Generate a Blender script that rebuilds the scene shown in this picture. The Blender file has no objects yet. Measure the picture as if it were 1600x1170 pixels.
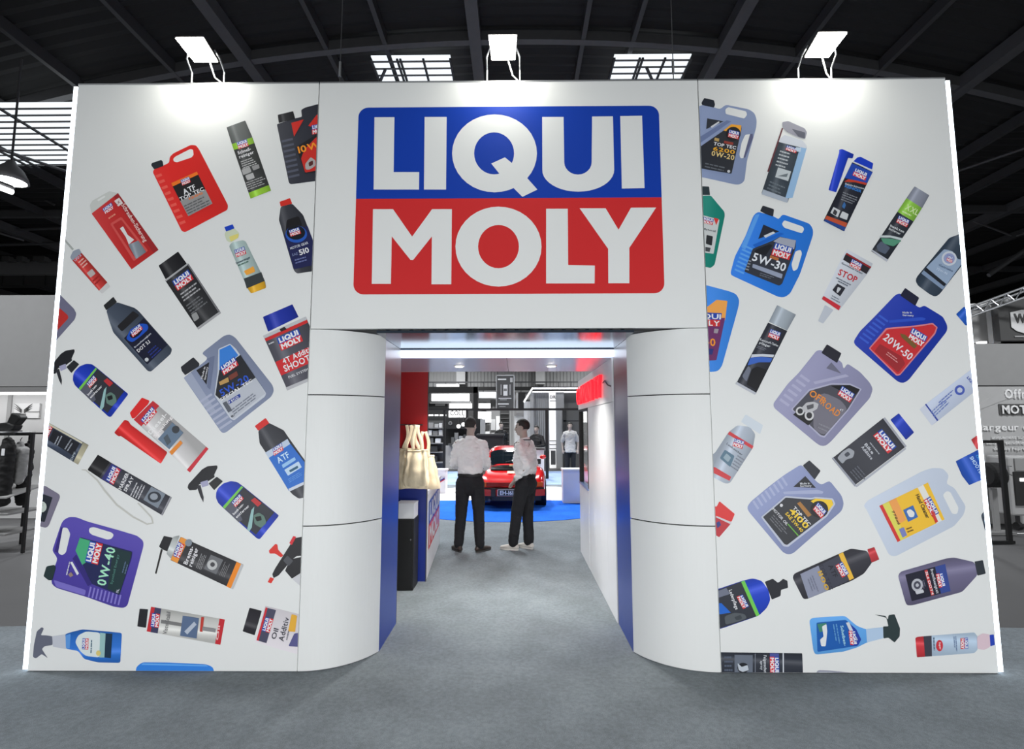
import bpy, math, random
from mathutils import Vector, Matrix, noise
from mathutils.geometry import tessellate_polygon
random.seed(7)
S = bpy.context.scene
COL = S.collection
# ---------------------------------------------------------------- camera, world, exposure
FPX, PITCH, YAW, ROLL = 800.3, math.radians(5.6365), math.radians(0.4889), math.radians(0.0867)
CAM = Vector((0.0, -3.6124, 1.65))
cd = bpy.data.cameras.new('camera'); cam = bpy.data.objects.new('camera', cd); COL.objects.link(cam)
cd.sensor_fit = 'HORIZONTAL'; cd.sensor_width = 36.0; cd.lens = FPX / 1600 * 36.0
cd.clip_start = 0.05; cd.clip_end = 300
CR = Matrix.Rotation(YAW, 3, 'Z') @ Matrix.Rotation(math.pi / 2 + PITCH, 3, 'X') @ Matrix.Rotation(-ROLL, 3, 'Z')
cam.matrix_world = Matrix.Translation(CAM) @ CR.to_4x4()
S.camera = cam
w = bpy.data.worlds.new('hall_air'); S.world = w; w.use_nodes = True
w.node_tree.nodes['Background'].inputs[0].default_value = (0.93, 0.97, 1.0, 1)
w.node_tree.nodes['Background'].inputs[1].default_value = 0.14
S.view_settings.view_transform = 'Standard'; S.view_settings.look = 'None'
S.view_settings.gamma = 1.0; S.view_settings.use_curve_mapping = False
S.view_settings.exposure = 0.25


def area(name, loc, rot, sx, sy, power, col=(1, 1, 1), spread=180):
    l = bpy.data.lights.new(name, 'AREA'); l.shape = 'RECTANGLE'; l.size = sx; l.size_y = sy
    l.energy = power; l.color = col; l.spread = math.radians(spread)
    o = bpy.data.objects.new(name, l); COL.objects.link(o); o.location = loc; o.rotation_euler = rot
    return o


# added hall fill lights, kept out of view; those beyond the wall get bells
HALL_FILLS = [(-9.5, -6.0, 8.6, 30), (0.0, -7.0, 8.6, 30), (9.5, -6.0, 8.6, 30), (-1.8, 8.8, 8.6, 330), (2.2, 9.6, 8.6, 300), (-5.5, 11.5, 8.2, 420),
              (-9.5, 12.5, 7.6, 420), (9.8, 12.5, 7.6, 420), (0.0, 19.0, 8.6, 900), (-5.0, 28.0, 8.6, 1100), (6.0, 28.0, 8.6, 1100), (-8.8, 1.0, 7.4, 330), (9.2, 1.0, 7.4, 330)]
for p in HALL_FILLS:
    area('hall_fill_light', (p[0], p[1], p[2] - 0.42), (0, 0, 0), 0.9, 0.9, p[3], (0.96, 0.98, 1.0), 150)

# added fill for the lower wall, standing in for an unseen stand opposite
area('low_front_fill', (0.3, -5.5, 0.60), (math.radians(90), 0, 0), 12.0, 1.0, 300, (0.98, 0.99, 1.0))


def ray(px, py):
    return CR @ Vector(((px - 800) / FPX, (585 - py) / FPX, -1.0))


def at(px, py, y):                     # point of the vertical plane Y = y seen at a photo position
    d = ray(px, py); t = (y - CAM.y) / d.y
    return CAM + d * t


def fl(px, py, z=0.0):                 # point of the floor
    d = ray(px, py); t = (z - CAM.z) / d.z
    return CAM + d * t


# ---------------------------------------------------------------- materials
def lin(c):
    return tuple((v / 255 / 12.92 if v / 255 <= 0.04045 else ((v / 255 + 0.055) / 1.055) ** 2.4) for v in c)


MATS = {}


def mat(name, rgb=(200, 200, 200), rough=0.5, metal=0.0, emit=0.0, var=0.06, scale=6.0, bump=0.0, spec=0.5, coat=0.0):
    if name in MATS: return MATS[name]
    m = bpy.data.materials.new(name); m.use_nodes = True; nt = m.node_tree; b = nt.nodes['Principled BSDF']
    c = lin(rgb)
    b.inputs['Roughness'].default_value = rough; b.inputs['Metallic'].default_value = metal
    b.inputs['Specular IOR Level'].default_value = spec
    if coat: b.inputs['Coat Weight'].default_value = coat; b.inputs['Coat Roughness'].default_value = 0.08
    tc = nt.nodes.new('ShaderNodeTexCoord'); n = nt.nodes.new('ShaderNodeTexNoise')
    n.inputs['Scale'].default_value = scale; n.inputs['Detail'].default_value = 4
    nt.links.new(tc.outputs['Object'], n.inputs['Vector'])
    r = nt.nodes.new('ShaderNodeMix'); r.data_type = 'RGBA'
    r.inputs[6].default_value = tuple(v * (1 - var) for v in c) + (1,)
    r.inputs[7].default_value = tuple(min(1, v * (1 + var)) for v in c) + (1,)
    nt.links.new(n.outputs['Fac'], r.inputs[0]); nt.links.new(r.outputs[2], b.inputs['Base Color'])
    if bump:
        bp = nt.nodes.new('ShaderNodeBump'); bp.inputs['Strength'].default_value = bump; bp.inputs['Distance'].default_value = 0.01
        nt.links.new(n.outputs['Fac'], bp.inputs['Height']); nt.links.new(bp.outputs['Normal'], b.inputs['Normal'])
    if emit:
        b.inputs['Emission Color'].default_value = c + (1,); b.inputs['Emission Strength'].default_value = emit
    MATS[name] = m
    return m


def ink_mat():
    m = bpy.data.materials.new('printed_ink'); m.use_nodes = True; nt = m.node_tree; b = nt.nodes['Principled BSDF']
    a = nt.nodes.new('ShaderNodeAttribute'); a.attribute_name = 'ink'
    nt.links.new(a.outputs['Color'], b.inputs['Base Color'])
    b.inputs['Roughness'].default_value = 0.42; b.inputs['Specular IOR Level'].default_value = 0.3
    return m


INK = ink_mat()
PANEL_RGB = (226, 228, 227)
M_PANEL = mat('panel_white', PANEL_RGB, 0.42, var=0.012, scale=1.3, spec=0.3)
M_GAP = mat('joint_black', (16, 16, 17), 0.7)
M_BLACK = mat('black_paint', (14, 14, 15), 0.5)
M_WHITE = mat('white_laminate', (232, 233, 236), 0.35, var=0.015)
M_LED = mat('led_white', (235, 246, 255), 0.4, emit=3.0, var=0)
M_STEEL = mat('dark_steel', (70, 70, 72), 0.5, 0.3)
M_ALU = mat('aluminium', (170, 172, 175), 0.35, 0.8)


# ---------------------------------------------------------------- mesh builder
class MB:
    def __init__(s): s.v = []; s.f = []

    def add(s, vs, fs):
        o = len(s.v); s.v += [tuple(p) for p in vs]; s.f += [tuple(i + o for i in f) for f in fs]; return s

    def box(s, a, b):
        x0, y0, z0 = (min(a[i], b[i]) for i in range(3)); x1, y1, z1 = (max(a[i], b[i]) for i in range(3))
        return s.add([(x0, y0, z0), (x1, y0, z0), (x1, y1, z0), (x0, y1, z0), (x0, y0, z1), (x1, y0, z1), (x1, y1, z1), (x0, y1, z1)],
                     [(0, 3, 2, 1), (4, 5, 6, 7), (0, 1, 5, 4), (1, 2, 6, 5), (2, 3, 7, 6), (3, 0, 4, 7)])

    def prism(s, poly, d):               # planar polygon (3D points) pushed along d
        n = len(poly); d = Vector(d); P = [Vector(p) for p in poly]
        return s.add(P + [p + d for p in P], [tuple(range(n)), tuple(range(2 * n - 1, n - 1, -1))] + [(i, i + n, (i + 1) % n + n, (i + 1) % n) for i in range(n)])

    def tube(s, pts, r, n=8, ref=None, cap=True):   # r: number, list of numbers or list of (ra, rb)
        P = [Vector(p) for p in pts]; k = len(P)
        if not isinstance(r, (list, tuple)): r = [r] * k
        o = []; fs = []
        prev = None
        for i, p in enumerate(P):
            t = (P[min(i + 1, k - 1)] - P[max(i - 1, 0)])
            if t.length < 1e-9: t = Vector((0, 0, 1))
            t.normalize()
            a = Vector(ref) if ref is not None else (prev if prev is not None else Vector((1, 0, 0)))
            if abs(a.dot(t)) > 0.95: a = Vector((0, 1, 0)) if abs(t.y) < 0.9 else Vector((0, 0, 1))
            a = (a - t * a.dot(t)).normalized(); b = t.cross(a)
            if ref is None: prev = a
            ra, rb = r[i] if isinstance(r[i], (list, tuple)) else (r[i], r[i])
            for j in range(n):
                th = 2 * math.pi * j / n
                o.append(p + a * (ra * math.cos(th)) + b * (rb * math.sin(th)))
        for i in range(k - 1):
            for j in range(n):
                fs.append((i * n + j, i * n + (j + 1) % n, (i + 1) * n + (j + 1) % n, (i + 1) * n + j))
        if cap: fs += [tuple(range(n - 1, -1, -1)), tuple(range((k - 1) * n, k * n))]
        return s.add(o, fs)

    def ball(s, c, rx, ry=None, rz=None, nu=12, nv=8):
        ry = rx if ry is None else ry; rz = rx if rz is None else rz
        vs = [(c[0], c[1], c[2] - rz)]; fs = []
        for i in range(1, nv):
            ph = -math.pi / 2 + math.pi * i / nv
            for j in range(nu):
                th = 2 * math.pi * j / nu
                vs.append((c[0] + rx * math.cos(ph) * math.cos(th), c[1] + ry * math.cos(ph) * math.sin(th), c[2] + rz * math.sin(ph)))
        vs.append((c[0], c[1], c[2] + rz)); L = len(vs) - 1
        for j in range(nu):
            fs.append((0, 1 + (j + 1) % nu, 1 + j)); fs.append((L, 1 + (nv - 2) * nu + j, 1 + (nv - 2) * nu + (j + 1) % nu))
        for i in range(nv - 2):
            for j in range(nu):
                a = 1 + i * nu; fs.append((a + j, a + (j + 1) % nu, a + nu + (j + 1) % nu, a + nu + j))
        return s.add(vs, fs)

    def lathe(s, c, prof, n=20):         # prof: (radius, z) from bottom to top
        vs = []; fs = []
        for r, z in prof:
            for j in range(n):
                th = 2 * math.pi * j / n; vs.append((c[0] + r * math.cos(th), c[1] + r * math.sin(th), c[2] + z))
        for i in range(len(prof) - 1):
            for j in range(n): fs.append((i * n + j, i * n + (j + 1) % n, (i + 1) * n + (j + 1) % n, (i + 1) * n + j))
        fs += [tuple(range(n - 1, -1, -1)), tuple(range((len(prof) - 1) * n, len(prof) * n))]
        return s.add(vs, fs)

    def grid(s, rows):                   # rows of equal length
        n = len(rows[0]); vs = [p for r in rows for p in r]; fs = []
        for i in range(len(rows) - 1):
            for j in range(n - 1): fs.append((i * n + j, i * n + j + 1, (i + 1) * n + j + 1, (i + 1) * n + j))
        return s.add(vs, fs)


ORG = {}


def mesh(name, mb, m=None, smooth=False, off=(0, 0, 0)):
    me = bpy.data.meshes.new(name)
    me.from_pydata([(p[0] - off[0], p[1] - off[1], p[2] - off[2]) for p in mb.v], [], mb.f)
    me.validate(); me.update()
    if m: me.materials.append(m)
    if smooth: me.polygons.foreach_set('use_smooth', [True] * len(me.polygons))
    return me


def thing(name, label, cat, loc=(0, 0, 0), group=None, kind=None):
    o = bpy.data.objects.new(name, None); COL.objects.link(o); o.location = loc; o.empty_display_size = 0.1
    o['label'] = label
    if cat: o['category'] = cat
    if group: o['group'] = group
    if kind: o['kind'] = kind
    ORG[o.name] = Vector(loc)
    return o


def part(name, mb, m, parent, label=None, smooth=False, bevel=0, kind=None):
    og = ORG[parent.name]
    o = bpy.data.objects.new(name, mesh(name, mb, m, smooth, og)); COL.objects.link(o); o.parent = parent
    ORG[o.name] = og
    if label: o['label'] = label
    if kind: o['kind'] = kind
    if bevel: bev(o, bevel)
    return o


def single(name, mb, m, label, cat, group=None, smooth=False, kind=None, bevel=0):
    xs = [p[0] for p in mb.v]; ys = [p[1] for p in mb.v]; zs = [p[2] for p in mb.v]
    og = Vector(((min(xs) + max(xs)) / 2, (min(ys) + max(ys)) / 2, min(zs)))
    o = bpy.data.objects.new(name, mesh(name, mb, m, smooth, og)); COL.objects.link(o); o.location = og
    o['label'] = label
    if cat: o['category'] = cat
    if group: o['group'] = group
    if kind: o['kind'] = kind
    ORG[o.name] = og
    if bevel: bev(o, bevel)
    return o


def bev(o, wd, seg=2):
    b = o.modifiers.new('bevel', 'BEVEL'); b.width = wd; b.segments = seg; b.limit_method = 'ANGLE'


# ---------------------------------------------------------------- lettering (built-in font, one glyph cache)
CH = 'ABCDEFGHIJKLMNOPQRSTUVWXYZabcdefghijklmnopqrstuvwxyz0123456789-.#é&'
GL = {}


def glyphs():
    obs = []
    for ch in CH:
        cu = bpy.data.curves.new('glyph', 'FONT'); cu.body = ch; cu.size = 1.0; cu.offset = 0.022; cu.resolution_u = 2
        o = bpy.data.objects.new('glyph', cu); COL.objects.link(o); obs.append((ch, o, cu))
    bpy.context.view_layer.update()
    dg = bpy.context.evaluated_depsgraph_get()
    for ch, o, cu in obs:
        me = bpy.data.meshes.new_from_object(o.evaluated_get(dg)); me.calc_loop_triangles()
        vs = [(v.co.x, v.co.y) for v in me.vertices]
        tr = [tuple(vs[i] for i in t.vertices) for t in me.loop_triangles]
        x0 = min(v[0] for v in vs); x1 = max(v[0] for v in vs)
        GL[ch] = ([tuple((p[0] - x0, p[1]) for p in t) for t in tr], x1 - x0)
        bpy.data.meshes.remove(me)
    for ch, o, cu in obs:
        bpy.data.objects.remove(o); bpy.data.curves.remove(cu)


glyphs()
CAPH = max(p[1] for t in GL['H'][0] for p in t)


def text2d(s, gap=0.07):
    """triangles of a line of text, scaled so that width = 1 and capital height = 1"""
    x = 0; out = []
    for ch in s:
        if ch == ' ' or ch not in GL: x += 0.28; continue
        tr, wd = GL[ch]
        out += [tuple((p[0] + x, p[1] / CAPH) for p in t) for t in tr]; x += wd + gap
    x = max(x - gap, 1e-3)
    return [tuple((p[0] / x, p[1]) for p in t) for t in out]


def text3d(s, o, xd, up, nrm, th=0.0):
    """lettering as MB: o = left end of the baseline, xd = full width vector, up = capital height vector, raised along nrm"""
    mb = MB(); o, xd, up, nrm = map(Vector, (o, xd, up, nrm))
    for t in text2d(s):
        P = [o + xd * p[0] + up * p[1] for p in t]
        if th:
            mb.prism([p for p in P], nrm * th)
        else:
            mb.add(P, [(0, 1, 2)])
    return mb


# ---------------------------------------------------------------- flat print on the booth wall (a print is ink on the panel)
def wall(px, py):
    p = at(px, py, 0.0); return (p.x, p.z)


def rnd(P, r):
    if r <= 0 or len(P) < 3: return P
    out = []; n = len(P)
    for i in range(n):
        a, b, c = Vector(P[i - 1]), Vector(P[i]), Vector(P[(i + 1) % n])
        u = a - b; v = c - b
        if u.length < 1e-6 or v.length < 1e-6: continue
        du = min(r, u.length * 0.42); dv = min(r, v.length * 0.42)
        p0 = b + u.normalized() * du; p2 = b + v.normalized() * dv
        out.append(tuple(p0)); out.append(tuple(p0 * 0.25 + b * 0.5 + p2 * 0.25)); out.append(tuple(p2))
    return out


def clip(poly, a, b, c):                 # keep a*x + b*z >= c ; items (x, z, ...)
    out = []; n = len(poly)
    for i in range(n):
        p, q = poly[i], poly[(i + 1) % n]
        dp = a * p[0] + b * p[1] - c; dq = a * q[0] + b * q[1] - c
        if dp >= 0: out.append(p)
        if dp * dq < 0:
            t = dp / (dp - dq); out.append((p[0] + (q[0] - p[0]) * t, p[1] + (q[1] - p[1]) * t))
    return out


class Ink:
    def __init__(s, rect): s.v = []; s.f = []; s.c = []; s.rect = rect

    def put(s, poly, col, k, grad=None):
        x0, x1, z0, z1 = s.rect
        for (a, b, c) in ((1, 0, x0), (-1, 0, -x1), (0, 1, z0), (0, -1, -z1)):
            poly = clip(poly, a, b, c)
            if len(poly) < 3: return
        pieces = [poly]
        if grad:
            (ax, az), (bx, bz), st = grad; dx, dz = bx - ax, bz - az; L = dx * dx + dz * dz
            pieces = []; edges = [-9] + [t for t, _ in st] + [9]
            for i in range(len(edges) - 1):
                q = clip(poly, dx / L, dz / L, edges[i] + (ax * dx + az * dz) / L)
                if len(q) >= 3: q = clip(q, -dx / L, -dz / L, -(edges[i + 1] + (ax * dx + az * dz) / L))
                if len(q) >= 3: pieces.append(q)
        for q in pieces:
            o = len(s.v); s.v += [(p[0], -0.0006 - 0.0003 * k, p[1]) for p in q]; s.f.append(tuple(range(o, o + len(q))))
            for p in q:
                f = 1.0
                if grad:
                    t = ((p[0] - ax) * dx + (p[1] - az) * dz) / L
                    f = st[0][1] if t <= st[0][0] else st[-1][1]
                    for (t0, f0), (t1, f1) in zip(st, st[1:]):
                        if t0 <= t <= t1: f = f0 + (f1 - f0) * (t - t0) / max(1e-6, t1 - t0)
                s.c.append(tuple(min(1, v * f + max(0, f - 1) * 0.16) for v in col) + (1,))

    def build(s, name, parent, label=None):
        if not s.f: return None
        me = bpy.data.meshes.new(name); og = ORG[parent.name]
        me.from_pydata([(p[0] - og.x, p[1] - og.y, p[2] - og.z) for p in s.v], [], s.f)
        at_ = me.color_attributes.new('ink', 'FLOAT_COLOR', 'POINT')
        at_.data.foreach_set('color', [x for c in s.c for x in c])
        me.materials.append(INK); me.update()
        # faces look at the visitor
        for p in me.polygons:
            if p.normal.y > 0: p.flip()
        o = bpy.data.objects.new(name, me); COL.objects.link(o); o.parent = parent; ORG[o.name] = og
        if label: o['label'] = label
        return o


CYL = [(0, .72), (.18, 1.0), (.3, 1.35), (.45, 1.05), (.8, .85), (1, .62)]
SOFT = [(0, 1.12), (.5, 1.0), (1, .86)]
CROPS = dict(px=(0, 0, 1), A=(40, 120, 3.44), B=(230, 120, 3.441), C=(40, 440, 3.9), D=(260, 440, 3.9), E=(30, 700, 3.25), F=(230, 700, 3.25),
             G=(1080, 120, 3.441), H=(1270, 200, 3.9), I=(1090, 430, 3.545), J=(1290, 430, 3.545), K=(1100, 700, 3.162), L=(1320, 700, 3.162),
             M=(540, 150, 3.0769))


def mapper(crop):
    if isinstance(crop, str):
        ox, oy, k = CROPS[crop]
        return lambda p: wall(ox + p[0] / k, oy + p[1] / k)
    base, src, dst = crop                 # the same artwork again elsewhere: three points of it -> three photo points
    (x0, y0), (x1, y1), (x2, y2) = src
    A = Matrix(((x1 - x0, x2 - x0), (y1 - y0, y2 - y0))).inverted()
    D = [wall(*d) for d in dst]

    def f(p):
        u = A @ Vector((p[0] - x0, p[1] - y0))
        return tuple(D[0][i] + (D[1][i] - D[0][i]) * u[0] + (D[2][i] - D[0][i]) * u[1] for i in range(2))
    return f


def ring(cx, cy, rx, ry, n=28, a0=0, a1=360):
    return [(cx + rx * math.cos(math.radians(a0 + (a1 - a0) * i / n)), cy + ry * math.sin(math.radians(a0 + (a1 - a0) * i / n))) for i in range(n if a1 - a0 == 360 else n + 1)]


# the two-line emblem, traced once in its own drawing frame (x right, y down)
LG_BOX = [(53, 52), (1516, 50), (1523, 950), (47, 952)]


def letters_logo():
    T = {}
    def tri(poly):
        t = tessellate_polygon([[Vector((p[0], p[1], 0)) for p in poly]])
        return [tuple(poly[i] for i in q) for q in t]
    def band(o, i):
        n = len(o); return [t for k in range(n) for t in ((o[k], o[(k + 1) % n], i[(k + 1) % n]), (o[k], i[(k + 1) % n], i[k]))]
    T['L'] = tri([(139, 102), (235, 102), (231, 366), (354, 366), (353, 450), (135, 450)])
    T['I'] = tri([(380, 101), (486, 101), (483, 450), (377, 450)])
    T['Q'] = band(ring(716, 276, 204, 187, 36), ring(714, 276, 96, 101, 36))
    T['Q_tail'] = tri([(766, 295), (800, 323), (875, 397), (922, 450), (850, 485), (808, 443), (738, 372), (700, 325)])
    T['U'] = tri([(945, 101), (1048, 101), (1051, 318)] + ring(1117, 318, 66, 60, 12, 180, 0)[1:-1] + [(1183, 318), (1185, 99), (1285, 98), (1291, 355)] +
                 ring(1118, 355, 173, 105, 20, 0, 180)[1:-1] + [(946, 355)])
    T['I2'] = tri([(1320, 97), (1425, 95), (1437, 443), (1328, 445)])
    T['M'] = tri([(132, 544), (228, 544), (320, 676), (416, 544), (511, 544), (508, 905), (413, 905), (415, 675), (325, 788), (312, 788), (222, 675), (218, 903), (126, 903)])
    T['O'] = band(ring(735, 724, 207, 192, 36), ring(735, 724, 98, 104, 36))
    T['L2'] = tri([(964, 542), (1068, 542), (1070, 813), (1198, 815), (1197, 901), (964, 901)])
    T['Y'] = tri([(1125, 540), (1250, 540), (1312, 643), (1372, 537), (1493, 536), (1364, 730), (1364, 900), (1263, 900), (1262, 735)])
    return T


LOGO = letters_logo()
LOGO_TOP = rnd([(62, 55), (1503, 48), (1518, 488), (53, 494)], 0)
C_BLUE, C_RED, C_WHITE = lin((8, 62, 168)), lin((206, 44, 46)), lin((226, 228, 230))


def logo_unit():
    """emblem in a unit box (u right, v up): list of (polygon, colour, level)"""
    def n(p): return ((p[0] - 50) / 1470, 1 - (p[1] - 52) / 900)
    out = [([(0, .51), (1, .51), (1, 1), (0, 1)], lin((30, 75, 175)), 0), ([(0, 0), (1, 0), (1, .51), (0, .51)], lin((215, 50, 55)), 0)]
    for k, tr in LOGO.items():
        out += [([n(p) for p in t], lin((232, 232, 235)), 1.3 if k == 'Q_tail' else 1) for t in tr]
    return out


LOGO_U = logo_unit()


def make_print(panel, rect, name, label, crop, layers):
    f = mapper(crop); jobs = []
    rng = random.Random(len(label) * 7 + len(layers))
    def g(nm, kind=None):
        jobs.append((nm, Ink(rect), kind)); return jobs[-1][1]
    for k, ly in enumerate(layers):
        typ = ly[0]
        if typ == 'p':                    # ('p', part, colour, polygon, radius, gradient)
            _, nm, col, P = ly[:4]; r = ly[4] if len(ly) > 4 else 0; gr = ly[5] if len(ly) > 5 else None
            W = [f(p) for p in rnd(P, r)]
            if gr: gr = (f(gr[0]), f(gr[1]), gr[2] if len(gr) > 2 else CYL)
            ik = g(nm if k == 0 or nm != layers[0][1] else 'shading')
            for t in tessellate_polygon([[Vector((p[0], p[1], 0)) for p in W]]):
                ik.put([W[i] for i in t], lin(col), k, gr)
        elif typ == 't':                  # ('t', text, p0, p1, height, colour)
            _, s, p0, p1, h, col = ly
            a, b = Vector(f(p0)), Vector(f(p1)); d = b - a; ik = g('lettering', 'stuff')
            L = math.hypot(p1[0] - p0[0], p1[1] - p0[1]); up = Vector((-d.y, d.x)).normalized() * (h * d.length / L)
            for t in text2d(s):
                ik.put([tuple(a + d * q[0] + up * q[1]) for q in t], lin(col), k)
        elif typ == 'logo':               # ('logo', bottom left, bottom right, top left)
            a, b, c = (Vector(f(p)) for p in ly[1:4]); ik = g('emblem')
            for P, col, lv in LOGO_U:
                ik.put([tuple(a + (b - a) * q[0] + (c - a) * q[1]) for q in P], col, k + lv * 0.6)
        elif typ == 'lines':              # ('lines', bottom left, bottom right, top left, rows, colour)
            a, b, c = (Vector(f(p)) for p in ly[1:4]); n = ly[4]; ik = g('small_print', 'stuff')
            for i in range(n):
                v0 = (i + 0.2) / n; v1 = (i + 0.62) / n; u = 0.0; end = rng.uniform(0.72, 1.0)
                while u < end:
                    u1 = min(end, u + rng.uniform(0.08, 0.26))
                    ik.put([tuple(a + (b - a) * q[0] + (c - a) * q[1]) for q in ((u, v0), (u1, v0), (u1, v1), (u, v1))], lin(ly[5]), k)
                    u = u1 + 0.03
        elif typ == 'ribs':               # ('ribs', part, p0, p1, across, n, colour)
            _, nm, p0, p1, ac, n, col = ly
            ik = g('rib_shading', 'stuff')
            for i in range(n):
                t0 = (i + 0.08) / n; t1 = (i + 0.5) / n
                a = (p0[0] + (p1[0] - p0[0]) * t0, p0[1] + (p1[1] - p0[1]) * t0); b = (p0[0] + (p1[0] - p0[0]) * t1, p0[1] + (p1[1] - p0[1]) * t1)
                W = [f(a), f((a[0] + ac[0], a[1] + ac[1])), f((b[0] + ac[0], b[1] + ac[1])), f(b)]
                ik.put(W, lin(col), k)
    root = None
    for nm, ik, kind in jobs:
        if root is None:
            root = ik.build(name, panel, label)
            if root is None:
                print('print off panel: ' + label); return None
        else:
            o = ik.build(nm, root)
            if o and kind: o['kind'] = kind
    return root
# ---------------------------------------------------------------- artwork of the two printed panels
HOLE = PANEL_RGB
W_ = (232, 232, 235)


def spray_bottle(extra=()):
    return [('p', 'bottle_body', (18, 55, 185), [(288, 600), (290, 570), (300, 545), (330, 515), (370, 500), (405, 503), (435, 525), (627, 685), (520, 825), (505, 822), (330, 660), (300, 630)], 8, ((330, 640), (430, 520))),
            ('p', 'trigger_head', (32, 33, 38), [(135, 550), (140, 530), (215, 440), (245, 420), (298, 412), (300, 425), (280, 470), (285, 480), (230, 520), (200, 525), (185, 560), (145, 565)], 5),
            ('p', 'trigger_head', (165, 165, 195), [(205, 515), (245, 500), (250, 530), (215, 545)]),
            ('p', 'trigger_head', (45, 45, 52), [(185, 540), (205, 530), (222, 600), (220, 630), (205, 600)]),
            ('p', 'collar', (38, 40, 44), [(250, 520), (295, 478), (328, 503), (280, 557)], 4),
            ('p', 'label', (48, 50, 58), [(335, 662), (440, 533), (602, 668), (500, 800)]),
            ('p', 'label', (120, 200, 80), [(325, 650), (428, 525), (437, 532), (335, 662)]),
            ('p', 'label', (90, 92, 105), [(335, 662), (385, 600), (430, 720), (410, 735)]),
            ('logo', (394, 650), (440, 597), (372, 622)),
            ('t', 'Insekten-', (385, 695), (440, 632), 15, W_), ('t', 'entferner', (400, 712), (470, 640), 15, W_),
            ('p', 'picture', (150, 190, 190), [(455, 770), (480, 660), (496, 640), (480, 760), (465, 785)]),
            ('p', 'picture', (95, 125, 115), [(490, 690), (520, 672), (548, 690), (560, 730), (530, 760), (495, 740)], 8),
            ('p', 'picture', (20, 25, 28), [(498, 700), (530, 690), (535, 715), (508, 725)], 6),
            ('p', 'picture', (190, 50, 55), [(478, 605), (500, 588), (537, 618), (515, 640)], 3)]


def gun(c, pts): return [('p', 'straw', c, pts)]


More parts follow.
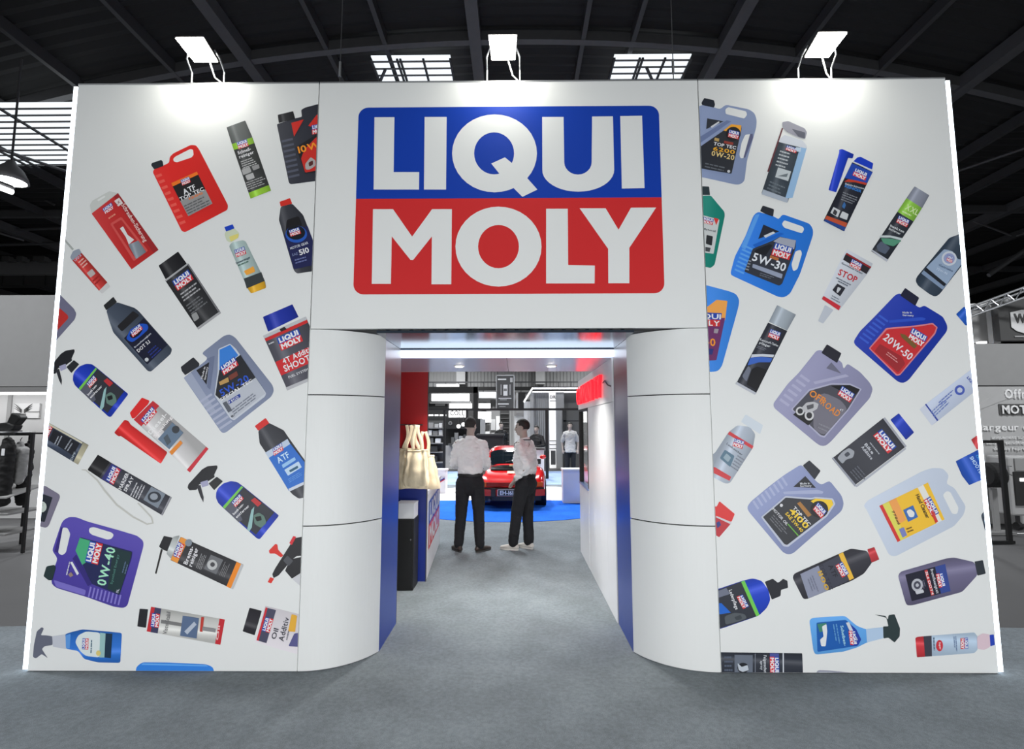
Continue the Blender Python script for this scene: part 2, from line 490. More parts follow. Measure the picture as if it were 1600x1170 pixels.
LEFT_PRINTS = [
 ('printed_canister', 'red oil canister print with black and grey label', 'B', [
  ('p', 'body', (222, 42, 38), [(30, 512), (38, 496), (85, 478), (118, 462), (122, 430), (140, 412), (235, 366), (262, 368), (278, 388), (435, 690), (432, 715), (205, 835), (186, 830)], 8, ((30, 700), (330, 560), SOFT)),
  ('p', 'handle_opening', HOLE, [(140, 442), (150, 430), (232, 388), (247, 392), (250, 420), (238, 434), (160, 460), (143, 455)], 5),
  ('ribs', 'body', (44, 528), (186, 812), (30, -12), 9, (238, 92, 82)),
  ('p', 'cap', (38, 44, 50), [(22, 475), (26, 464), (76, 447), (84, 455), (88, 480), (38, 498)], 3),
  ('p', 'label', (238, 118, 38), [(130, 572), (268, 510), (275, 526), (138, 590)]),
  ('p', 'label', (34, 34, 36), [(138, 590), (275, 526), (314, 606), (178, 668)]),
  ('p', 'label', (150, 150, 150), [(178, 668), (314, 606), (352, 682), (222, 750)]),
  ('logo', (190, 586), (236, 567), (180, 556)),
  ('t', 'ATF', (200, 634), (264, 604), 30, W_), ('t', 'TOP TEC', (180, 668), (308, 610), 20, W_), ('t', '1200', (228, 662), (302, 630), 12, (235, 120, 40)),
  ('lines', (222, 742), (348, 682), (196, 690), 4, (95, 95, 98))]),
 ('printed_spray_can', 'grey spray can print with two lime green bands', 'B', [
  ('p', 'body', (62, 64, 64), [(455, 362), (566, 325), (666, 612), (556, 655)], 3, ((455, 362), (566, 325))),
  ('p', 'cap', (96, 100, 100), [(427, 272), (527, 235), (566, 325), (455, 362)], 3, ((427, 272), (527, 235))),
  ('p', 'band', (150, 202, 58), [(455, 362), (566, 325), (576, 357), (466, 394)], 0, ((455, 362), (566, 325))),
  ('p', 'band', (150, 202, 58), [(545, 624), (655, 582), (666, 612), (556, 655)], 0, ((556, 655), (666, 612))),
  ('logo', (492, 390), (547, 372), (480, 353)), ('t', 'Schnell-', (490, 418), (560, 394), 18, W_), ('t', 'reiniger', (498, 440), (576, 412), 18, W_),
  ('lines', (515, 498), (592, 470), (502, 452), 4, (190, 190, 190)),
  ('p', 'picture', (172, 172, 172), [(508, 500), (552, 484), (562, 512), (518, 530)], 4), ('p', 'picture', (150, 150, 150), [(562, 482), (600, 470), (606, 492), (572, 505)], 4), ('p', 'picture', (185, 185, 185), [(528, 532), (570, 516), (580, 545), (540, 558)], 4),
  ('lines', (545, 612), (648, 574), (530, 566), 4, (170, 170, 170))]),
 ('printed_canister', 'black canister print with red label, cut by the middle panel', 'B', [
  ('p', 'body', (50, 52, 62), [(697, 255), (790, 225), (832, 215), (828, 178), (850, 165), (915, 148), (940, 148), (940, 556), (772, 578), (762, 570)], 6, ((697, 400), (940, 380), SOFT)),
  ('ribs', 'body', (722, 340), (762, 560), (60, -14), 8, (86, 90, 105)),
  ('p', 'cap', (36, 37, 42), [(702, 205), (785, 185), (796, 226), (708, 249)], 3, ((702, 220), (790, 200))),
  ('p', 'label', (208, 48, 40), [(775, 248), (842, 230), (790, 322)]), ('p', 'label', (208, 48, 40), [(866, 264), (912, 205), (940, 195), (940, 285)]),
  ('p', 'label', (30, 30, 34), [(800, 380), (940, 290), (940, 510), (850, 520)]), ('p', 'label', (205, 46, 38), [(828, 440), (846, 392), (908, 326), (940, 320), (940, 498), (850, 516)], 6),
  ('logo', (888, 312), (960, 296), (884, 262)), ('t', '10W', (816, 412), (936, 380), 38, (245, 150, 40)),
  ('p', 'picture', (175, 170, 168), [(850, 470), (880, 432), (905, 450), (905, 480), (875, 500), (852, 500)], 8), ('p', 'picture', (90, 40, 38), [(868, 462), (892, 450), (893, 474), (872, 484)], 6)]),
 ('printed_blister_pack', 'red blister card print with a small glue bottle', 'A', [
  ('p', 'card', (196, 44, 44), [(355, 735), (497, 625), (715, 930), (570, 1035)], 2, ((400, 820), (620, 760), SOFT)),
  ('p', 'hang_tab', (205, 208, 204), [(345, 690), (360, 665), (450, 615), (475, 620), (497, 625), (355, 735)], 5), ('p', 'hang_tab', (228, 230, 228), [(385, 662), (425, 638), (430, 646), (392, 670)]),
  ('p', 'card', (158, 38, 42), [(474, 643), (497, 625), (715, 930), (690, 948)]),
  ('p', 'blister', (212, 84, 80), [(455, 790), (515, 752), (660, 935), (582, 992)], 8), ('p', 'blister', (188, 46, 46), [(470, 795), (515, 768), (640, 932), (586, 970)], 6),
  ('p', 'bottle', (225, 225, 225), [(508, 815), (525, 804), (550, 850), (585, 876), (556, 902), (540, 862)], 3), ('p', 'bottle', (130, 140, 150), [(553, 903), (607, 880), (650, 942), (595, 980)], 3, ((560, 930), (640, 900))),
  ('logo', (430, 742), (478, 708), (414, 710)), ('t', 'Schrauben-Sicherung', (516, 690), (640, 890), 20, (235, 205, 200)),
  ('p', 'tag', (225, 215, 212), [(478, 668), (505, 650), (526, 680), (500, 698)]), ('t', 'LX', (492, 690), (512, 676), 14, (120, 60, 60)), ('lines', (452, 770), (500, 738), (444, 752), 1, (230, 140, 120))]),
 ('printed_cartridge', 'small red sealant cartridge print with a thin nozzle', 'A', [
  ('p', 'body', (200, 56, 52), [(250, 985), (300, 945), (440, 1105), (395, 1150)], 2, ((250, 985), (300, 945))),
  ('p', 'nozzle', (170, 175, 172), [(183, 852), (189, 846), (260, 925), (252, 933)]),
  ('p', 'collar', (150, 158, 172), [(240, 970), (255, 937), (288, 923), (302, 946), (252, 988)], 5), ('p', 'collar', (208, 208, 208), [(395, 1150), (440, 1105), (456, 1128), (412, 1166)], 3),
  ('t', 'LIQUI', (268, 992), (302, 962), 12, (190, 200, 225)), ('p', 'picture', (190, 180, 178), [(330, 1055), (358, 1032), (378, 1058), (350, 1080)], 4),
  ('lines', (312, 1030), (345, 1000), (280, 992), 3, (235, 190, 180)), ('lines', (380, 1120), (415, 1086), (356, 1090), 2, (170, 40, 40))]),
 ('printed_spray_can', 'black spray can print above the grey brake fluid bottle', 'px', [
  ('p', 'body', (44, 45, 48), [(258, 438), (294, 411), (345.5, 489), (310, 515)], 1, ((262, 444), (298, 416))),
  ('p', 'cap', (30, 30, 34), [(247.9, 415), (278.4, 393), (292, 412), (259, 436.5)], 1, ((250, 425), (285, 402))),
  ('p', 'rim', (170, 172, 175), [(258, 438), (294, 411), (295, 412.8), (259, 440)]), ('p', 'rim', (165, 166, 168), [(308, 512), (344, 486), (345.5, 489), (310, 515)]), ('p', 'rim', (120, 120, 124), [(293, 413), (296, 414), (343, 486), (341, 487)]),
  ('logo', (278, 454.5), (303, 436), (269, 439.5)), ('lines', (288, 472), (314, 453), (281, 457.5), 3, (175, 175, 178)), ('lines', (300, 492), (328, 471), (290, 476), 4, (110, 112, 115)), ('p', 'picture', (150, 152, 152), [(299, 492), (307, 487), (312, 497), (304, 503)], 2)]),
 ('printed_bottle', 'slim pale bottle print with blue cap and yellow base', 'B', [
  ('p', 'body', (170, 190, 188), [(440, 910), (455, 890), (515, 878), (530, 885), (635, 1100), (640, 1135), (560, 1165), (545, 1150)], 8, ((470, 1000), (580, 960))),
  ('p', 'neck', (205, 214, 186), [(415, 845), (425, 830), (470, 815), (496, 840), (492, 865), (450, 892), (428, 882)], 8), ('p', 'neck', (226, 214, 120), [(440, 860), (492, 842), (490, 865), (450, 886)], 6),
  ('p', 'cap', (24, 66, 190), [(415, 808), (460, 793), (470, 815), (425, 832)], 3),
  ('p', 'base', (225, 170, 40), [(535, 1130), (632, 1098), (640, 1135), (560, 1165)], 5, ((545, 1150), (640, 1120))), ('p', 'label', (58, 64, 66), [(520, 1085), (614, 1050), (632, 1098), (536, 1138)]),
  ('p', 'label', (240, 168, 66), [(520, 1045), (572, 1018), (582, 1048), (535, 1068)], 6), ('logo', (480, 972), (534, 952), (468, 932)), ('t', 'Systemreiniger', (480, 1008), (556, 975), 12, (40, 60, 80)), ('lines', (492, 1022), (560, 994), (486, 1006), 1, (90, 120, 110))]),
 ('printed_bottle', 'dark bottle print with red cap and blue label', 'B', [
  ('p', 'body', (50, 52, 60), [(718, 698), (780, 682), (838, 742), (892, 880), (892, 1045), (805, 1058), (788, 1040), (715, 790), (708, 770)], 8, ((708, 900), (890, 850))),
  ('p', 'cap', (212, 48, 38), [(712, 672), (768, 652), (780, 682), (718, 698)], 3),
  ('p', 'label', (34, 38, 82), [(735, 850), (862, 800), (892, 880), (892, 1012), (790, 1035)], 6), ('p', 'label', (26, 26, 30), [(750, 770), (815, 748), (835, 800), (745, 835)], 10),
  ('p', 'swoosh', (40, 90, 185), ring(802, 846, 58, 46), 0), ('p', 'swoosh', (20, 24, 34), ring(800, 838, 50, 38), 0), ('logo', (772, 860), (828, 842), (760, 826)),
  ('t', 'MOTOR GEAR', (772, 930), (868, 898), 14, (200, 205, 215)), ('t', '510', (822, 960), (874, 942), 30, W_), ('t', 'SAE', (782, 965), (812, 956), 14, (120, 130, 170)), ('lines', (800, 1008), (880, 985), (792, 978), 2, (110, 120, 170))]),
 ('printed_canister', 'grey canister corner print with red label at the lit left edge', 'C', [
  ('p', 'body', (112, 112, 136), [(120, 30), (165, 50), (210, 80), (295, 165), (310, 195), (300, 230), (140, 410), (120, 420)], 8),
  ('p', 'label', (192, 48, 44), [(110, 120), (170, 128), (258, 205), (262, 222), (150, 345), (110, 350)], 6), ('p', 'label', (50, 46, 50), [(110, 110), (165, 128), (200, 160), (160, 215), (110, 230)])]),
 ('printed_bottle', 'slate brake fluid bottle print with navy label', 'C', [
  ('p', 'body', (66, 76, 92), [(492, 175), (558, 125), (665, 160), (690, 180), (893, 410), (885, 440), (765, 548), (745, 545), (535, 310), (510, 240)], 10, ((570, 400), (740, 240))),
  ('p', 'cap', (38, 40, 42), [(475, 145), (535, 92), (558, 125), (492, 175)], 4), ('p', 'shoulder_band', (32, 32, 36), [(558, 272), (655, 178), (695, 205), (588, 305)], 8),
  ('p', 'label', (20, 24, 48), [(600, 345), (720, 222), (865, 385), (742, 505)], 4), ('p', 'swoosh', (26, 80, 190), [(612, 350), (640, 290), (700, 255), (745, 258), (750, 290), (700, 335), (650, 372)], 14), ('p', 'swoosh', (16, 18, 30), [(632, 330), (660, 280), (705, 268), (716, 295), (690, 330), (655, 348)], 10),
  ('logo', (655, 340), (716, 288), (636, 306)), ('t', 'Bremsfluessigkeit', (668, 405), (768, 318), 10, (210, 215, 225)), ('t', 'DOT 5.1', (690, 432), (762, 370), 22, W_), ('p', 'mark', (200, 205, 210), ring(740, 475, 12, 12, 14)), ('lines', (775, 470), (840, 410), (742, 425), 3, (40, 55, 130))]),
 ('printed_spray_bottle', 'blue trigger spray bottle print near the lit left edge', 'C', spray_bottle()),
 ('printed_can', 'grey blue can print with a cream base at the left edge', 'C', [
  ('p', 'body', (62, 72, 92), [(60, 855), (115, 845), (385, 995), (320, 1115), (70, 965)], 2, ((210, 1040), (250, 915))), ('p', 'base', (182, 176, 150), [(352, 978), (385, 995), (320, 1115), (292, 1098)], 2, ((320, 1115), (385, 995))),
  ('p', 'label', (30, 32, 40), [(172, 900), (330, 985), (290, 1060), (140, 965)]), ('logo', (130, 965), (168, 885), (92, 945)), ('lines', (200, 1000), (232, 935), (170, 985), 2, (160, 165, 175)), ('lines', (262, 1035), (300, 975), (232, 1015), 2, (150, 155, 165)), ('t', 'DPF', (285, 1090), (310, 1040), 14, (170, 180, 190)), ('p', 'base', (205, 200, 178), [(100, 850), (115, 845), (350, 978), (345, 988)])]),
 ('printed_additive_can', 'silver and red diesel can print with a red pouring funnel', 'px', [
  ('p', 'body', (208, 206, 206), [(209, 655.5), (239, 626), (326, 701), (297, 738)], 1, ((212, 660), (242, 632))),
  ('p', 'top_band', (198, 48, 56), [(209, 655.5), (239, 626), (249, 634), (221, 666)]), ('p', 'base_band', (205, 45, 60), [(292, 734), (322, 698), (326, 701), (297, 738)]),
  ('p', 'funnel', (224, 40, 40), [(203, 645), (222, 621), (234, 626), (232, 631), (211, 653), (206.7, 654)], 1.5), ('p', 'funnel', (220, 36, 36), [(178.5, 676), (195, 655.5), (201.5, 658), (204, 663), (262, 706.5), (251.5, 724.5), (189, 681), (186, 682)], 2, ((215, 702), (232, 682))),
  ('logo', (228, 665), (246, 643.5), (220, 656)), ('p', 'shade', (120, 120, 124), [(252, 668), (264, 655), (272, 662), (259, 677)]), ('t', 'Diesel-', (236, 679), (262, 648), 7, (240, 240, 240)), ('t', 'Spuelung', (243, 684), (270, 652), 5, (245, 240, 240)),
  ('p', 'picture', (104, 124, 146), [(247, 686), (270, 660), (287, 676), (265, 702)]), ('p', 'picture', (60, 64, 70), ring(275, 671, 6, 6, 14)), ('p', 'picture', (232, 140, 52), [(265, 706), (282, 688), (286, 692), (269, 711)]), ('p', 'picture', (80, 90, 100), [(256, 684), (262, 678), (268, 690), (262, 696)])]),
 ('printed_canister', 'silver blue canister print with a blue and black label', 'D', [
  ('p', 'body', (130, 140, 166), [(105, 585), (242, 480), (250, 462), (218, 440), (228, 425), (350, 330), (385, 320), (420, 340), (648, 632), (656, 665), (640, 700), (362, 920), (338, 922)], 14, ((250, 780), (520, 470), SOFT)),
  ('p', 'body', (160, 168, 190), [(105, 585), (150, 552), (310, 800), (262, 800)], 6), ('ribs', 'body', (200, 725), (340, 915), (72, -48), 7, (172, 178, 200)),
  ('p', 'cap', (42, 44, 50), [(88, 520), (165, 460), (203, 500), (200, 515), (115, 570), (95, 545)], 5), ('p', 'body', (110, 120, 148), [(245, 470), (295, 450), (268, 660), (248, 640), (265, 490)], 5), ('p', 'triangle', (34, 34, 40), [(183, 540), (262, 490), (245, 628)]),
  ('t', 'Made in', (222, 592), (240, 520), 12, (215, 215, 220)), ('t', 'Germany', (240, 600), (256, 520), 12, (215, 215, 220)),
  ('p', 'label', (200, 206, 216), [(294, 692), (314, 545), (318, 410), (390, 378), (425, 408), (610, 680), (602, 700), (415, 845), (392, 836)], 8), ('p', 'label', (58, 128, 214), [(325, 415), (390, 385), (440, 448), (325, 548)]), ('p', 'label', (38, 40, 46), [(324, 540), (452, 446), (545, 585), (335, 722), (300, 690)]), ('p', 'label', (186, 191, 201), [(335, 722), (545, 587), (603, 682), (412, 836), (398, 828)]),
  ('logo', (352, 572), (442, 508), (326, 520)), ('p', 'tag', (190, 150, 90), [(322, 612), (378, 582), (384, 610), (330, 632)]), ('p', 'tag', (120, 60, 50), [(380, 575), (430, 545), (440, 572), (392, 602)]), ('t', '5W-20', (340, 700), (510, 600), 42, (42, 86, 200)), ('t', 'SPECIAL TEC', (336, 728), (528, 606), 18, W_),
  ('p', 'tag', (30, 60, 150), [(376, 728), (450, 682), (455, 702), (384, 748)], 3), ('t', 'F ECO', (386, 742), (444, 706), 13, W_), ('lines', (415, 815), (580, 690), (395, 775), 3, (120, 125, 140)), ('p', 'tag', (90, 95, 105), [(345, 740), (368, 728), (404, 785), (380, 798)]), ('t', '1L', (402, 828), (420, 814), 12, (60, 60, 70))]),
 ('printed_additive_can', 'grey can print with blue cap and red SHOOTER band, cut by the column', 'D', [
  ('p', 'body', (80, 80, 90), [(597, 345), (856, 228), (985, 545), (735, 655)], 2, ((600, 400), (870, 280))), ('p', 'cap', (22, 46, 158), [(588, 215), (768, 138), (806, 215), (620, 305)], 4, ((590, 240), (790, 160))),
  ('p', 'rim', (190, 192, 196), [(588, 330), (850, 212), (860, 230), (597, 347)], 2), ('p', 'rim', (185, 186, 190), [(728, 645), (980, 540), (986, 556), (736, 664)], 2), ('p', 'band', (205, 45, 48), [(600, 347), (856, 232), (863, 250), (608, 364)]), ('p', 'band', (206, 44, 50), [(665, 490), (905, 382), (940, 468), (700, 572)]),
  ('p', 'shade', (40, 40, 44), [(690, 290), (720, 275), (735, 290), (700, 306)], 4), ('logo', (702, 422), (834, 362), (672, 345)), ('t', '4T Additiv', (716, 502), (900, 418), 34, W_), ('t', 'SHOOTER', (724, 550), (935, 456), 40, W_), ('t', 'FUEL SYSTEM CLEANER', (748, 590), (960, 500), 15, (215, 215, 220)), ('lines', (628, 388), (672, 368), (620, 372), 1, (200, 200, 205))]),
 ('printed_bottle', 'blue and dark ATF bottle print with red cap', 'D', [
  ('p', 'body', (50, 52, 60), [(560, 908), (625, 860), (715, 905), (738, 940), (920, 1195), (920, 1300), (807, 1322), (771, 1298), (740, 1265), (605, 1040), (568, 985)], 8, ((620, 1060), (760, 970))),
  ('p', 'cap', (214, 46, 44), [(538, 880), (605, 830), (627, 862), (560, 908)], 4), ('p', 'band', (188, 202, 222), [(602, 1042), (738, 958), (756, 990), (624, 1074)]), ('p', 'label', (38, 108, 200), [(624, 1074), (756, 988), (920, 1200), (747, 1274)]), ('p', 'band', (205, 212, 224), [(744, 1262), (900, 1190), (905, 1205), (752, 1278)]),
  ('logo', (658, 1062), (714, 1026), (646, 1016)), ('t', 'ATF', (685, 1108), (754, 1066), 38, (196, 224, 246)), ('p', 'tag', (150, 195, 236), [(704, 1116), (782, 1068), (790, 1086), (712, 1136)], 3), ('p', 'tag', (190, 214, 236), [(720, 1146), (806, 1094), (826, 1130), (742, 1182)], 3), ('lines', (752, 1226), (840, 1172), (740, 1200), 3, (90, 150, 220)), ('p', 'picture', (40, 90, 120), [(748, 1150), (800, 1120), (806, 1134), (756, 1162)], 4)]),
 ('printed_spray_bottle', 'blue trigger spray bottle print beside the ATF bottle', ('C', [(135, 555), (627, 688), (520, 823)], [(293.1, 763.1), (436.2, 806.2), (406, 841.7)]), spray_bottle()),
 ('printed_spray_can', 'black spray can print with a long curved hose', 'E', [
  ('p', 'body', (60, 62, 72), [(405, 150), (460, 70), (775, 250), (728, 342)], 3, ((560, 240), (610, 160))), ('p', 'cap', (22, 22, 26), [(347, 110), (400, 33), (462, 70), (407, 150)], 4, ((380, 130), (430, 50))), ('p', 'band', (52, 52, 116), [(418, 156), (470, 78), (522, 108), (472, 186)]),
  ('p', 'hose', (196, 196, 190), [(318, 108), (340, 108), (400, 160), (440, 215), (500, 285), (580, 345), (650, 382), (676, 378), (668, 352), (600, 280), (606, 276), (676, 350), (684, 382), (650, 390), (575, 352), (494, 292), (432, 220), (394, 166), (338, 114), (318, 112)]),
  ('logo', (480, 186), (516, 110), (440, 162)), ('t', 'MARDER', (520, 212), (560, 130), 20, W_), ('t', 'SPRAY', (545, 222), (585, 150), 18, W_), ('lines', (610, 262), (645, 190), (560, 238), 4, (200, 200, 205)), ('p', 'picture', (128, 138, 150), [(632, 262), (672, 195), (745, 232), (705, 305)], 3), ('p', 'picture', (50, 55, 64), ring(688, 248, 34, 28, 20)), ('p', 'picture', (150, 158, 168), ring(686, 246, 20, 17, 16)), ('p', 'rim', (150, 150, 158), [(722, 338), (768, 246), (775, 250), (728, 342)])]),
 ('printed_canister', 'dark canister corner print with a pale round mark at the left edge', 'E', [
  ('p', 'body', (122, 117, 136), [(60, 185), (130, 190), (205, 235), (208, 250), (150, 395), (135, 405), (60, 385)], 10), ('p', 'label', (34, 40, 50), [(60, 222), (90, 222), (170, 250), (130, 375), (60, 362)], 4), ('p', 'mark', (192, 202, 194), ring(115, 298, 25, 28, 20)), ('lines', (100, 304), (130, 292), (98, 286), 2, (120, 130, 125)), ('p', 'label', (110, 170, 160), [(60, 262), (96, 262), (88, 290), (60, 292)])]),
 ('printed_canister', 'purple oil canister print lying on its side with green letters', 'E', [
  ('p', 'body', (76, 62, 162), [(165, 650), (185, 590), (195, 560), (168, 520), (210, 395), (222, 368), (250, 350), (290, 350), (345, 372), (500, 415), (600, 445), (630, 470), (632, 495), (550, 800), (530, 812), (480, 805), (340, 755), (190, 710), (165, 690)], 12, ((420, 420), (330, 750), SOFT)),
  ('p', 'handle_opening', HOLE, [(222, 402), (246, 405), (260, 435), (238, 530), (218, 545), (198, 532)], 8), ('p', 'handle_opening', HOLE, [(357, 405), (378, 400), (470, 428), (482, 440), (470, 460), (450, 465), (370, 440), (354, 425)], 8),
  ('p', 'body', (52, 40, 122), [(212, 402), (222, 402), (198, 532), (180, 525)]), ('p', 'body', (120, 110, 196), [(175, 668), (340, 720), (335, 748), (188, 704)], 8), ('ribs', 'body', (360, 702), (530, 748), (-12, 52), 9, (132, 122, 205)), ('p', 'body', (50, 40, 120), [(272, 560), (290, 540), (372, 690), (350, 700)]),
  ('p', 'cap', (34, 52, 54), [(125, 650), (140, 600), (180, 592), (188, 605), (170, 670), (150, 670)], 5), ('p', 'label', (30, 36, 84), [(288, 520), (310, 452), (440, 488), (576, 525), (570, 562), (510, 746), (372, 690)], 6), ('p', 'label', (70, 172, 122), [(288, 520), (310, 455), (372, 472), (340, 580), (322, 592)]), ('p', 'label', (26, 52, 56), [(480, 505), (574, 530), (512, 740), (450, 712)]),
  ('p', 'tag', (225, 228, 230), [(262, 580), (272, 575), (306, 635), (296, 645)], 2), ('p', 'tag', (150, 130, 120), [(250, 640), (266, 628), (278, 645), (262, 655)]), ('logo', (402, 592), (428, 486), (336, 576)), ('t', '0W-40', (440, 700), (492, 508), 48, (168, 228, 196)), ('t', 'Synthoil Energy', (476, 690), (510, 540), 12, (80, 130, 120)), ('lines', (545, 640), (562, 580), (520, 628), 2, (90, 110, 140)), ('t', '5L', (505, 735), (512, 714), 12, (200, 200, 220)), ('lines', (250, 645), (268, 572), (236, 640), 1, (200, 200, 220))]),
 ('printed_spray_can', 'black spray can print with orange bands and a drooping straw', 'F', [
  ('p', 'body', (50, 50, 54), [(118, 568), (170, 450), (490, 592), (435, 716)], 3, ((250, 632), (300, 510))), ('p', 'cap', (34, 34, 38), [(60, 500), (85, 445), (130, 455), (108, 528), (75, 512)], 4), ('p', 'straw', (45, 42, 42), [(70, 512), (80, 515), (48, 638), (40, 636)]), ('p', 'shoulder', (192, 197, 197), [(98, 535), (132, 450), (166, 442), (122, 562)], 6, ((110, 540), (150, 450))),
  ('p', 'band', (236, 152, 62), [(120, 566), (172, 451), (208, 467), (154, 584)]), ('p', 'band', (240, 140, 40), [(403, 702), (455, 577), (478, 587), (425, 712)]), ('p', 'rim', (190, 192, 194), [(425, 712), (478, 587), (490, 592), (437, 716)]),
  ('logo', (164, 562), (192, 490), (132, 546)), ('t', 'Brems-', (204, 592), (238, 502), 22, W_), ('t', 'reiniger', (228, 602), (262, 510), 22, W_), ('lines', (276, 618), (310, 530), (246, 606), 4, (150, 150, 152)), ('p', 'picture', (110, 112, 116), [(290, 612), (325, 540), (388, 566), (352, 640)]), ('p', 'picture', (190, 192, 192), ring(332, 592, 26, 26, 16)), ('p', 'picture', (70, 70, 74), ring(334, 590, 12, 12, 12)), ('lines', (395, 655), (425, 585), (365, 642), 4, (130, 130, 132)), ('p', 'mark', (130, 140, 150), ring(212, 480, 18, 18, 16))]),
 ('printed_spray_gun', 'black and red pump sprayer print, cut by the column', 'F', [
  ('p', 'pump', (38, 38, 42), [(635, 640), (650, 610), (720, 500), (745, 458), (785, 450), (800, 450), (800, 545), (760, 548), (740, 562), (800, 548), (800, 620), (735, 663), (700, 622), (715, 590), (668, 646), (642, 660)], 5), ('p', 'pump', (78, 80, 86), [(690, 570), (712, 545), (742, 572), (718, 600)], 5), ('p', 'red_fitting', (218, 52, 44), [(618, 520), (652, 485), (662, 490), (665, 515), (692, 545), (680, 555), (650, 535), (622, 535)], 4), ('p', 'red_fitting', (222, 56, 46), [(612, 680), (625, 655), (645, 662), (630, 687)], 3), ('p', 'red_fitting', (212, 40, 52), [(722, 482), (742, 446), (757, 450), (735, 492)], 2), ('p', 'tank', (202, 203, 208), [(738, 664), (800, 620), (800, 720)], 3)]),
 ('printed_additive_can', 'silver can print with red ends lying on its side', 'F', [
  ('p', 'body', (206, 206, 202), [(-2, 930), (20, 805), (395, 870), (372, 998)], 3, ((190, 965), (206, 838))), ('p', 'cap', (34, 34, 40), [(-50, 905), (-38, 815), (5, 818), (-6, 912)], 3), ('p', 'band', (196, 42, 52), [(-2, 930), (20, 805), (42, 809), (20, 934)]), ('p', 'band', (196, 42, 52), [(345, 993), (368, 865), (395, 870), (372, 998)]), ('p', 'label', (62, 62, 94), [(18, 934), (40, 808), (72, 814), (54, 940)]), ('logo', (58, 912), (66, 842), (18, 906)),
  ('p', 'shade', (120, 120, 120), [(72, 870), (178, 888), (176, 905), (70, 888)]), ('t', 'Visco-Stabil', (100, 945), (120, 832), 22, (110, 110, 112)), ('p', 'picture', (88, 108, 140), [(168, 952), (182, 850), (264, 862), (252, 966)]), ('p', 'picture', (180, 190, 205), [(190, 930), (240, 880), (252, 895), (205, 945)]), ('p', 'picture', (190, 60, 50), [(268, 930), (276, 856), (290, 858), (282, 932)]), ('p', 'shade', (140, 140, 142), [(284, 905), (350, 916), (348, 935), (280, 924)]), ('t', 'Oil', (362, 975), (372, 900), 12, (240, 200, 200))]),
 ('printed_additive_can', 'white Oil Additiv can print with black cap, cut by the column', 'F', [
  ('p', 'body', (216, 211, 216), [(545, 985), (600, 800), (810, 852), (770, 1048)], 4, ((650, 1015), (700, 825), SOFT)), ('p', 'cap', (38, 36, 44), [(485, 930), (520, 810), (582, 826), (546, 950)], 4, ((500, 930), (540, 815))), ('p', 'band', (202, 46, 56), [(555, 975), (602, 808), (612, 811), (566, 978)]), ('p', 'label', (74, 74, 96), [(566, 978), (612, 811), (655, 822), (606, 990)]), ('logo', (622, 938), (642, 868), (582, 926)), ('t', 'Oil', (652, 972), (668, 918), 26, (70, 70, 80)), ('t', 'Additiv', (692, 982), (722, 862), 28, (70, 70, 80)), ('p', 'tag', (226, 172, 60), [(716, 930), (734, 842), (762, 850), (752, 932)], 4), ('p', 'picture', (90, 90, 140), [(718, 1004), (748, 940), (790, 935), (790, 1010)], 6), ('lines', (715, 975), (728, 920), (700, 970), 1, (130, 130, 140))]),
 ('printed_canister', 'bright blue canister top print cut by the floor', 'F', [('p', 'body', (50, 130, 222), [(-62, 1175), (-55, 1110), (-25, 1087), (100, 1088), (300, 1097), (335, 1112), (347, 1175)], 12), ('p', 'highlight', (100, 170, 240), [(-20, 1092), (300, 1101), (310, 1108), (-30, 1100)])]),
 ('printed_spray_bottle', 'light blue trigger spray bottle print lying in the bottom corner', 'E', [
  ('p', 'bottle_body', (40, 112, 204), [(232, 945), (260, 935), (320, 920), (440, 930), (522, 938), (514, 1090), (400, 1088), (330, 1070), (300, 1030), (235, 1018)], 10, ((380, 1085), (385, 925))), ('p', 'trigger_head', (100, 104, 120), [(70, 1060), (75, 1000), (90, 930), (115, 908), (126, 915), (110, 950), (135, 950), (170, 955), (170, 1000), (130, 1005), (115, 1020), (146, 1066), (115, 1045), (85, 1068)], 6), ('p', 'neck', (192, 196, 206), [(168, 955), (235, 945), (240, 1020), (172, 1008)], 4), ('p', 'bottle_body', (90, 150, 220), [(236, 950), (262, 942), (258, 1018), (238, 1014)], 4),
  ('p', 'label', (216, 226, 226), [(285, 985), (300, 950), (340, 930), (412, 936), (410, 1062), (340, 1055), (310, 1030)], 12), ('p', 'label', (150, 190, 190), [(412, 936), (440, 940), (434, 1062), (408, 1062)]), ('p', 'label', (24, 50, 72), [(440, 940), (474, 942), (466, 1066), (434, 1062)]), ('logo', (352, 1022), (355, 966), (320, 1020)), ('lines', (372, 1040), (376, 950), (358, 1040), 1, (80, 110, 130)), ('p', 'mark', (220, 200, 120), ring(404, 1040, 12, 14, 12))]),
]
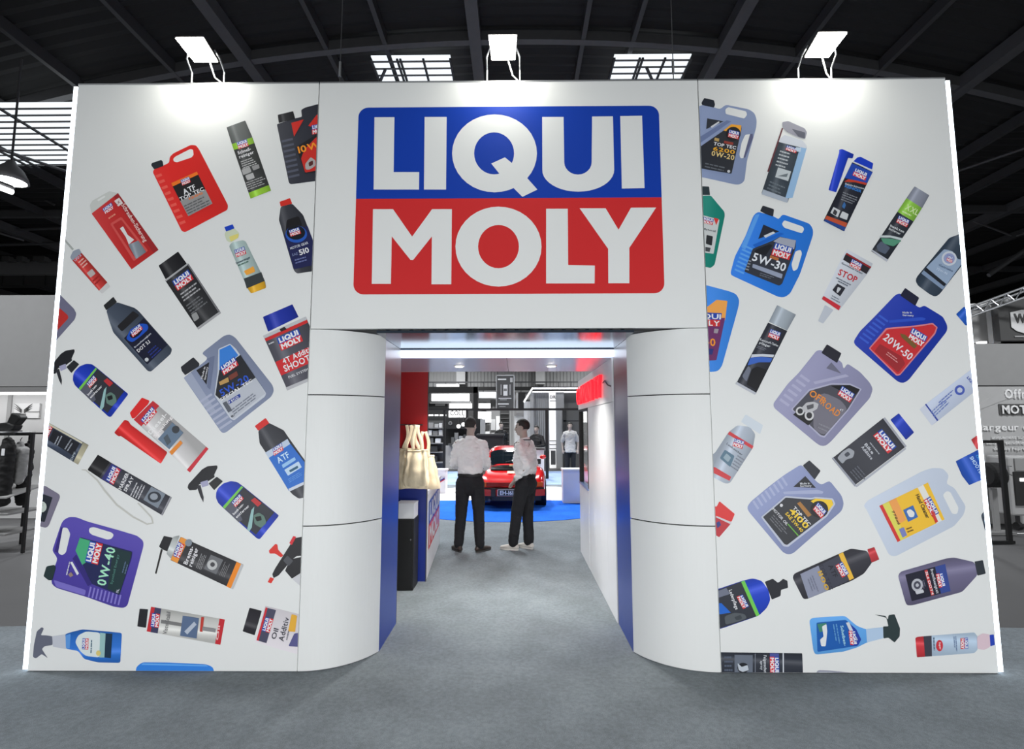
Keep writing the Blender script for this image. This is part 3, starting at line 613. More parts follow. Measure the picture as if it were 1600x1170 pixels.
RIGHT_PRINTS = [
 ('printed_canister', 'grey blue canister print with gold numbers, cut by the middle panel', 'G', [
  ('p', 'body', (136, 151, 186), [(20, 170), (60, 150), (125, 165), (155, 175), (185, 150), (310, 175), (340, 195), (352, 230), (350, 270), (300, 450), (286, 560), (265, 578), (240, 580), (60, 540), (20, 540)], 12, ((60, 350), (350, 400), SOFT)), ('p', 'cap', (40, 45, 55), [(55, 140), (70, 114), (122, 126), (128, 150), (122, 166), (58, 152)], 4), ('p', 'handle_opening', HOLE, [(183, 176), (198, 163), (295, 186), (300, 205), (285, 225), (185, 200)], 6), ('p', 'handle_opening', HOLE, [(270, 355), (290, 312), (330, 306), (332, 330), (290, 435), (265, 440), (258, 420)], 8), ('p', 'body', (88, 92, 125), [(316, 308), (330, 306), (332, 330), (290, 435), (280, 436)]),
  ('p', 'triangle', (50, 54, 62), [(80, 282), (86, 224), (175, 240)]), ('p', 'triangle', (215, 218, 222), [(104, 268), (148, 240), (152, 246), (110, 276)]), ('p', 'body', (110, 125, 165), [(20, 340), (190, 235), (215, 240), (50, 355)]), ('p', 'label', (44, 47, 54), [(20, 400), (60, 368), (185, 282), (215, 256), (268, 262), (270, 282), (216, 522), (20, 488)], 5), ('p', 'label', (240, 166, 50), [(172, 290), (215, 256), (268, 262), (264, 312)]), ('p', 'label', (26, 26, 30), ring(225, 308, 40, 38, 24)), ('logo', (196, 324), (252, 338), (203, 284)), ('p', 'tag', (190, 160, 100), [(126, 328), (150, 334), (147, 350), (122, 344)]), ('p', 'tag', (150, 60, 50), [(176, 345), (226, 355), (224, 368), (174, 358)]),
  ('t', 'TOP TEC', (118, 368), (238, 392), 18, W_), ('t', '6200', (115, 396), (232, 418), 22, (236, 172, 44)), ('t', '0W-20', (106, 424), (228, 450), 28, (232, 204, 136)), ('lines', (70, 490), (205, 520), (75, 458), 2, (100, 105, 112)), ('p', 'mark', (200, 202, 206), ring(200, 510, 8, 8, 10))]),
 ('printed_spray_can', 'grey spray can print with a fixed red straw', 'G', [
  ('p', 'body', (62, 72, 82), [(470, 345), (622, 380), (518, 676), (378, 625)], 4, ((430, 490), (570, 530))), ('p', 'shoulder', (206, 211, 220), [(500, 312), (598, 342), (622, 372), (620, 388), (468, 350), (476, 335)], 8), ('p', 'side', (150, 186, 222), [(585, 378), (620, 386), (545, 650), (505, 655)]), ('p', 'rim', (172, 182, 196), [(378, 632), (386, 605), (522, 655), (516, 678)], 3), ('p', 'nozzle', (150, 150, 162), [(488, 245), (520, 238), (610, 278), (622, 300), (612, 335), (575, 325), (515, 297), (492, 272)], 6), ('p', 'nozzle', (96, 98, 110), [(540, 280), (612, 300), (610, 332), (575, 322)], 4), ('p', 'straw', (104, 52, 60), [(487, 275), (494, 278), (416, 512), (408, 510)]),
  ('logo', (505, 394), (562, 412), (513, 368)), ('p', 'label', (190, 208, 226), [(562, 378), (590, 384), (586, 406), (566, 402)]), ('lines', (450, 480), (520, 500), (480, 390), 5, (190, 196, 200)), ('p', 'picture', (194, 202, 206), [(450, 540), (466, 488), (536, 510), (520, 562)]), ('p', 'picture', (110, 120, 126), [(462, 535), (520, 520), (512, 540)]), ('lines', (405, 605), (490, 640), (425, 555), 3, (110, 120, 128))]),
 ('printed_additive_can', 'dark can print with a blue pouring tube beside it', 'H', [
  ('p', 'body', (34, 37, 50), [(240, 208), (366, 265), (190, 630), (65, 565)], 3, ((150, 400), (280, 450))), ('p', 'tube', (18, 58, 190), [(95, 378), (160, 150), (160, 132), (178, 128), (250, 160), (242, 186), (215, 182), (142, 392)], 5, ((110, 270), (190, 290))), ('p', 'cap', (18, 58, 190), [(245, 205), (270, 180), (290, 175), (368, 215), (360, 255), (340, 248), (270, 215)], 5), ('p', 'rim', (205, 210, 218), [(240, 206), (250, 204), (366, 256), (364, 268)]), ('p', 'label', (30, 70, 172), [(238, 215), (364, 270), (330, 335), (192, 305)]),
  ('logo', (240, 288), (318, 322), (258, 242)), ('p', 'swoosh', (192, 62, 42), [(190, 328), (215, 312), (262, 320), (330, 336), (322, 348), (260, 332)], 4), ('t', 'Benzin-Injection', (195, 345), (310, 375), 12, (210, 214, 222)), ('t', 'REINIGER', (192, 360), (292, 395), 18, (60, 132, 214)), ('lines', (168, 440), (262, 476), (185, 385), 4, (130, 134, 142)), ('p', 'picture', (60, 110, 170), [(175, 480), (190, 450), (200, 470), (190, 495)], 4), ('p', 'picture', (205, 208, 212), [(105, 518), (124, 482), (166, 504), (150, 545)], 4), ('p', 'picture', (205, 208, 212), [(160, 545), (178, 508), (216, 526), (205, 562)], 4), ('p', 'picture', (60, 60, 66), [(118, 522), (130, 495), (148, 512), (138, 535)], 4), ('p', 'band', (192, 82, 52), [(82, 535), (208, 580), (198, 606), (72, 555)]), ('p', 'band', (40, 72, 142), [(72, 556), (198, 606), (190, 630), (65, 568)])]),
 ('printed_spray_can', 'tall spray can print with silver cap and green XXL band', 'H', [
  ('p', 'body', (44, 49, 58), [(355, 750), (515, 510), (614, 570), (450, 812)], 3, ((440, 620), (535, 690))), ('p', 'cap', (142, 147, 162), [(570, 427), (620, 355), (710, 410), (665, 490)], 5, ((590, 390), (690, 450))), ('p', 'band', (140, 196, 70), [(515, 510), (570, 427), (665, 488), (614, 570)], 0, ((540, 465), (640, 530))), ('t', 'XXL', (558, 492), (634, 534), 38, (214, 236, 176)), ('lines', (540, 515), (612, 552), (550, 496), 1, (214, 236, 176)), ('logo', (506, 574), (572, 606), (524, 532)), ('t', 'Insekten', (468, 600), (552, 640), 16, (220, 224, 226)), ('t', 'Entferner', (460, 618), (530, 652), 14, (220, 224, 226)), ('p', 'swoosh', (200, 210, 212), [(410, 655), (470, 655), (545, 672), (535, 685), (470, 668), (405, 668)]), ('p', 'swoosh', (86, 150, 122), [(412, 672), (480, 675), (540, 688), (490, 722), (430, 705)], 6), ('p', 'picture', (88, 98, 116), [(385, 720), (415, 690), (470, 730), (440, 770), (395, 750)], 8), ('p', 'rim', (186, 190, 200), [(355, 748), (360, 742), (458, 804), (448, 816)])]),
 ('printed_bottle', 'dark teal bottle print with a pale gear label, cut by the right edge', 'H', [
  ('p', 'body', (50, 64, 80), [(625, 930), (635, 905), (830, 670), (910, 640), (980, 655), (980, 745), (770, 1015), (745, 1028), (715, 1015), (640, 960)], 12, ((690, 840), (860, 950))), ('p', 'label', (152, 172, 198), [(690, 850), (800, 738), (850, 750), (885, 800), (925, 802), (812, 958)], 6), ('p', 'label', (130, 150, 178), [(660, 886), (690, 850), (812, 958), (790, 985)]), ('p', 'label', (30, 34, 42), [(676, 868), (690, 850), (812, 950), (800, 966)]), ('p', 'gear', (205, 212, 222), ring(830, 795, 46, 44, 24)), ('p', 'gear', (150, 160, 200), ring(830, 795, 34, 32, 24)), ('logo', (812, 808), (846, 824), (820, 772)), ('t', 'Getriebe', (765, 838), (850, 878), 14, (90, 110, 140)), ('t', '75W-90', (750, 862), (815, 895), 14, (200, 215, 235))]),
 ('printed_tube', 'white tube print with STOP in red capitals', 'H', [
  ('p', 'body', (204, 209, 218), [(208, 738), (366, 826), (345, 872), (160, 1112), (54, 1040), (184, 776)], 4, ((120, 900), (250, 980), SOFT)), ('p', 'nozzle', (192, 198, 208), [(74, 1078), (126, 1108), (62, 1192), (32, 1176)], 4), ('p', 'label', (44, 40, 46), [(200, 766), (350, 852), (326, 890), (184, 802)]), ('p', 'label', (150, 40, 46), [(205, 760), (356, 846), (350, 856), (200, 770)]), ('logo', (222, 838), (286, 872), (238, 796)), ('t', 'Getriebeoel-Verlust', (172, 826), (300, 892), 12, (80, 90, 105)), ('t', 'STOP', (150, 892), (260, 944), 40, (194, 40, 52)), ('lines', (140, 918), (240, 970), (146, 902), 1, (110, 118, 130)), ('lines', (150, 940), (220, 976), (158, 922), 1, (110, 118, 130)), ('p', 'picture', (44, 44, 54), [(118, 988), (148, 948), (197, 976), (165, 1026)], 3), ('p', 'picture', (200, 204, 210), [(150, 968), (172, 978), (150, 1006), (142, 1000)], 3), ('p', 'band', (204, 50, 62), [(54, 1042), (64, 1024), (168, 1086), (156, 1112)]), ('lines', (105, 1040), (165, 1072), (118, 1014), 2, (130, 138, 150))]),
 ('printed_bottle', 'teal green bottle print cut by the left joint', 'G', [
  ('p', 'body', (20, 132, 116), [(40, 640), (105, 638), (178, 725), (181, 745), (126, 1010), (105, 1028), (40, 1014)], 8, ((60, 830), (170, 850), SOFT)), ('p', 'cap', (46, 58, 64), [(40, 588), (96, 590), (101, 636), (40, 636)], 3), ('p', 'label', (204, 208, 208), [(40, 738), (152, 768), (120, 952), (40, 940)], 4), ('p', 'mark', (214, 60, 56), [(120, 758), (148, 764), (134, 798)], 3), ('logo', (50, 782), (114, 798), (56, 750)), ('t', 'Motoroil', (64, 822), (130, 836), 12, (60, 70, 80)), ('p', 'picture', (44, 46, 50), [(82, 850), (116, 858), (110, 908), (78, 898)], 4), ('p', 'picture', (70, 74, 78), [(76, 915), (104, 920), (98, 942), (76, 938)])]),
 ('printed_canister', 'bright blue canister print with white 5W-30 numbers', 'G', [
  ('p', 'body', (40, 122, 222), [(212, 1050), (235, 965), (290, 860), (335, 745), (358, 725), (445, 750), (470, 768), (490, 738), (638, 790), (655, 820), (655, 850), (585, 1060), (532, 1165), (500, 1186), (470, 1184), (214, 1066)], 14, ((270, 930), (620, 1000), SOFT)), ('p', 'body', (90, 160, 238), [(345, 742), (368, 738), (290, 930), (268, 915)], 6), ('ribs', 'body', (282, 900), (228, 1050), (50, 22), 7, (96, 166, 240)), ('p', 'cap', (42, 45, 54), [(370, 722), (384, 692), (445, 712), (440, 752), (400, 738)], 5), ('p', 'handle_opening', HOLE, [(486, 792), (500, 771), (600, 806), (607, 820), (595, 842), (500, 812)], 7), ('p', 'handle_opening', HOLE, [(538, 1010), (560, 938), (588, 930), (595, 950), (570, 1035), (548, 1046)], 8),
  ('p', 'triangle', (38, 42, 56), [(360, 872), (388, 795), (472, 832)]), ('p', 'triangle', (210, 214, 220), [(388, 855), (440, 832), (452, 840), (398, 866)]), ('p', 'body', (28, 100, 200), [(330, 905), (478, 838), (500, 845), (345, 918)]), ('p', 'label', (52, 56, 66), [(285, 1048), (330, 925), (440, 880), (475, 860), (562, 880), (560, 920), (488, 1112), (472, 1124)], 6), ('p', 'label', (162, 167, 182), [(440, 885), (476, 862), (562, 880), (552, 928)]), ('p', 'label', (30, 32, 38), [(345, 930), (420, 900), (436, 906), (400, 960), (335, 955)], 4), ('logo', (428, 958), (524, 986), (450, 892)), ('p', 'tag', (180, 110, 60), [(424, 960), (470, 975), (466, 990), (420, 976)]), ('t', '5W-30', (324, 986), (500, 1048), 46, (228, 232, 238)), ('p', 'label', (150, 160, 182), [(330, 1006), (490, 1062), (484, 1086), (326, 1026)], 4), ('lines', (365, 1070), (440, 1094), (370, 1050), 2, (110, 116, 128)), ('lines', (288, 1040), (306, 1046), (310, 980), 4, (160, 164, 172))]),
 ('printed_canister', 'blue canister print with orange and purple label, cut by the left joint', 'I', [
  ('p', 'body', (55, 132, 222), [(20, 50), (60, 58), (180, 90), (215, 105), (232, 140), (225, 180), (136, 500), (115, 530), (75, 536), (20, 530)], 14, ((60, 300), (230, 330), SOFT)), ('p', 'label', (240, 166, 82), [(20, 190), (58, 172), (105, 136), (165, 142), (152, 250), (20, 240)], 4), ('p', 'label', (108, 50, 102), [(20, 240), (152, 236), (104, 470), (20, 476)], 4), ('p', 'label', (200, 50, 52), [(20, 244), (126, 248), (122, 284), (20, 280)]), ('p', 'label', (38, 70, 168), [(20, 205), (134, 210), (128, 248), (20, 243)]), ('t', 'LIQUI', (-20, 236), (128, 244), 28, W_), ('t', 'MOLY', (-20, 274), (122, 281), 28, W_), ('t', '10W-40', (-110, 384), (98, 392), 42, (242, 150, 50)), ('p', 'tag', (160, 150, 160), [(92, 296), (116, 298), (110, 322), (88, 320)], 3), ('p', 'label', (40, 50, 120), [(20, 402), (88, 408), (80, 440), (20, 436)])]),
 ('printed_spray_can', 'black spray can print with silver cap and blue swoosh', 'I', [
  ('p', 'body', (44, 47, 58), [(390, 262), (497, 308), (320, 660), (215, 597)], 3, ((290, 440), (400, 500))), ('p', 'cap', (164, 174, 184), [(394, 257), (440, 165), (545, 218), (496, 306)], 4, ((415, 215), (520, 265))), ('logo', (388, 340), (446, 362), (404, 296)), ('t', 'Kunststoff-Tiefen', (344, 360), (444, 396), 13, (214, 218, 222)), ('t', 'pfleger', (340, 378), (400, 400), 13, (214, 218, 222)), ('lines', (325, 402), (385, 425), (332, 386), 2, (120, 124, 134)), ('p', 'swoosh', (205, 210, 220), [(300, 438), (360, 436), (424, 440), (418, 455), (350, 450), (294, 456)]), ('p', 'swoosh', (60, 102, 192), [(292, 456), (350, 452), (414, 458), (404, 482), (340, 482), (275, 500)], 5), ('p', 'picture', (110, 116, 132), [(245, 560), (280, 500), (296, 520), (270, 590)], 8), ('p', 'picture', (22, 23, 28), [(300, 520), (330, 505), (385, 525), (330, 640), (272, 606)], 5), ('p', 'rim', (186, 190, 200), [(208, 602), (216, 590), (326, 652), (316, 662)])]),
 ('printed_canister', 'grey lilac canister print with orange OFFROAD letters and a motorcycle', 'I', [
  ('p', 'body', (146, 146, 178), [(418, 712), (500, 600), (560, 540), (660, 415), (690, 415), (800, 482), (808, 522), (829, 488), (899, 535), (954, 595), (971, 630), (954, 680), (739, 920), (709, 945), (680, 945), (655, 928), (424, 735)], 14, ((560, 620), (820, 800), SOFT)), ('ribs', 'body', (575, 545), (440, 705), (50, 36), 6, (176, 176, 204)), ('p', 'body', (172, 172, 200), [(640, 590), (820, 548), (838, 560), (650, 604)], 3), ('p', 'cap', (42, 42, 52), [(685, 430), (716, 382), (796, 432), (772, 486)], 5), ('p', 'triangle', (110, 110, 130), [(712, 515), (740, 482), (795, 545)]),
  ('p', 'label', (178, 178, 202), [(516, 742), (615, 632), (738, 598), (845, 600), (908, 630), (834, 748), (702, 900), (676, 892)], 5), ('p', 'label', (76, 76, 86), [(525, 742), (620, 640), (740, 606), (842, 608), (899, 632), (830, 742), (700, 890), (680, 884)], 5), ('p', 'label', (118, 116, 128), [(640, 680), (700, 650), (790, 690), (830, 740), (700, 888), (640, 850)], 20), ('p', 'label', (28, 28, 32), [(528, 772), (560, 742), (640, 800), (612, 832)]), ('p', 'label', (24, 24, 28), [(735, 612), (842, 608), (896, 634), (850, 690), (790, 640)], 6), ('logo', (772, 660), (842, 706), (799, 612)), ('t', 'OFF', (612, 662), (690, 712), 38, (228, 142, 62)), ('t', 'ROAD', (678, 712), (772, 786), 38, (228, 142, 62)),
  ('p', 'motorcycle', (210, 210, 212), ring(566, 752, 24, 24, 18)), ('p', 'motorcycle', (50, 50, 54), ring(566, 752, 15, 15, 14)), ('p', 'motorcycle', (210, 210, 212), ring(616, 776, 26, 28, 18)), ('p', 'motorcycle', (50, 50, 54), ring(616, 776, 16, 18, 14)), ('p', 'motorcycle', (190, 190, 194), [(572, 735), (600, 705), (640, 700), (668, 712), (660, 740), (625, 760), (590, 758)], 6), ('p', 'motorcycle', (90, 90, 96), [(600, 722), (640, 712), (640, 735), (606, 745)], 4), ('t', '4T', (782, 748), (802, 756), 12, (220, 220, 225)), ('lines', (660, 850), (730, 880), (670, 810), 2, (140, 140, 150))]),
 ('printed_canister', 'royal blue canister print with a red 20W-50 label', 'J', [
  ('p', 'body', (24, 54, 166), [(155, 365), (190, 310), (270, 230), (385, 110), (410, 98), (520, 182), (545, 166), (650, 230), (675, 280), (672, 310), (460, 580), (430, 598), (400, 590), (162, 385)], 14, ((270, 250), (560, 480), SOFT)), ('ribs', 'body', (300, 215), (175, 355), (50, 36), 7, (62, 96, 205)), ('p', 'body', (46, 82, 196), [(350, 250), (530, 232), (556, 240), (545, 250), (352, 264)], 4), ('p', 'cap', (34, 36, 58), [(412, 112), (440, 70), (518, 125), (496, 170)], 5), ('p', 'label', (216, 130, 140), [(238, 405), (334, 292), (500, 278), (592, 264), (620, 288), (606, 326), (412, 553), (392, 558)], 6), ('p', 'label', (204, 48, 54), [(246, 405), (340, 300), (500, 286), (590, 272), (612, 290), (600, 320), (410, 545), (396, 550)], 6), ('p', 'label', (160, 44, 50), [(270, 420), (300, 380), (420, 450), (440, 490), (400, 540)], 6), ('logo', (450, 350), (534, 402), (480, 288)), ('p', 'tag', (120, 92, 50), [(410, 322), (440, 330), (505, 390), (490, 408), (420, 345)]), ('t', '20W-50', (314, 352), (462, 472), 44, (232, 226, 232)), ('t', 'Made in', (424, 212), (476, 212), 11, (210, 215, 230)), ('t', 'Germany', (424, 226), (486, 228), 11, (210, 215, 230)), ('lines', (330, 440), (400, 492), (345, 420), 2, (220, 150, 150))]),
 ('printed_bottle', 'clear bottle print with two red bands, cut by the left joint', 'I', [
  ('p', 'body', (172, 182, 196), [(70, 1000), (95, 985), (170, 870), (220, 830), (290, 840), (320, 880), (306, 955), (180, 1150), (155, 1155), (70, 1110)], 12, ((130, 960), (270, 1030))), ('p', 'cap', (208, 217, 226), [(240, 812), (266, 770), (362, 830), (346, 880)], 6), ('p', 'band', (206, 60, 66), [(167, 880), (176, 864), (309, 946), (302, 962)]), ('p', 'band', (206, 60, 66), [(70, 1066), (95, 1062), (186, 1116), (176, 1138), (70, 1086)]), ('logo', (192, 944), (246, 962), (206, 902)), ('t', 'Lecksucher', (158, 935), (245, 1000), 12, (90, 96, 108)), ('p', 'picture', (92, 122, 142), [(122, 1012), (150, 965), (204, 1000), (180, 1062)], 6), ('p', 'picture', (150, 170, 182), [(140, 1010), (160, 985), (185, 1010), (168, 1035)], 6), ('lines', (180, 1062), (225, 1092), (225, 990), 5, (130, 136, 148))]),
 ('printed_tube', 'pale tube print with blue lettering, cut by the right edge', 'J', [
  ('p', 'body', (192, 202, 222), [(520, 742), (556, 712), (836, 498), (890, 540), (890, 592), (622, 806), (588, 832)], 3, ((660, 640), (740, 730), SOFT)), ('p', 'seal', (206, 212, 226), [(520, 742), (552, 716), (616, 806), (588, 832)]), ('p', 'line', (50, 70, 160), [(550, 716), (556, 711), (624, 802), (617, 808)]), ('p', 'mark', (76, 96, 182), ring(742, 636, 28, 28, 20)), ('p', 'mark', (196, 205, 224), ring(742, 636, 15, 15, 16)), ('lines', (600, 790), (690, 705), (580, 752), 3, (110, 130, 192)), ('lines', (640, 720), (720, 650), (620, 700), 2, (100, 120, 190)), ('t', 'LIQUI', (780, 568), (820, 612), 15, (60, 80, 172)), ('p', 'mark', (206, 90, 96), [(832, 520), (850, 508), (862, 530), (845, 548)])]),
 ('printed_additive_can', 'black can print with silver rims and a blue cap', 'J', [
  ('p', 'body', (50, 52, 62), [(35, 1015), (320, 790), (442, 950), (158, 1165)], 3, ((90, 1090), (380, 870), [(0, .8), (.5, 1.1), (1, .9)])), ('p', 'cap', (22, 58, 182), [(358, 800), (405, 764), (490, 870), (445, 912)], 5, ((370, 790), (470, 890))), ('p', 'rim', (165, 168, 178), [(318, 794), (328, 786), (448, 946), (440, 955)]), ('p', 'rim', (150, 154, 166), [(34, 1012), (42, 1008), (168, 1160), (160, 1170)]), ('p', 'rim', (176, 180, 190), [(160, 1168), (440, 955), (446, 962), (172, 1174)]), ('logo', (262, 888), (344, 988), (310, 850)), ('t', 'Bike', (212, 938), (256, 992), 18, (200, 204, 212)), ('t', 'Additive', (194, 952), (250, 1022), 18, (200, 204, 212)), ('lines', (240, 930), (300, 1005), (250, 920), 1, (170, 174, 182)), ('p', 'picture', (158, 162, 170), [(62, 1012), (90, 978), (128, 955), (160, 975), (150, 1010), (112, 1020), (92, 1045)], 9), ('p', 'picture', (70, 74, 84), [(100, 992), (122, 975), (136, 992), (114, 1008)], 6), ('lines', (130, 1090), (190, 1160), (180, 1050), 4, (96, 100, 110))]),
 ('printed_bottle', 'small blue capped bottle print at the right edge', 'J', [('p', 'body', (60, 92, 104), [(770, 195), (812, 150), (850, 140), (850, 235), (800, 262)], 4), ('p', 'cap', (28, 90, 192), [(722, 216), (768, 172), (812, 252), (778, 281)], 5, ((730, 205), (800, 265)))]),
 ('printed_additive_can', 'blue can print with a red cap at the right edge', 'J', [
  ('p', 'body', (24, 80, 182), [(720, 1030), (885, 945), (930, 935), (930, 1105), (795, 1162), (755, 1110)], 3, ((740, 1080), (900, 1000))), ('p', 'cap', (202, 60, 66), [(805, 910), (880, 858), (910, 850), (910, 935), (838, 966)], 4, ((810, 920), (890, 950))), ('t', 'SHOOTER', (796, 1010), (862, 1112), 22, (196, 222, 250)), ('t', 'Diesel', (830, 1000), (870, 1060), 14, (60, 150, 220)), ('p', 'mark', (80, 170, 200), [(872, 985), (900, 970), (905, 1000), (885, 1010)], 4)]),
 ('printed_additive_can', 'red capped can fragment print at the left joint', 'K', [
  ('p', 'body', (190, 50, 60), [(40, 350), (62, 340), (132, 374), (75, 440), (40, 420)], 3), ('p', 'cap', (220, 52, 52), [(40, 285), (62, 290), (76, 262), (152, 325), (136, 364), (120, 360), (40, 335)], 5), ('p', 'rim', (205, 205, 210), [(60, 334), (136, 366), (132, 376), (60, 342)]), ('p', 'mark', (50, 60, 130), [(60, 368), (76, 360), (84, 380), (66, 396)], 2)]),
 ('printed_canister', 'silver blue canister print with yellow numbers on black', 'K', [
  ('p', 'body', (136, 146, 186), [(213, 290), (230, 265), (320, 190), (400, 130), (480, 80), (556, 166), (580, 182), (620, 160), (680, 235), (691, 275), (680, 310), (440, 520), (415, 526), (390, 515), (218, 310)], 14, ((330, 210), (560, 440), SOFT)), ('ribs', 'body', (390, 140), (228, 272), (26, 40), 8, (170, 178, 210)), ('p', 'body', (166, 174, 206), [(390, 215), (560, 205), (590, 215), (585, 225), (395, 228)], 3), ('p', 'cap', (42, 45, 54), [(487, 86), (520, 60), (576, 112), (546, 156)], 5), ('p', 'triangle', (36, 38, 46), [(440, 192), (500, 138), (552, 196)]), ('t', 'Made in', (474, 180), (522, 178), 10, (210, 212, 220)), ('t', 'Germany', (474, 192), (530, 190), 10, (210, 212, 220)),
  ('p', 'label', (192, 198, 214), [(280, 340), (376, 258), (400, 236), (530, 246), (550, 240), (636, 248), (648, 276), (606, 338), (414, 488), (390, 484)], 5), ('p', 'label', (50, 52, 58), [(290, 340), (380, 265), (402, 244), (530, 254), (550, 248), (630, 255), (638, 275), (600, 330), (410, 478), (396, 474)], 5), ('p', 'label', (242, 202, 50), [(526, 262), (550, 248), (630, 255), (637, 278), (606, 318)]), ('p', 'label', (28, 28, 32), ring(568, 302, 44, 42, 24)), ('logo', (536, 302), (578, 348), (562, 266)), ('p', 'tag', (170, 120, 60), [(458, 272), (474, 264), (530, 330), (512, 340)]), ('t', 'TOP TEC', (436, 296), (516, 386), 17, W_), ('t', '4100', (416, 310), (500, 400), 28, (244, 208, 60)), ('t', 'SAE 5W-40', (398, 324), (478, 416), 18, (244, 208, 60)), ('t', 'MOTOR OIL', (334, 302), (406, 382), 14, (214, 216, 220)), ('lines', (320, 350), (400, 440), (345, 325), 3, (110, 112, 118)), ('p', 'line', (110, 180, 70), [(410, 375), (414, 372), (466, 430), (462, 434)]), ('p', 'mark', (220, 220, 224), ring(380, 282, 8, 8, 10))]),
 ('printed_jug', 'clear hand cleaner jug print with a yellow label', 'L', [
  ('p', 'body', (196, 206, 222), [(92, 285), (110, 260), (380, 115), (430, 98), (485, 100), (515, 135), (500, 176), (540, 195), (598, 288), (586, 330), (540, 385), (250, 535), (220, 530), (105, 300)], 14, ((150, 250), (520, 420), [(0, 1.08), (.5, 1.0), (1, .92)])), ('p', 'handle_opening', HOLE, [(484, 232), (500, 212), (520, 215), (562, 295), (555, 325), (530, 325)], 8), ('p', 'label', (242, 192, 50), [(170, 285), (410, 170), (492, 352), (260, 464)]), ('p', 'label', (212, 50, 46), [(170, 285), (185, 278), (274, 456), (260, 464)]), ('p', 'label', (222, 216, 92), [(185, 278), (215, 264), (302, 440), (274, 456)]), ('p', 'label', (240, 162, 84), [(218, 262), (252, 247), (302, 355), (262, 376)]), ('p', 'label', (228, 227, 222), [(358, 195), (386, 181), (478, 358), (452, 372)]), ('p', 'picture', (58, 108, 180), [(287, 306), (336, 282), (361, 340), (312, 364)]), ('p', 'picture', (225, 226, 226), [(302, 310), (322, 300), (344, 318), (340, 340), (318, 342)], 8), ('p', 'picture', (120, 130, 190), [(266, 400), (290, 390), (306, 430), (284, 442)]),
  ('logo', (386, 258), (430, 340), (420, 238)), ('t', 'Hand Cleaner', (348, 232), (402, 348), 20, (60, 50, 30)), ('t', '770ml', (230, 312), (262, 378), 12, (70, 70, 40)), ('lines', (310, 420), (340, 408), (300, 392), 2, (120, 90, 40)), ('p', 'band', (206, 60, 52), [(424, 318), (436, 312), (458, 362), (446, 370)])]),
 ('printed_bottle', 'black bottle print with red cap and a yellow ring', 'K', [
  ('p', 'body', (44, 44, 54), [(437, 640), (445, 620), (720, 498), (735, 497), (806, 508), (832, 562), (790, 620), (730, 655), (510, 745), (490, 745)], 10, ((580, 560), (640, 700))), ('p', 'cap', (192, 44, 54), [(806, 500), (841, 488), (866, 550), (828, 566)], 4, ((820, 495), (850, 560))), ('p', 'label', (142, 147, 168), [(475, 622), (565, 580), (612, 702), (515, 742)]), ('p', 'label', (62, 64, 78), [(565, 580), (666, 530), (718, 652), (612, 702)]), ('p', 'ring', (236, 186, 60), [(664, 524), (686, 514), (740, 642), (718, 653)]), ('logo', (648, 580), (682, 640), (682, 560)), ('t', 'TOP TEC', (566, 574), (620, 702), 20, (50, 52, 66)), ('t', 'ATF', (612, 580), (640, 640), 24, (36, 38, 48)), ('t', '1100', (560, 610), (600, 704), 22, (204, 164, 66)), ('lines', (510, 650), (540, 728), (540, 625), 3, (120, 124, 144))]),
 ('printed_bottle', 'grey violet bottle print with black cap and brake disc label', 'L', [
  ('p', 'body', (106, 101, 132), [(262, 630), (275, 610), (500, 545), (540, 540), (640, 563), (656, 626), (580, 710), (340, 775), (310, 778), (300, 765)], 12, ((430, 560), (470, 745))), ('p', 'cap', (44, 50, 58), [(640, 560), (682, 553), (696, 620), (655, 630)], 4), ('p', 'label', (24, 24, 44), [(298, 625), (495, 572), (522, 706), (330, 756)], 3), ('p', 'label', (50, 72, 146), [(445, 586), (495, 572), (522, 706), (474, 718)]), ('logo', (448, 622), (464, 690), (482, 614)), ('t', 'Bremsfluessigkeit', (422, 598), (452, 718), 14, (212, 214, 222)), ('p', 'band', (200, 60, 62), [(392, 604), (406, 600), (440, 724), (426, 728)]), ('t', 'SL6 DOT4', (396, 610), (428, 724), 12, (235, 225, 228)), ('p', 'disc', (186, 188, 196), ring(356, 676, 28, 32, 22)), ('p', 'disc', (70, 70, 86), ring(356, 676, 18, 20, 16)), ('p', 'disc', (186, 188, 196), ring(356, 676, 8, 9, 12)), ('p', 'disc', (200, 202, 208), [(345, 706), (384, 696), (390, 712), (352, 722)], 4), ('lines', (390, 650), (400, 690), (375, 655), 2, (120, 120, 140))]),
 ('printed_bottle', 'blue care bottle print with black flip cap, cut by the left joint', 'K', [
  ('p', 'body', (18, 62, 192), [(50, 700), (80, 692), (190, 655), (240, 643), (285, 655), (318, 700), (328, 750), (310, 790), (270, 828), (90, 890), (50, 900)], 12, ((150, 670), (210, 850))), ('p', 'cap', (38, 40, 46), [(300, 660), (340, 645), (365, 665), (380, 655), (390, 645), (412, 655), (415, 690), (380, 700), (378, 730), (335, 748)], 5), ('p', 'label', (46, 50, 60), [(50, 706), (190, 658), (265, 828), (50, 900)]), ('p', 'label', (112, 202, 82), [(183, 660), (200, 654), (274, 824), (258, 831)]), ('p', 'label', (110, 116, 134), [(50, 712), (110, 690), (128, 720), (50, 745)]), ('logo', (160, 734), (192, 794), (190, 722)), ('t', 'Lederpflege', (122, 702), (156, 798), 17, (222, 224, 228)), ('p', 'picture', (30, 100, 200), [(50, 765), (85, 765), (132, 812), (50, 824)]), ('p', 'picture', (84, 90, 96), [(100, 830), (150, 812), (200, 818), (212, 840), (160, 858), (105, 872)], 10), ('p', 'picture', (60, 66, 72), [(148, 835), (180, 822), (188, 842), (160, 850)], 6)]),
 ('printed_spray_can', 'black spray can print lying along the floor', 'K', [
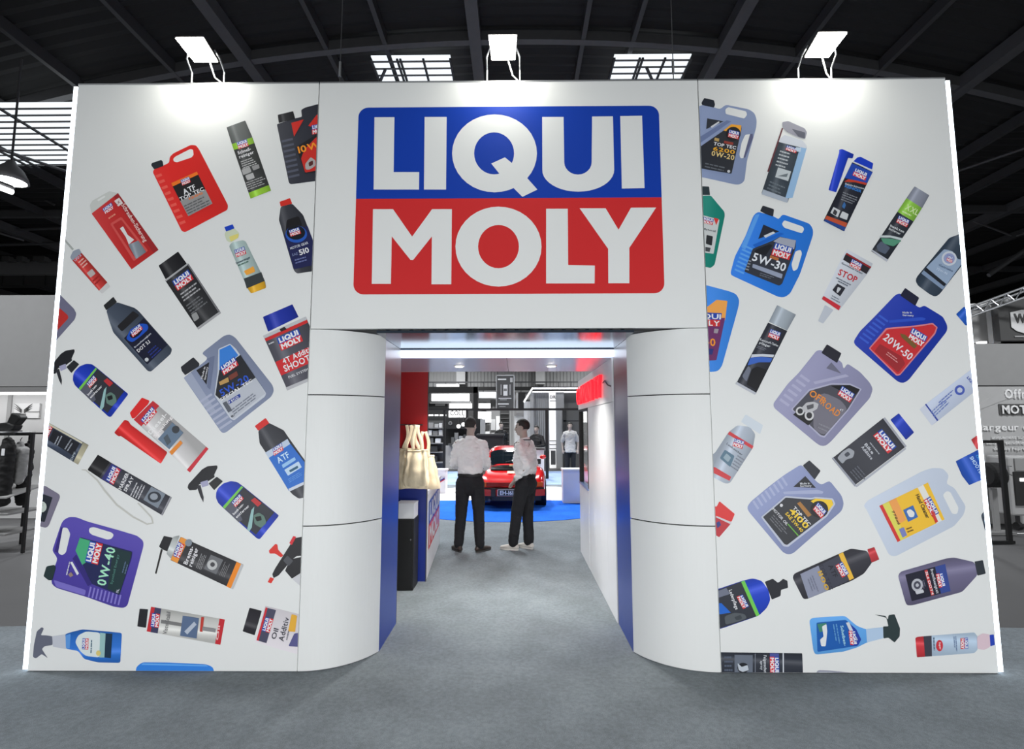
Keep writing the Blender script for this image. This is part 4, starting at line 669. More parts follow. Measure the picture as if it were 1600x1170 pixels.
  ('p', 'body', (44, 49, 60), [(60, 1008), (485, 1013), (490, 1140), (60, 1140)], 4, ((280, 1010), (280, 1140))), ('p', 'line', (205, 210, 218), [(388, 1012), (394, 1012), (395, 1140), (389, 1140)]), ('p', 'label', (72, 82, 152), [(325, 1013), (370, 1014), (371, 1140), (326, 1140)]), ('logo', (324, 1030), (326, 1112), (370, 1030)), ('t', 'Felgenschutz', (294, 1022), (296, 1120), 15, (212, 216, 222)), ('t', 'spray', (278, 1050), (280, 1095), 12, (212, 216, 222)), ('p', 'picture', (104, 112, 126), [(150, 1020), (240, 1022), (240, 1132), (150, 1132)]), ('p', 'picture', (30, 33, 40), ring(192, 1085, 28, 26, 16)), ('p', 'picture', (190, 198, 208), [(165, 1060), (185, 1080), (215, 1070), (220, 1095), (190, 1105), (170, 1095)], 5), ('lines', (100, 1125), (145, 1125), (100, 1020), 5, (90, 100, 118)), ('p', 'line', (120, 126, 138), [(250, 1014), (254, 1014), (254, 1140), (250, 1140)])]),
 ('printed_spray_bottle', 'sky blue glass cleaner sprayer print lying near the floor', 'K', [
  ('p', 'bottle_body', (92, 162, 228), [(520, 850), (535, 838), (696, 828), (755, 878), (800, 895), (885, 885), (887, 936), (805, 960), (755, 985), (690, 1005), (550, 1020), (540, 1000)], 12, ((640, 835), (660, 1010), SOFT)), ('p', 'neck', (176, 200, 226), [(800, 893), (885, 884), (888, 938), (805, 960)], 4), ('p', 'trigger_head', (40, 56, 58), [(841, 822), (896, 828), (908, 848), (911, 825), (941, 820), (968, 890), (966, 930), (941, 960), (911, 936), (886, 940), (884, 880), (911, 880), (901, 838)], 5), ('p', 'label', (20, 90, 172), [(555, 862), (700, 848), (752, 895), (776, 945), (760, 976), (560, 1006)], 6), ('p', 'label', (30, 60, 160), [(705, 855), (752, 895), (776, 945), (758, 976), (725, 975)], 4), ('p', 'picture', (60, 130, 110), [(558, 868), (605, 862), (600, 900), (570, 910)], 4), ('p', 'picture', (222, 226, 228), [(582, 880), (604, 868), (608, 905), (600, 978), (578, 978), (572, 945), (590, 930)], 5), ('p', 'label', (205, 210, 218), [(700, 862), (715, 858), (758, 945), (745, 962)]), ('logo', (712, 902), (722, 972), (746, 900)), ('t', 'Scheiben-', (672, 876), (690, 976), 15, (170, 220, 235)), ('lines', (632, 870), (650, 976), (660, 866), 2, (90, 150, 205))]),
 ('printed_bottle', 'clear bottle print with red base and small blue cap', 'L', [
  ('p', 'body', (176, 196, 216), [(425, 926), (640, 910), (655, 930), (656, 995), (640, 1012), (425, 1028)], 5, ((530, 918), (534, 1020), [(0, .85), (.3, 1.2), (.6, 1), (1, .8)])), ('p', 'base', (202, 50, 60), [(348, 938), (358, 932), (390, 929), (398, 1030), (356, 1033)], 4, ((365, 935), (370, 1032))), ('p', 'label', (60, 60, 72), [(388, 929), (428, 926), (430, 1028), (396, 1030)]), ('p', 'neck', (218, 194, 204), [(652, 932), (680, 914), (716, 920), (719, 980), (690, 996), (655, 992)], 8), ('p', 'cap', (38, 68, 182), [(715, 922), (735, 920), (740, 972), (718, 978)], 3), ('p', 'mark', (202, 50, 62), ring(467, 975, 17, 28, 20)), ('t', 'Super', (463, 958), (467, 994), 10, (240, 220, 222)), ('logo', (570, 938), (572, 992), (606, 936)), ('lines', (535, 930), (540, 1005), (552, 928), 2, (110, 130, 165)), ('lines', (432, 935), (436, 1022), (446, 934), 1, (90, 110, 130))]),
 ('printed_bottle', 'dark rounded bottle base print at the right edge', 'L', [('p', 'body', (62, 72, 86), [(672, 330), (688, 312), (726, 302), (770, 296), (770, 445), (722, 446), (692, 405)], 10), ('p', 'highlight', (150, 165, 178), [(698, 318), (726, 306), (770, 300), (770, 380), (730, 390)], 8)]),
 ('printed_canister', 'thin grey canister rim print cut by the floor', 'K', [('p', 'body', (150, 152, 168), [(553, 1150), (556, 1104), (566, 1096), (620, 1098), (790, 1116), (790, 1150)], 6), ('p', 'highlight', (205, 210, 218), [(566, 1106), (620, 1106), (770, 1121), (770, 1150), (566, 1150)], 3)]),
]
# ---------------------------------------------------------------- floors
XL, XR, JL, JR, WH, HB = -3.3426, 3.2363, -1.4784, 1.3627, 4.2202, 2.3402
XI0, XI1 = -1.012, 0.850            # clear passage between the columns


def carpet_mat(name, rgb, sc=260):
    m = bpy.data.materials.new(name); m.use_nodes = True; nt = m.node_tree; b = nt.nodes['Principled BSDF']; b.inputs['Roughness'].default_value = 0.95; b.inputs['Specular IOR Level'].default_value = 0.1
    tc = nt.nodes.new('ShaderNodeTexCoord'); c = lin(rgb)
    n1 = nt.nodes.new('ShaderNodeTexNoise'); n1.inputs['Scale'].default_value = sc; n1.inputs['Detail'].default_value = 2
    n2 = nt.nodes.new('ShaderNodeTexNoise'); n2.inputs['Scale'].default_value = 2.2; n2.inputs['Detail'].default_value = 6
    n3 = nt.nodes.new('ShaderNodeTexNoise'); n3.inputs['Scale'].default_value = 38; n3.inputs['Detail'].default_value = 4
    for n in (n1, n2, n3): nt.links.new(tc.outputs['Object'], n.inputs['Vector'])
    def mul(a, lo, hi):
        r = nt.nodes.new('ShaderNodeMapRange'); r.inputs[1].default_value = 0.3; r.inputs[2].default_value = 0.7; r.inputs[3].default_value = lo; r.inputs[4].default_value = hi
        nt.links.new(a.outputs['Fac'], r.inputs[0]); return r
    a, b2, c3 = mul(n1, 0.72, 1.28), mul(n2, 0.86, 1.14), mul(n3, 0.88, 1.12)
    q = nt.nodes.new('ShaderNodeMath'); q.operation = 'MULTIPLY'; nt.links.new(a.outputs[0], q.inputs[0]); nt.links.new(b2.outputs[0], q.inputs[1])
    q2 = nt.nodes.new('ShaderNodeMath'); q2.operation = 'MULTIPLY'; nt.links.new(q.outputs[0], q2.inputs[0]); nt.links.new(c3.outputs[0], q2.inputs[1])
    v = nt.nodes.new('ShaderNodeVectorMath'); v.operation = 'SCALE'; v.inputs[0].default_value = c; nt.links.new(q2.outputs[0], v.inputs['Scale'])
    nt.links.new(v.outputs[0], b.inputs['Base Color'])
    bp = nt.nodes.new('ShaderNodeBump'); bp.inputs['Strength'].default_value = 0.5; bp.inputs['Distance'].default_value = 0.004
    nt.links.new(n1.outputs['Fac'], bp.inputs['Height']); nt.links.new(bp.outputs['Normal'], b.inputs['Normal'])
    return m


M_CARPET = carpet_mat('carpet_grey', (124, 131, 136))
M_CONC = mat('concrete', (74, 74, 75), 0.55, var=0.25, scale=1.5, bump=0.1)
o = single('floor', MB().box((-40, -9, -0.12), (40, 46, -0.008)), M_CONC, 'dark grey concrete hall floor', None, kind='structure')
mb = MB()
mb.add([(-7.5, -9, 0), (7.5, -9, 0), (7.5, 0.62, 0), (3.6, 0.80, 0), (3.6, 15.2, 0), (-3.6, 15.2, 0), (-3.6, 0.80, 0), (-7.5, 0.62, 0)], [tuple(range(8))])
mb2 = MB(); P = mb.v; mb2.prism(P, (0, 0, -0.008))
single('floor', mb2, M_CARPET, 'grey exhibition carpet of the stand', None, kind='structure')
# round carpet under the car: near half blue, far half white
DC, DR = Vector((-0.17, 7.95, 0)), 2.62
t = thing('round_carpet', 'round blue and white floor disc under the red car', 'carpet', DC)
a0 = math.asin(-0.1 / DR)
M_BLUECAR = carpet_mat('carpet_blue', (40, 108, 222)); M_WHITECAR = carpet_mat('carpet_white', (238, 240, 244))
def half(a, b, n=48): return [(DC.x + DR * math.cos(a + (b - a) * i / n), DC.y + DR * math.sin(a + (b - a) * i / n), 0.001) for i in range(n + 1)]
part('blue_half', MB().prism(half(math.pi - a0, 2 * math.pi + a0), (0, 0, 0.006)), M_BLUECAR, t)
part('white_half', MB().prism(half(a0, math.pi - a0), (0, 0, 0.006)), M_WHITECAR, t)
M_PALE = carpet_mat('carpet_pale_blue', (150, 172, 208))

# ---------------------------------------------------------------- printed front wall
EDGE = 0.031


def wall_panel(name, label, x0, x1, z0, z1):
    g = 0.0035
    t = thing(name, label, 'wall panel', ((x0 + x1) / 2, 0, z0))
    part('panel_sheet', MB().box((x0 + g, 0, z0 + (0.004 if z0 < 0.1 else 0)), (x1 - g, 0.03, z1)), M_PANEL, t)
    part('panel_frame', MB().box((x0 + 0.006, 0.03, z0), (x1 - 0.006, 0.14, z1 - 0.004)), M_GAP, t)
    part('top_trim', MB().box((x0 + g, -0.002, z1 - 0.006), (x1 - g, 0.14, z1 + 0.004)), M_ALU, t)
    return t


pl = wall_panel('printed_panel', 'left white wall panel printed with scattered car care products', XL + EDGE, JL, 0.0, WH)
pc = wall_panel('header_panel', 'middle white header panel with the large blue and red logo', JL, JR, HB, WH)
pr = wall_panel('printed_panel', 'right white wall panel printed with scattered oil canisters', JR, XR - EDGE, 0.0, WH)
RL = (XL + EDGE + 0.0035, JL - 0.0035, 0.005, WH); RR = (JR + 0.0035, XR - EDGE - 0.0035, 0.005, WH)
for nm, lb, cr, ly in LEFT_PRINTS: make_print(pl, RL, nm, lb, cr, ly)
for nm, lb, cr, ly in RIGHT_PRINTS: make_print(pr, RR, nm, lb, cr, ly)
# the large logo on the header
f = mapper('M'); rc = (JL + 0.01, JR - 0.01, HB, WH)
W4 = [f(p) for p in LG_BOX]
zt = (W4[0][1] + W4[1][1]) / 2; zb = (W4[2][1] + W4[3][1]) / 2; xl = (W4[0][0] + W4[3][0]) / 2; xr = (W4[1][0] + W4[2][0]) / 2
zm = (f((53, 494))[1] + f((1518, 488))[1]) / 2; rr = 0.075
def arc(cx, cz, a, b, n=8): return [(cx + rr * math.cos(math.radians(a + (b - a) * i / n)), cz + rr * math.sin(math.radians(a + (b - a) * i / n))) for i in range(n + 1)]
C_BLUE, C_RED, C_WHITE = lin((6, 58, 166)), lin((204, 42, 44)), lin(PANEL_RGB)
ik = Ink(rc); P = [(xl, zm), (xr, zm)] + arc(xr - rr, zt - rr, 0, 90) + arc(xl + rr, zt - rr, 90, 180)
for tt in tessellate_polygon([[Vector((p[0], p[1], 0)) for p in P]]): ik.put([P[i] for i in tt], C_BLUE, 0)
lg = ik.build('blue_field', pc, 'deep blue upper half of the logo')
ik = Ink(rc); P = [(xr, zm), (xl, zm)] + arc(xl + rr, zb + rr, 180, 270) + arc(xr - rr, zb + rr, 270, 360)
for tt in tessellate_polygon([[Vector((p[0], p[1], 0)) for p in P]]): ik.put([P[i] for i in tt], C_RED, 0)
lr = ik.build('red_field', pc, 'bright red lower half of the logo')
for k, tr in LOGO.items():
    if k == 'Q_tail': continue
    ik = Ink(rc)
    for tt in tr: ik.put([f(p) for p in tt], C_WHITE, 2)
    if k == 'Q':
        for tt in LOGO['Q_tail']: ik.put([f(p) for p in tt], C_WHITE, 2.7)
    ik.build('logo_letter', lg if k in ('L', 'I', 'Q', 'U', 'I2') else lr)

# light strips along the outer edges, with their cable clips
for sx, x, lb in ((-1, XL, 'white light strip along the left edge of the printed wall'), (1, XR, 'white light strip along the right edge of the printed wall')):
    x1 = x - sx * EDGE
    t = thing('light_strip', lb, 'light strip', ((x + x1) / 2, 0, 0))
    part('diffuser', MB().box((min(x, x1) + 0.002, -0.001, 0.012), (max(x, x1) - 0.002, 0.03, WH - 0.02)), M_LED, t)
    part('housing', MB().box((min(x, x1), 0.03, 0), (max(x, x1), 0.14, WH - 0.005)), M_ALU, t)
    for py in ((705, 795, 880) if sx < 0 else (887,)):
        zc = at(45 if sx < 0 else 1568, py, 0.08).z
        part('clip', MB().box((x, 0.06, zc - 0.03), (x + sx * 0.045, 0.10, zc + 0.03)), M_WHITE, t)

# ---------------------------------------------------------------- curved columns with jambs


def jamb_mat():
    m = bpy.data.materials.new('jamb_print'); m.use_nodes = True; nt = m.node_tree; b = nt.nodes['Principled BSDF']
    b.inputs['Roughness'].default_value = 0.28; b.inputs['Metallic'].default_value = 0.35
    g = nt.nodes.new('ShaderNodeNewGeometry'); s = nt.nodes.new('ShaderNodeSeparateXYZ'); nt.links.new(g.outputs['Position'], s.inputs[0])
    mr = nt.nodes.new('ShaderNodeMapRange'); mr.inputs[1].default_value = 0; mr.inputs[2].default_value = 2.34; nt.links.new(s.outputs['Z'], mr.inputs[0])
    r = nt.nodes.new('ShaderNodeValToRGB'); e = r.color_ramp.elements
    for p, c in ((0.0, (26, 66, 170)), (0.52, (26, 66, 170)), (0.64, (86, 92, 140)), (0.80, (120, 108, 138)), (0.88, (150, 62, 68)), (1.0, (140, 34, 40))):
        x = e.new(p); x.color = lin(c) + (1,)
    e.remove(e[0]); e.remove(e[-1])
    nt.links.new(mr.outputs[0], r.inputs[0]); nt.links.new(r.outputs[0], b.inputs['Base Color'])
    return m


M_JAMB = jamb_mat()
ZC = HB - 0.001
SEAM = [0.0, 0.957, 1.866, ZC]
DEP = 0.31
for s, jx, xi, lb in ((-1, JL, XI0, 'white curved column left of the entrance'), (1, JR, XI1, 'white curved column right of the entrance')):
    t = thing('curved_column', lb, 'column', ((jx + xi) / 2, 0.2, 0))
    dx = abs(xi - jx); A = math.radians(64); R = dx / math.sin(A)
    yd = R * (1 - math.cos(A)); ky = DEP / yd
    cur = [(jx - s * R * math.sin(A * i / 20), R * (1 - math.cos(A * i / 20)) * ky) for i in range(21)]
    cur = [(jx - s * 0.003, 0.0)] + cur[1:]
    inn = [(p[0] + s * 0.02, p[1] + 0.025) for p in cur]
    for z0, z1 in zip(SEAM, SEAM[1:]):
        mb = MB(); g = 0.004
        mb.prism([(p[0], p[1], z0 + g) for p in cur] + [(p[0], p[1], z0 + g) for p in inn[::-1]], (0, 0, z1 - z0 - 2 * g))
        part('column_panel', mb, M_PANEL, t)
    mb = MB(); bk = [(p[0] + s * 0.006, p[1] + 0.012) for p in cur]
    mb.prism([(p[0], p[1], 0.0) for p in bk] + [(jx - s * 0.01, DEP + 0.05, 0)], (0, 0, ZC - 0.03))
    part('core', mb, M_GAP, t)
    part('jamb', MB().box((xi, DEP + 0.004, 0.0), (xi + s * 0.03, 0.845, HB - 0.03)), M_JAMB, t)
    part('jamb_edge', MB().box((xi - s * 0.0, 0.846, 0.0), (xi + s * 0.03, 0.858, 2.24)), mat('edge_grey', (60, 60, 66), 0.4, 0.5), t)

# ---------------------------------------------------------------- ceiling of the passage
M_MIRROR = mat('gloss_soffit', (82, 94, 108), 0.15, 0.85, var=0.02)
t = thing('entrance_soffit', 'glossy dark ceiling panel over the entrance', 'ceiling panel', (-0.08, 0.4, 2.31))
part('gloss_panel', MB().box((XI0 + 0.002, 0.034, HB - 0.028), (XI1 - 0.002, 0.80, HB - 0.008)), M_MIRROR, t)
for s, jx, xi in ((-1, JL, XI0), (1, JR, XI1)):
    part('side_panel', MB().box((xi - s * 0.0, 0.145, HB + 0.003), (jx - s * 0.01, 0.845, HB + 0.015)), mat('void_dark', (40, 42, 46), 0.4), t)  # dark sheets standing in for the shaded open void above each column
mb = MB()
n = 22
for i in range(n):
    x = XI0 + (XI1 - XI0) * (i + 0.5) / n
    mb.box((x - 0.028, 0.031, HB - 0.0105), (x + 0.028, 0.034, HB - 0.002))
part('fixing_strip', mb, M_BLACK, t, kind='stuff')
t = thing('light_bar', 'long cool white light bar across the entrance ceiling', 'light bar', (-0.08, 0.83, 2.24))
bar = part('bar_diffuser', MB().box((XI0 + 0.003, 0.822, 2.240), (XI1 - 0.003, 0.85, 2.303)), mat('led_cool', (222, 238, 255), 0.4, emit=1.3, var=0), t)
part('bar_housing', MB().box((XI0 + 0.003, 0.802, 2.305), (XI1 - 0.003, 0.86, 2.33)), mat('housing_blue', (28, 52, 84), 0.4), t)
t = thing('passage_ceiling', 'pale lilac ceiling behind the entrance with two round downlights', 'ceiling panel', (-0.1, 1.4, 2.24))
M_CEIL = mat('ceiling_lilac', (196, 196, 214), 0.22, 0.15, var=0.02)
part('ceiling_sheet', MB().box((-1.42, 0.86, 2.237), (-0.087, 2.0, 2.26)), M_CEIL, t)
part('ceiling_sheet', MB().box((-0.083, 0.86, 2.237), (1.1, 2.0, 2.26)), M_CEIL, t)
part('joint', MB().box((-0.087, 0.86, 2.241), (-0.083, 2.0, 2.258)), M_GAP, t)
for x in (-0.565, 0.345):
    d = part('downlight', MB().lathe((x, 1.42, 2.225), [(0.052, 0), (0.056, 0.004), (0.056, 0.012)]), mat('ring_white', (225, 225, 225), 0.3), t)
    part('lens', MB().lathe((x, 1.42, 2.222), [(0.036, 0), (0.04, 0.004)]), mat('lamp_warm', (255, 246, 226), 0.4, emit=14, var=0), d)
    area('downlight_beam', (x, 1.42, 2.21), (0, 0, 0), 0.07, 0.07, 12, (1, 0.97, 0.9), 120)

# ---------------------------------------------------------------- floodlights above the wall
M_LAMPFACE = mat('floodlight_glass', (255, 252, 240), 0.3, emit=40, var=0)
for (px, py, lb) in ((310, 77, 'leftmost floodlight on arms above the printed wall'), (786, 77, 'middle floodlight on arms above the large logo'), (1288, 74, 'rightmost floodlight on arms above the printed wall')):
    c = at(px, py, -0.085); c.z = 4.43
    c.x = at(px, py, -0.085).x
    t = thing('floodlight', lb, 'floodlight', (c.x, -0.05, WH), group='floodlights above the wall')
    yn, yf = -0.19, 0.012; zn, zf = c.z - 0.0, c.z - 0.03
    face = [(c.x - 0.088, yf, zf), (c.x + 0.088, yf, zf), (c.x + 0.100, yn, zn), (c.x - 0.100, yn, zn)]
    part('lamp_glass', MB().prism(face, (0, 0, 0.006)), M_LAMPFACE, t)
    up = Vector((0, 0.01, 0.05))
    mb = MB(); b4 = [Vector(p) + Vector((0, 0, 0.008)) for p in face]
    cen = sum(b4, Vector()) / 4
    b4 = [cen + (p - cen) * 1.06 for p in b4]; top = [cen + (p - cen) * 0.7 + up for p in b4]
    mb.add(b4 + top, [(0, 1, 2, 3), (7, 6, 5, 4), (0, 4, 5, 1), (1, 5, 6, 2), (2, 6, 7, 3), (3, 7, 4, 0)])
    part('lamp_housing', mb, mat('lamp_body', (60, 60, 62), 0.45, 0.4), t)
    for s in (-1, 1):
        ax = c.x + s * 0.125
        part('arm', MB().tube([(ax, 0.05, WH + 0.004), (ax, 0.045, WH + 0.12), (ax, -0.02, c.z - 0.03), (ax - s * 0.028, -0.05, c.z + 0.02)], 0.0065, 6), M_ALU, t)
    part('cable', MB().tube([(c.x + 0.03, 0.0, c.z - 0.02), (c.x + 0.07, 0.02, WH + 0.06), (c.x + 0.15, 0.06, WH + 0.004)], 0.006, 6), mat('cable_grey', (170, 170, 170), 0.5), t)
    area('floodlight_beam', (c.x, -0.10, c.z - 0.045), (math.radians(16), 0, 0), 0.17, 0.16, 4.2, (1.0, 0.985, 0.90), 165)

# ---------------------------------------------------------------- inside, left: red and blue end panel, counter, tote bags


def redblue_mat():
    m = bpy.data.materials.new('redblue_print'); m.use_nodes = True; nt = m.node_tree; b = nt.nodes['Principled BSDF']; b.inputs['Roughness'].default_value = 0.4
    g = nt.nodes.new('ShaderNodeNewGeometry'); s = nt.nodes.new('ShaderNodeSeparateXYZ'); nt.links.new(g.outputs['Position'], s.inputs[0])
    mr = nt.nodes.new('ShaderNodeMapRange'); mr.inputs[1].default_value = 0.95; mr.inputs[2].default_value = 1.35; nt.links.new(s.outputs['Z'], mr.inputs[0])
    r = nt.nodes.new('ShaderNodeMix'); r.data_type = 'RGBA'; r.inputs[6].default_value = lin((14, 40, 130)) + (1,); r.inputs[7].default_value = lin((165, 22, 26)) + (1,)
    nt.links.new(mr.outputs[0], r.inputs[0]); nt.links.new(r.outputs[2], b.inputs['Base Color'])
    return m


YP = 2.0
t = thing('end_panel', 'tall red and blue end panel behind the tote bags', 'panel', (-1.2, YP, 0))
part('panel_sheet', MB().box((-1.42, YP, 0.0), (-0.972, YP + 0.03, 2.234)), redblue_mat(), t)
part('panel_edge', MB().box((-0.972, YP - 0.002, 0.0), (-0.966, YP + 0.032, 2.234)), M_STEEL, t)
part('hook_rail', MB().tube([(-1.36, YP - 0.014, 1.655), (-1.02, YP - 0.014, 1.655)], 0.006, 8), M_STEEL, t)
A_, B_ = Vector((-0.972, YP + 0.07, 0)), Vector((-1.085, 3.76, 0))
t = thing('counter', 'white information counter with the logo on its side', 'counter', ((A_ + B_) / 2))
dv = (B_ - A_); nv = Vector((dv.y, -dv.x, 0)).normalized()
if nv.x < 0: nv = -nv
q = [A_, B_, B_ - nv * 0.5, A_ - nv * 0.42]
part('body', MB().prism([p + Vector((0, 0, 0)) for p in q], (0, 0, 0.90)), M_WHITE, t)
q2 = [A_ + nv * 0.012, B_ + nv * 0.012, B_ - nv * 0.5, A_ - nv * 0.42]
part('worktop', MB().prism([p + Vector((0, 0, 0.902)) for p in q2], (0, 0, 0.035)), M_WHITE, t)


def vplane(px, py):                       # on the counter side
    d = ray(px, py); k = (A_ - CAM).dot(nv) / d.dot(nv); return CAM + d * k


c0, c1 = vplane(669.5, 820), vplane(686, 800)
zt_, zb_ = vplane(669.5, 784).z, vplane(669.5, 858).z
e = (c1 - c0); e.z = 0; o3 = Vector((c0.x, c0.y, zb_)) + nv * 0.003; upv = Vector((0, 0, zt_ - zb_))
def quad_print(name, parent, pieces, o, xd, up, nrm):
    ORGP = ORG[parent.name]; V = []; F = []; Cc = []
    for P, col, lv in pieces:
        k = len(V); V += [tuple(o + xd * p[0] + up * p[1] + nrm * (0.0008 * lv) - ORGP) for p in P]; F.append(tuple(range(k, k + len(P)))); Cc += [tuple(col) + (1,)] * len(P)
    me = bpy.data.meshes.new(name); me.from_pydata(V, [], F); ca = me.color_attributes.new('ink', 'FLOAT_COLOR', 'POINT'); ca.data.foreach_set('color', [x for c in Cc for x in c]); me.materials.append(INK)
    for p in me.polygons:
        if p.normal.dot(nrm) < 0: p.flip()
    ob = bpy.data.objects.new(name, me); COL.objects.link(ob); ob.parent = parent; ORG[ob.name] = ORGP; return ob
quad_print('emblem', t, LOGO_U, o3, e, upv, nv)
# low black cabinet and white box under the bags
x0, x1 = at(622, 850, 1.86).x, at(651, 850, 1.86).x
t = thing('low_cabinet', 'black low cabinet in front of the blue panel foot', 'cabinet', ((x0 + x1) / 2, 1.7, 0))
part('carcass', MB().box((x0, 1.70, 0.0), (x1, 1.95, 0.70)), M_BLACK, t, bevel=0.004)
part('door', MB().box((x0 + 0.01, 1.69, 0.03), (x1 - 0.01, 1.70, 0.69)), M_BLACK, t)
part('knob', MB().ball((x1 - 0.03, 1.685, 0.5), 0.01), M_STEEL, t)
t = thing('white_box', 'white carton standing on the black cabinet', 'box', ((x0 + x1) / 2, 1.75, 0.70))
part('carton', MB().box((x0 + 0.004, 1.71, 0.702), (x1 - 0.004, 1.93, 0.84)), M_WHITE, t, bevel=0.003)
part('lid_flap', MB().box((x0 + 0.002, 1.708, 0.84), (x1 - 0.002, 1.932, 0.855)), M_WHITE, t)


def tote(label, x, y, ztop, wd, hgt, seed, lean=0.0, bulge=0.05):
    t = thing('tote_bag', label, 'tote bag', (x, y, ztop - hgt - 0.28), group='tote bags hanging by the counter')
    m = mat('canvas_cream', (240, 222, 190), 0.9, var=0.12, scale=18, bump=0.35)
    zt = ztop - 0.26; rows = []; n = 28
    for i in range(15):
        v = i / 14; row = []
        for j in range(n):
            a = 2 * math.pi * j / n; ww = wd * (0.36 + 0.17 * v ** 0.8) * (1 if v < 0.9 else 1 - (v - 0.9) * 1.2); dd = bulge * (0.5 + 0.9 * math.sin(math.pi * min(1, v * 0.9 + 0.08))) * (1 if v < 0.9 else 1 - (v - 0.9) * 3)
            cs, sn = math.cos(a), math.sin(a)
            px = ww * math.copysign(abs(cs) ** 0.6, cs); py = dd * math.copysign(abs(sn) ** 0.8, sn)
            fold = (0.014 if bulge > 0.04 else 0.008) * math.sin(a * 7 + seed * 2.1 + v * 2) * (1.2 - 0.7 * v) + 0.012 * noise.noise(Vector((a * 2, v * 5, seed)))
            row.append((x + px + lean * v + fold * cs, y + py + fold * 1.2 * math.copysign(1, sn), zt - hgt * v + 0.012 * noise.noise(Vector((a, seed, 3)))))
        rows.append(row + [row[0]])
    mb = MB().grid(rows); mb.add(rows[-1][:-1], [tuple(range(n))])
    part('bag_body', mb, m, t, smooth=True)
    part('top_hem', MB().tube(rows[0], 0.009, 6, cap=False), m, t, smooth=True)
    for s in (-1, 1):
        for q in (-1, 1):
            pts = []
            for i in range(9):
                v = i / 8
                pts.append((x + q * wd * (0.07 + 0.14 * v ** 1.5) + 0.012 * math.sin(v * 6 + seed + q), y + s * bulge * 0.45 * v + 0.006 * math.sin(v * 5 + seed), ztop - 0.27 * v))
            part('strap', MB().tube(pts, [(0.017, 0.005)] * 9, 8), m, t, smooth=True)
    return t


for i, (px, py, y, wd, hg, lean, lb) in enumerate([(645, 664, 1.80, 0.31, 0.40, 0.02, 'widest cream canvas tote bag in the middle of the hanging row'),
                                              (652, 664, 1.68, 0.24, 0.36, 0.0, 'cream canvas tote bag hanging foremost, nearest the entrance'),
                                              (664, 674, 1.88, 0.26, 0.34, 0.04, 'rightmost cream tote bag hanging over the counter corner'),
                                              (640, 664, 1.955, 0.26, 0.40, -0.01, 'innermost cream tote bag against the red panel')]):
    p = at(px, py, y); tote(lb, p.x, y, p.z, wd, hg, i * 1.7 + 1, lean, (0.05, 0.045, 0.03, 0.022)[i])

# ---------------------------------------------------------------- inside, right: white wall with red neon lettering and a window
XW = 0.836
t = thing('neon_wall', 'white inner wall with red glowing lettering and a black framed window', 'wall panel', (XW + 0.05, 2.0, 0))
g = 0.003
part('fascia', MB().box((XW, 0.862, 1.853), (XW + 0.10, 3.32, 2.236)), M_WHITE, t)
ys = [0.862, 1.26, 1.66, 2.06, 2.46]
for a, b in zip(ys, ys[1:]):
    part('wall_board', MB().box((XW + 0.006, a + g / 2, 0.0), (XW + 0.10, b - g / 2, 1.85)), M_WHITE, t)
part('sill_wall', MB().box((XW + 0.004, 2.462, 0.0), (XW + 0.10, 3.32, 0.885)), M_WHITE, t)
part('window_sill', MB().box((XW - 0.008, 2.462, 0.886), (XW + 0.11, 3.32, 0.906)), mat('sill_blue', (120, 146, 196), 0.3), t)
fr = part('window_frame', MB().box((XW + 0.002, 3.26, 0.907), (XW + 0.06, 3.32, 1.852)).box((XW + 0.002, 2.47, 1.826), (XW + 0.06, 3.26, 1.852)).box((XW + 0.002, 2.464, 0.907), (XW + 0.06, 2.50, 1.852)), M_BLACK, t)
gm = bpy.data.materials.new('window_glass'); gm.use_nodes = True; gb = gm.node_tree.nodes['Principled BSDF']; gb.inputs['Transmission Weight'].default_value = 1; gb.inputs['Roughness'].default_value = 0.02; gb.inputs['IOR'].default_value = 1.1
part('pane', MB().box((XW + 0.03, 2.50, 0.907), (XW + 0.036, 3.26, 1.826)), gm, fr)
nm = mat('neon_red', (255, 26, 40), 0.4, emit=1.35, var=0)
word = 'COMMUNITY'; ya, yb = 3.26, 1.30; L = len(word); stp = (ya - yb) / L
for i, ch in enumerate(word):
    y0 = ya - stp * i - 0.02; wdt = stp * (0.74 if ch != 'I' else 0.3)
    mb = text3d(ch, (XW - 0.035, y0, 1.925), (0, -wdt, 0), (0, 0, 0.21), (1, 0, 0), 0.03)
    part('neon_letter', mb, nm, t)
part('cable', MB().tube([(XW - 0.01, 1.28, 2.05), (XW - 0.012, 1.15, 2.06), (XW - 0.01, 1.02, 2.01), (XW - 0.004, 0.9, 1.99)], 0.006, 6), M_STEEL, t)
# ---------------------------------------------------------------- red sports car on the disc
def lerp_tab(tab, y):
    if y <= tab[0][0]: return tab[0][1:]
    for a, b in zip(tab, tab[1:]):
        if a[0] <= y <= b[0]:
            k = (y - a[0]) / (b[0] - a[0]); k2 = k * k * (3 - 2 * k) * 0.5 + k * 0.5
            return tuple(a[i] + (b[i] - a[i]) * k2 for i in range(1, len(a)))
    return tab[-1][1:]


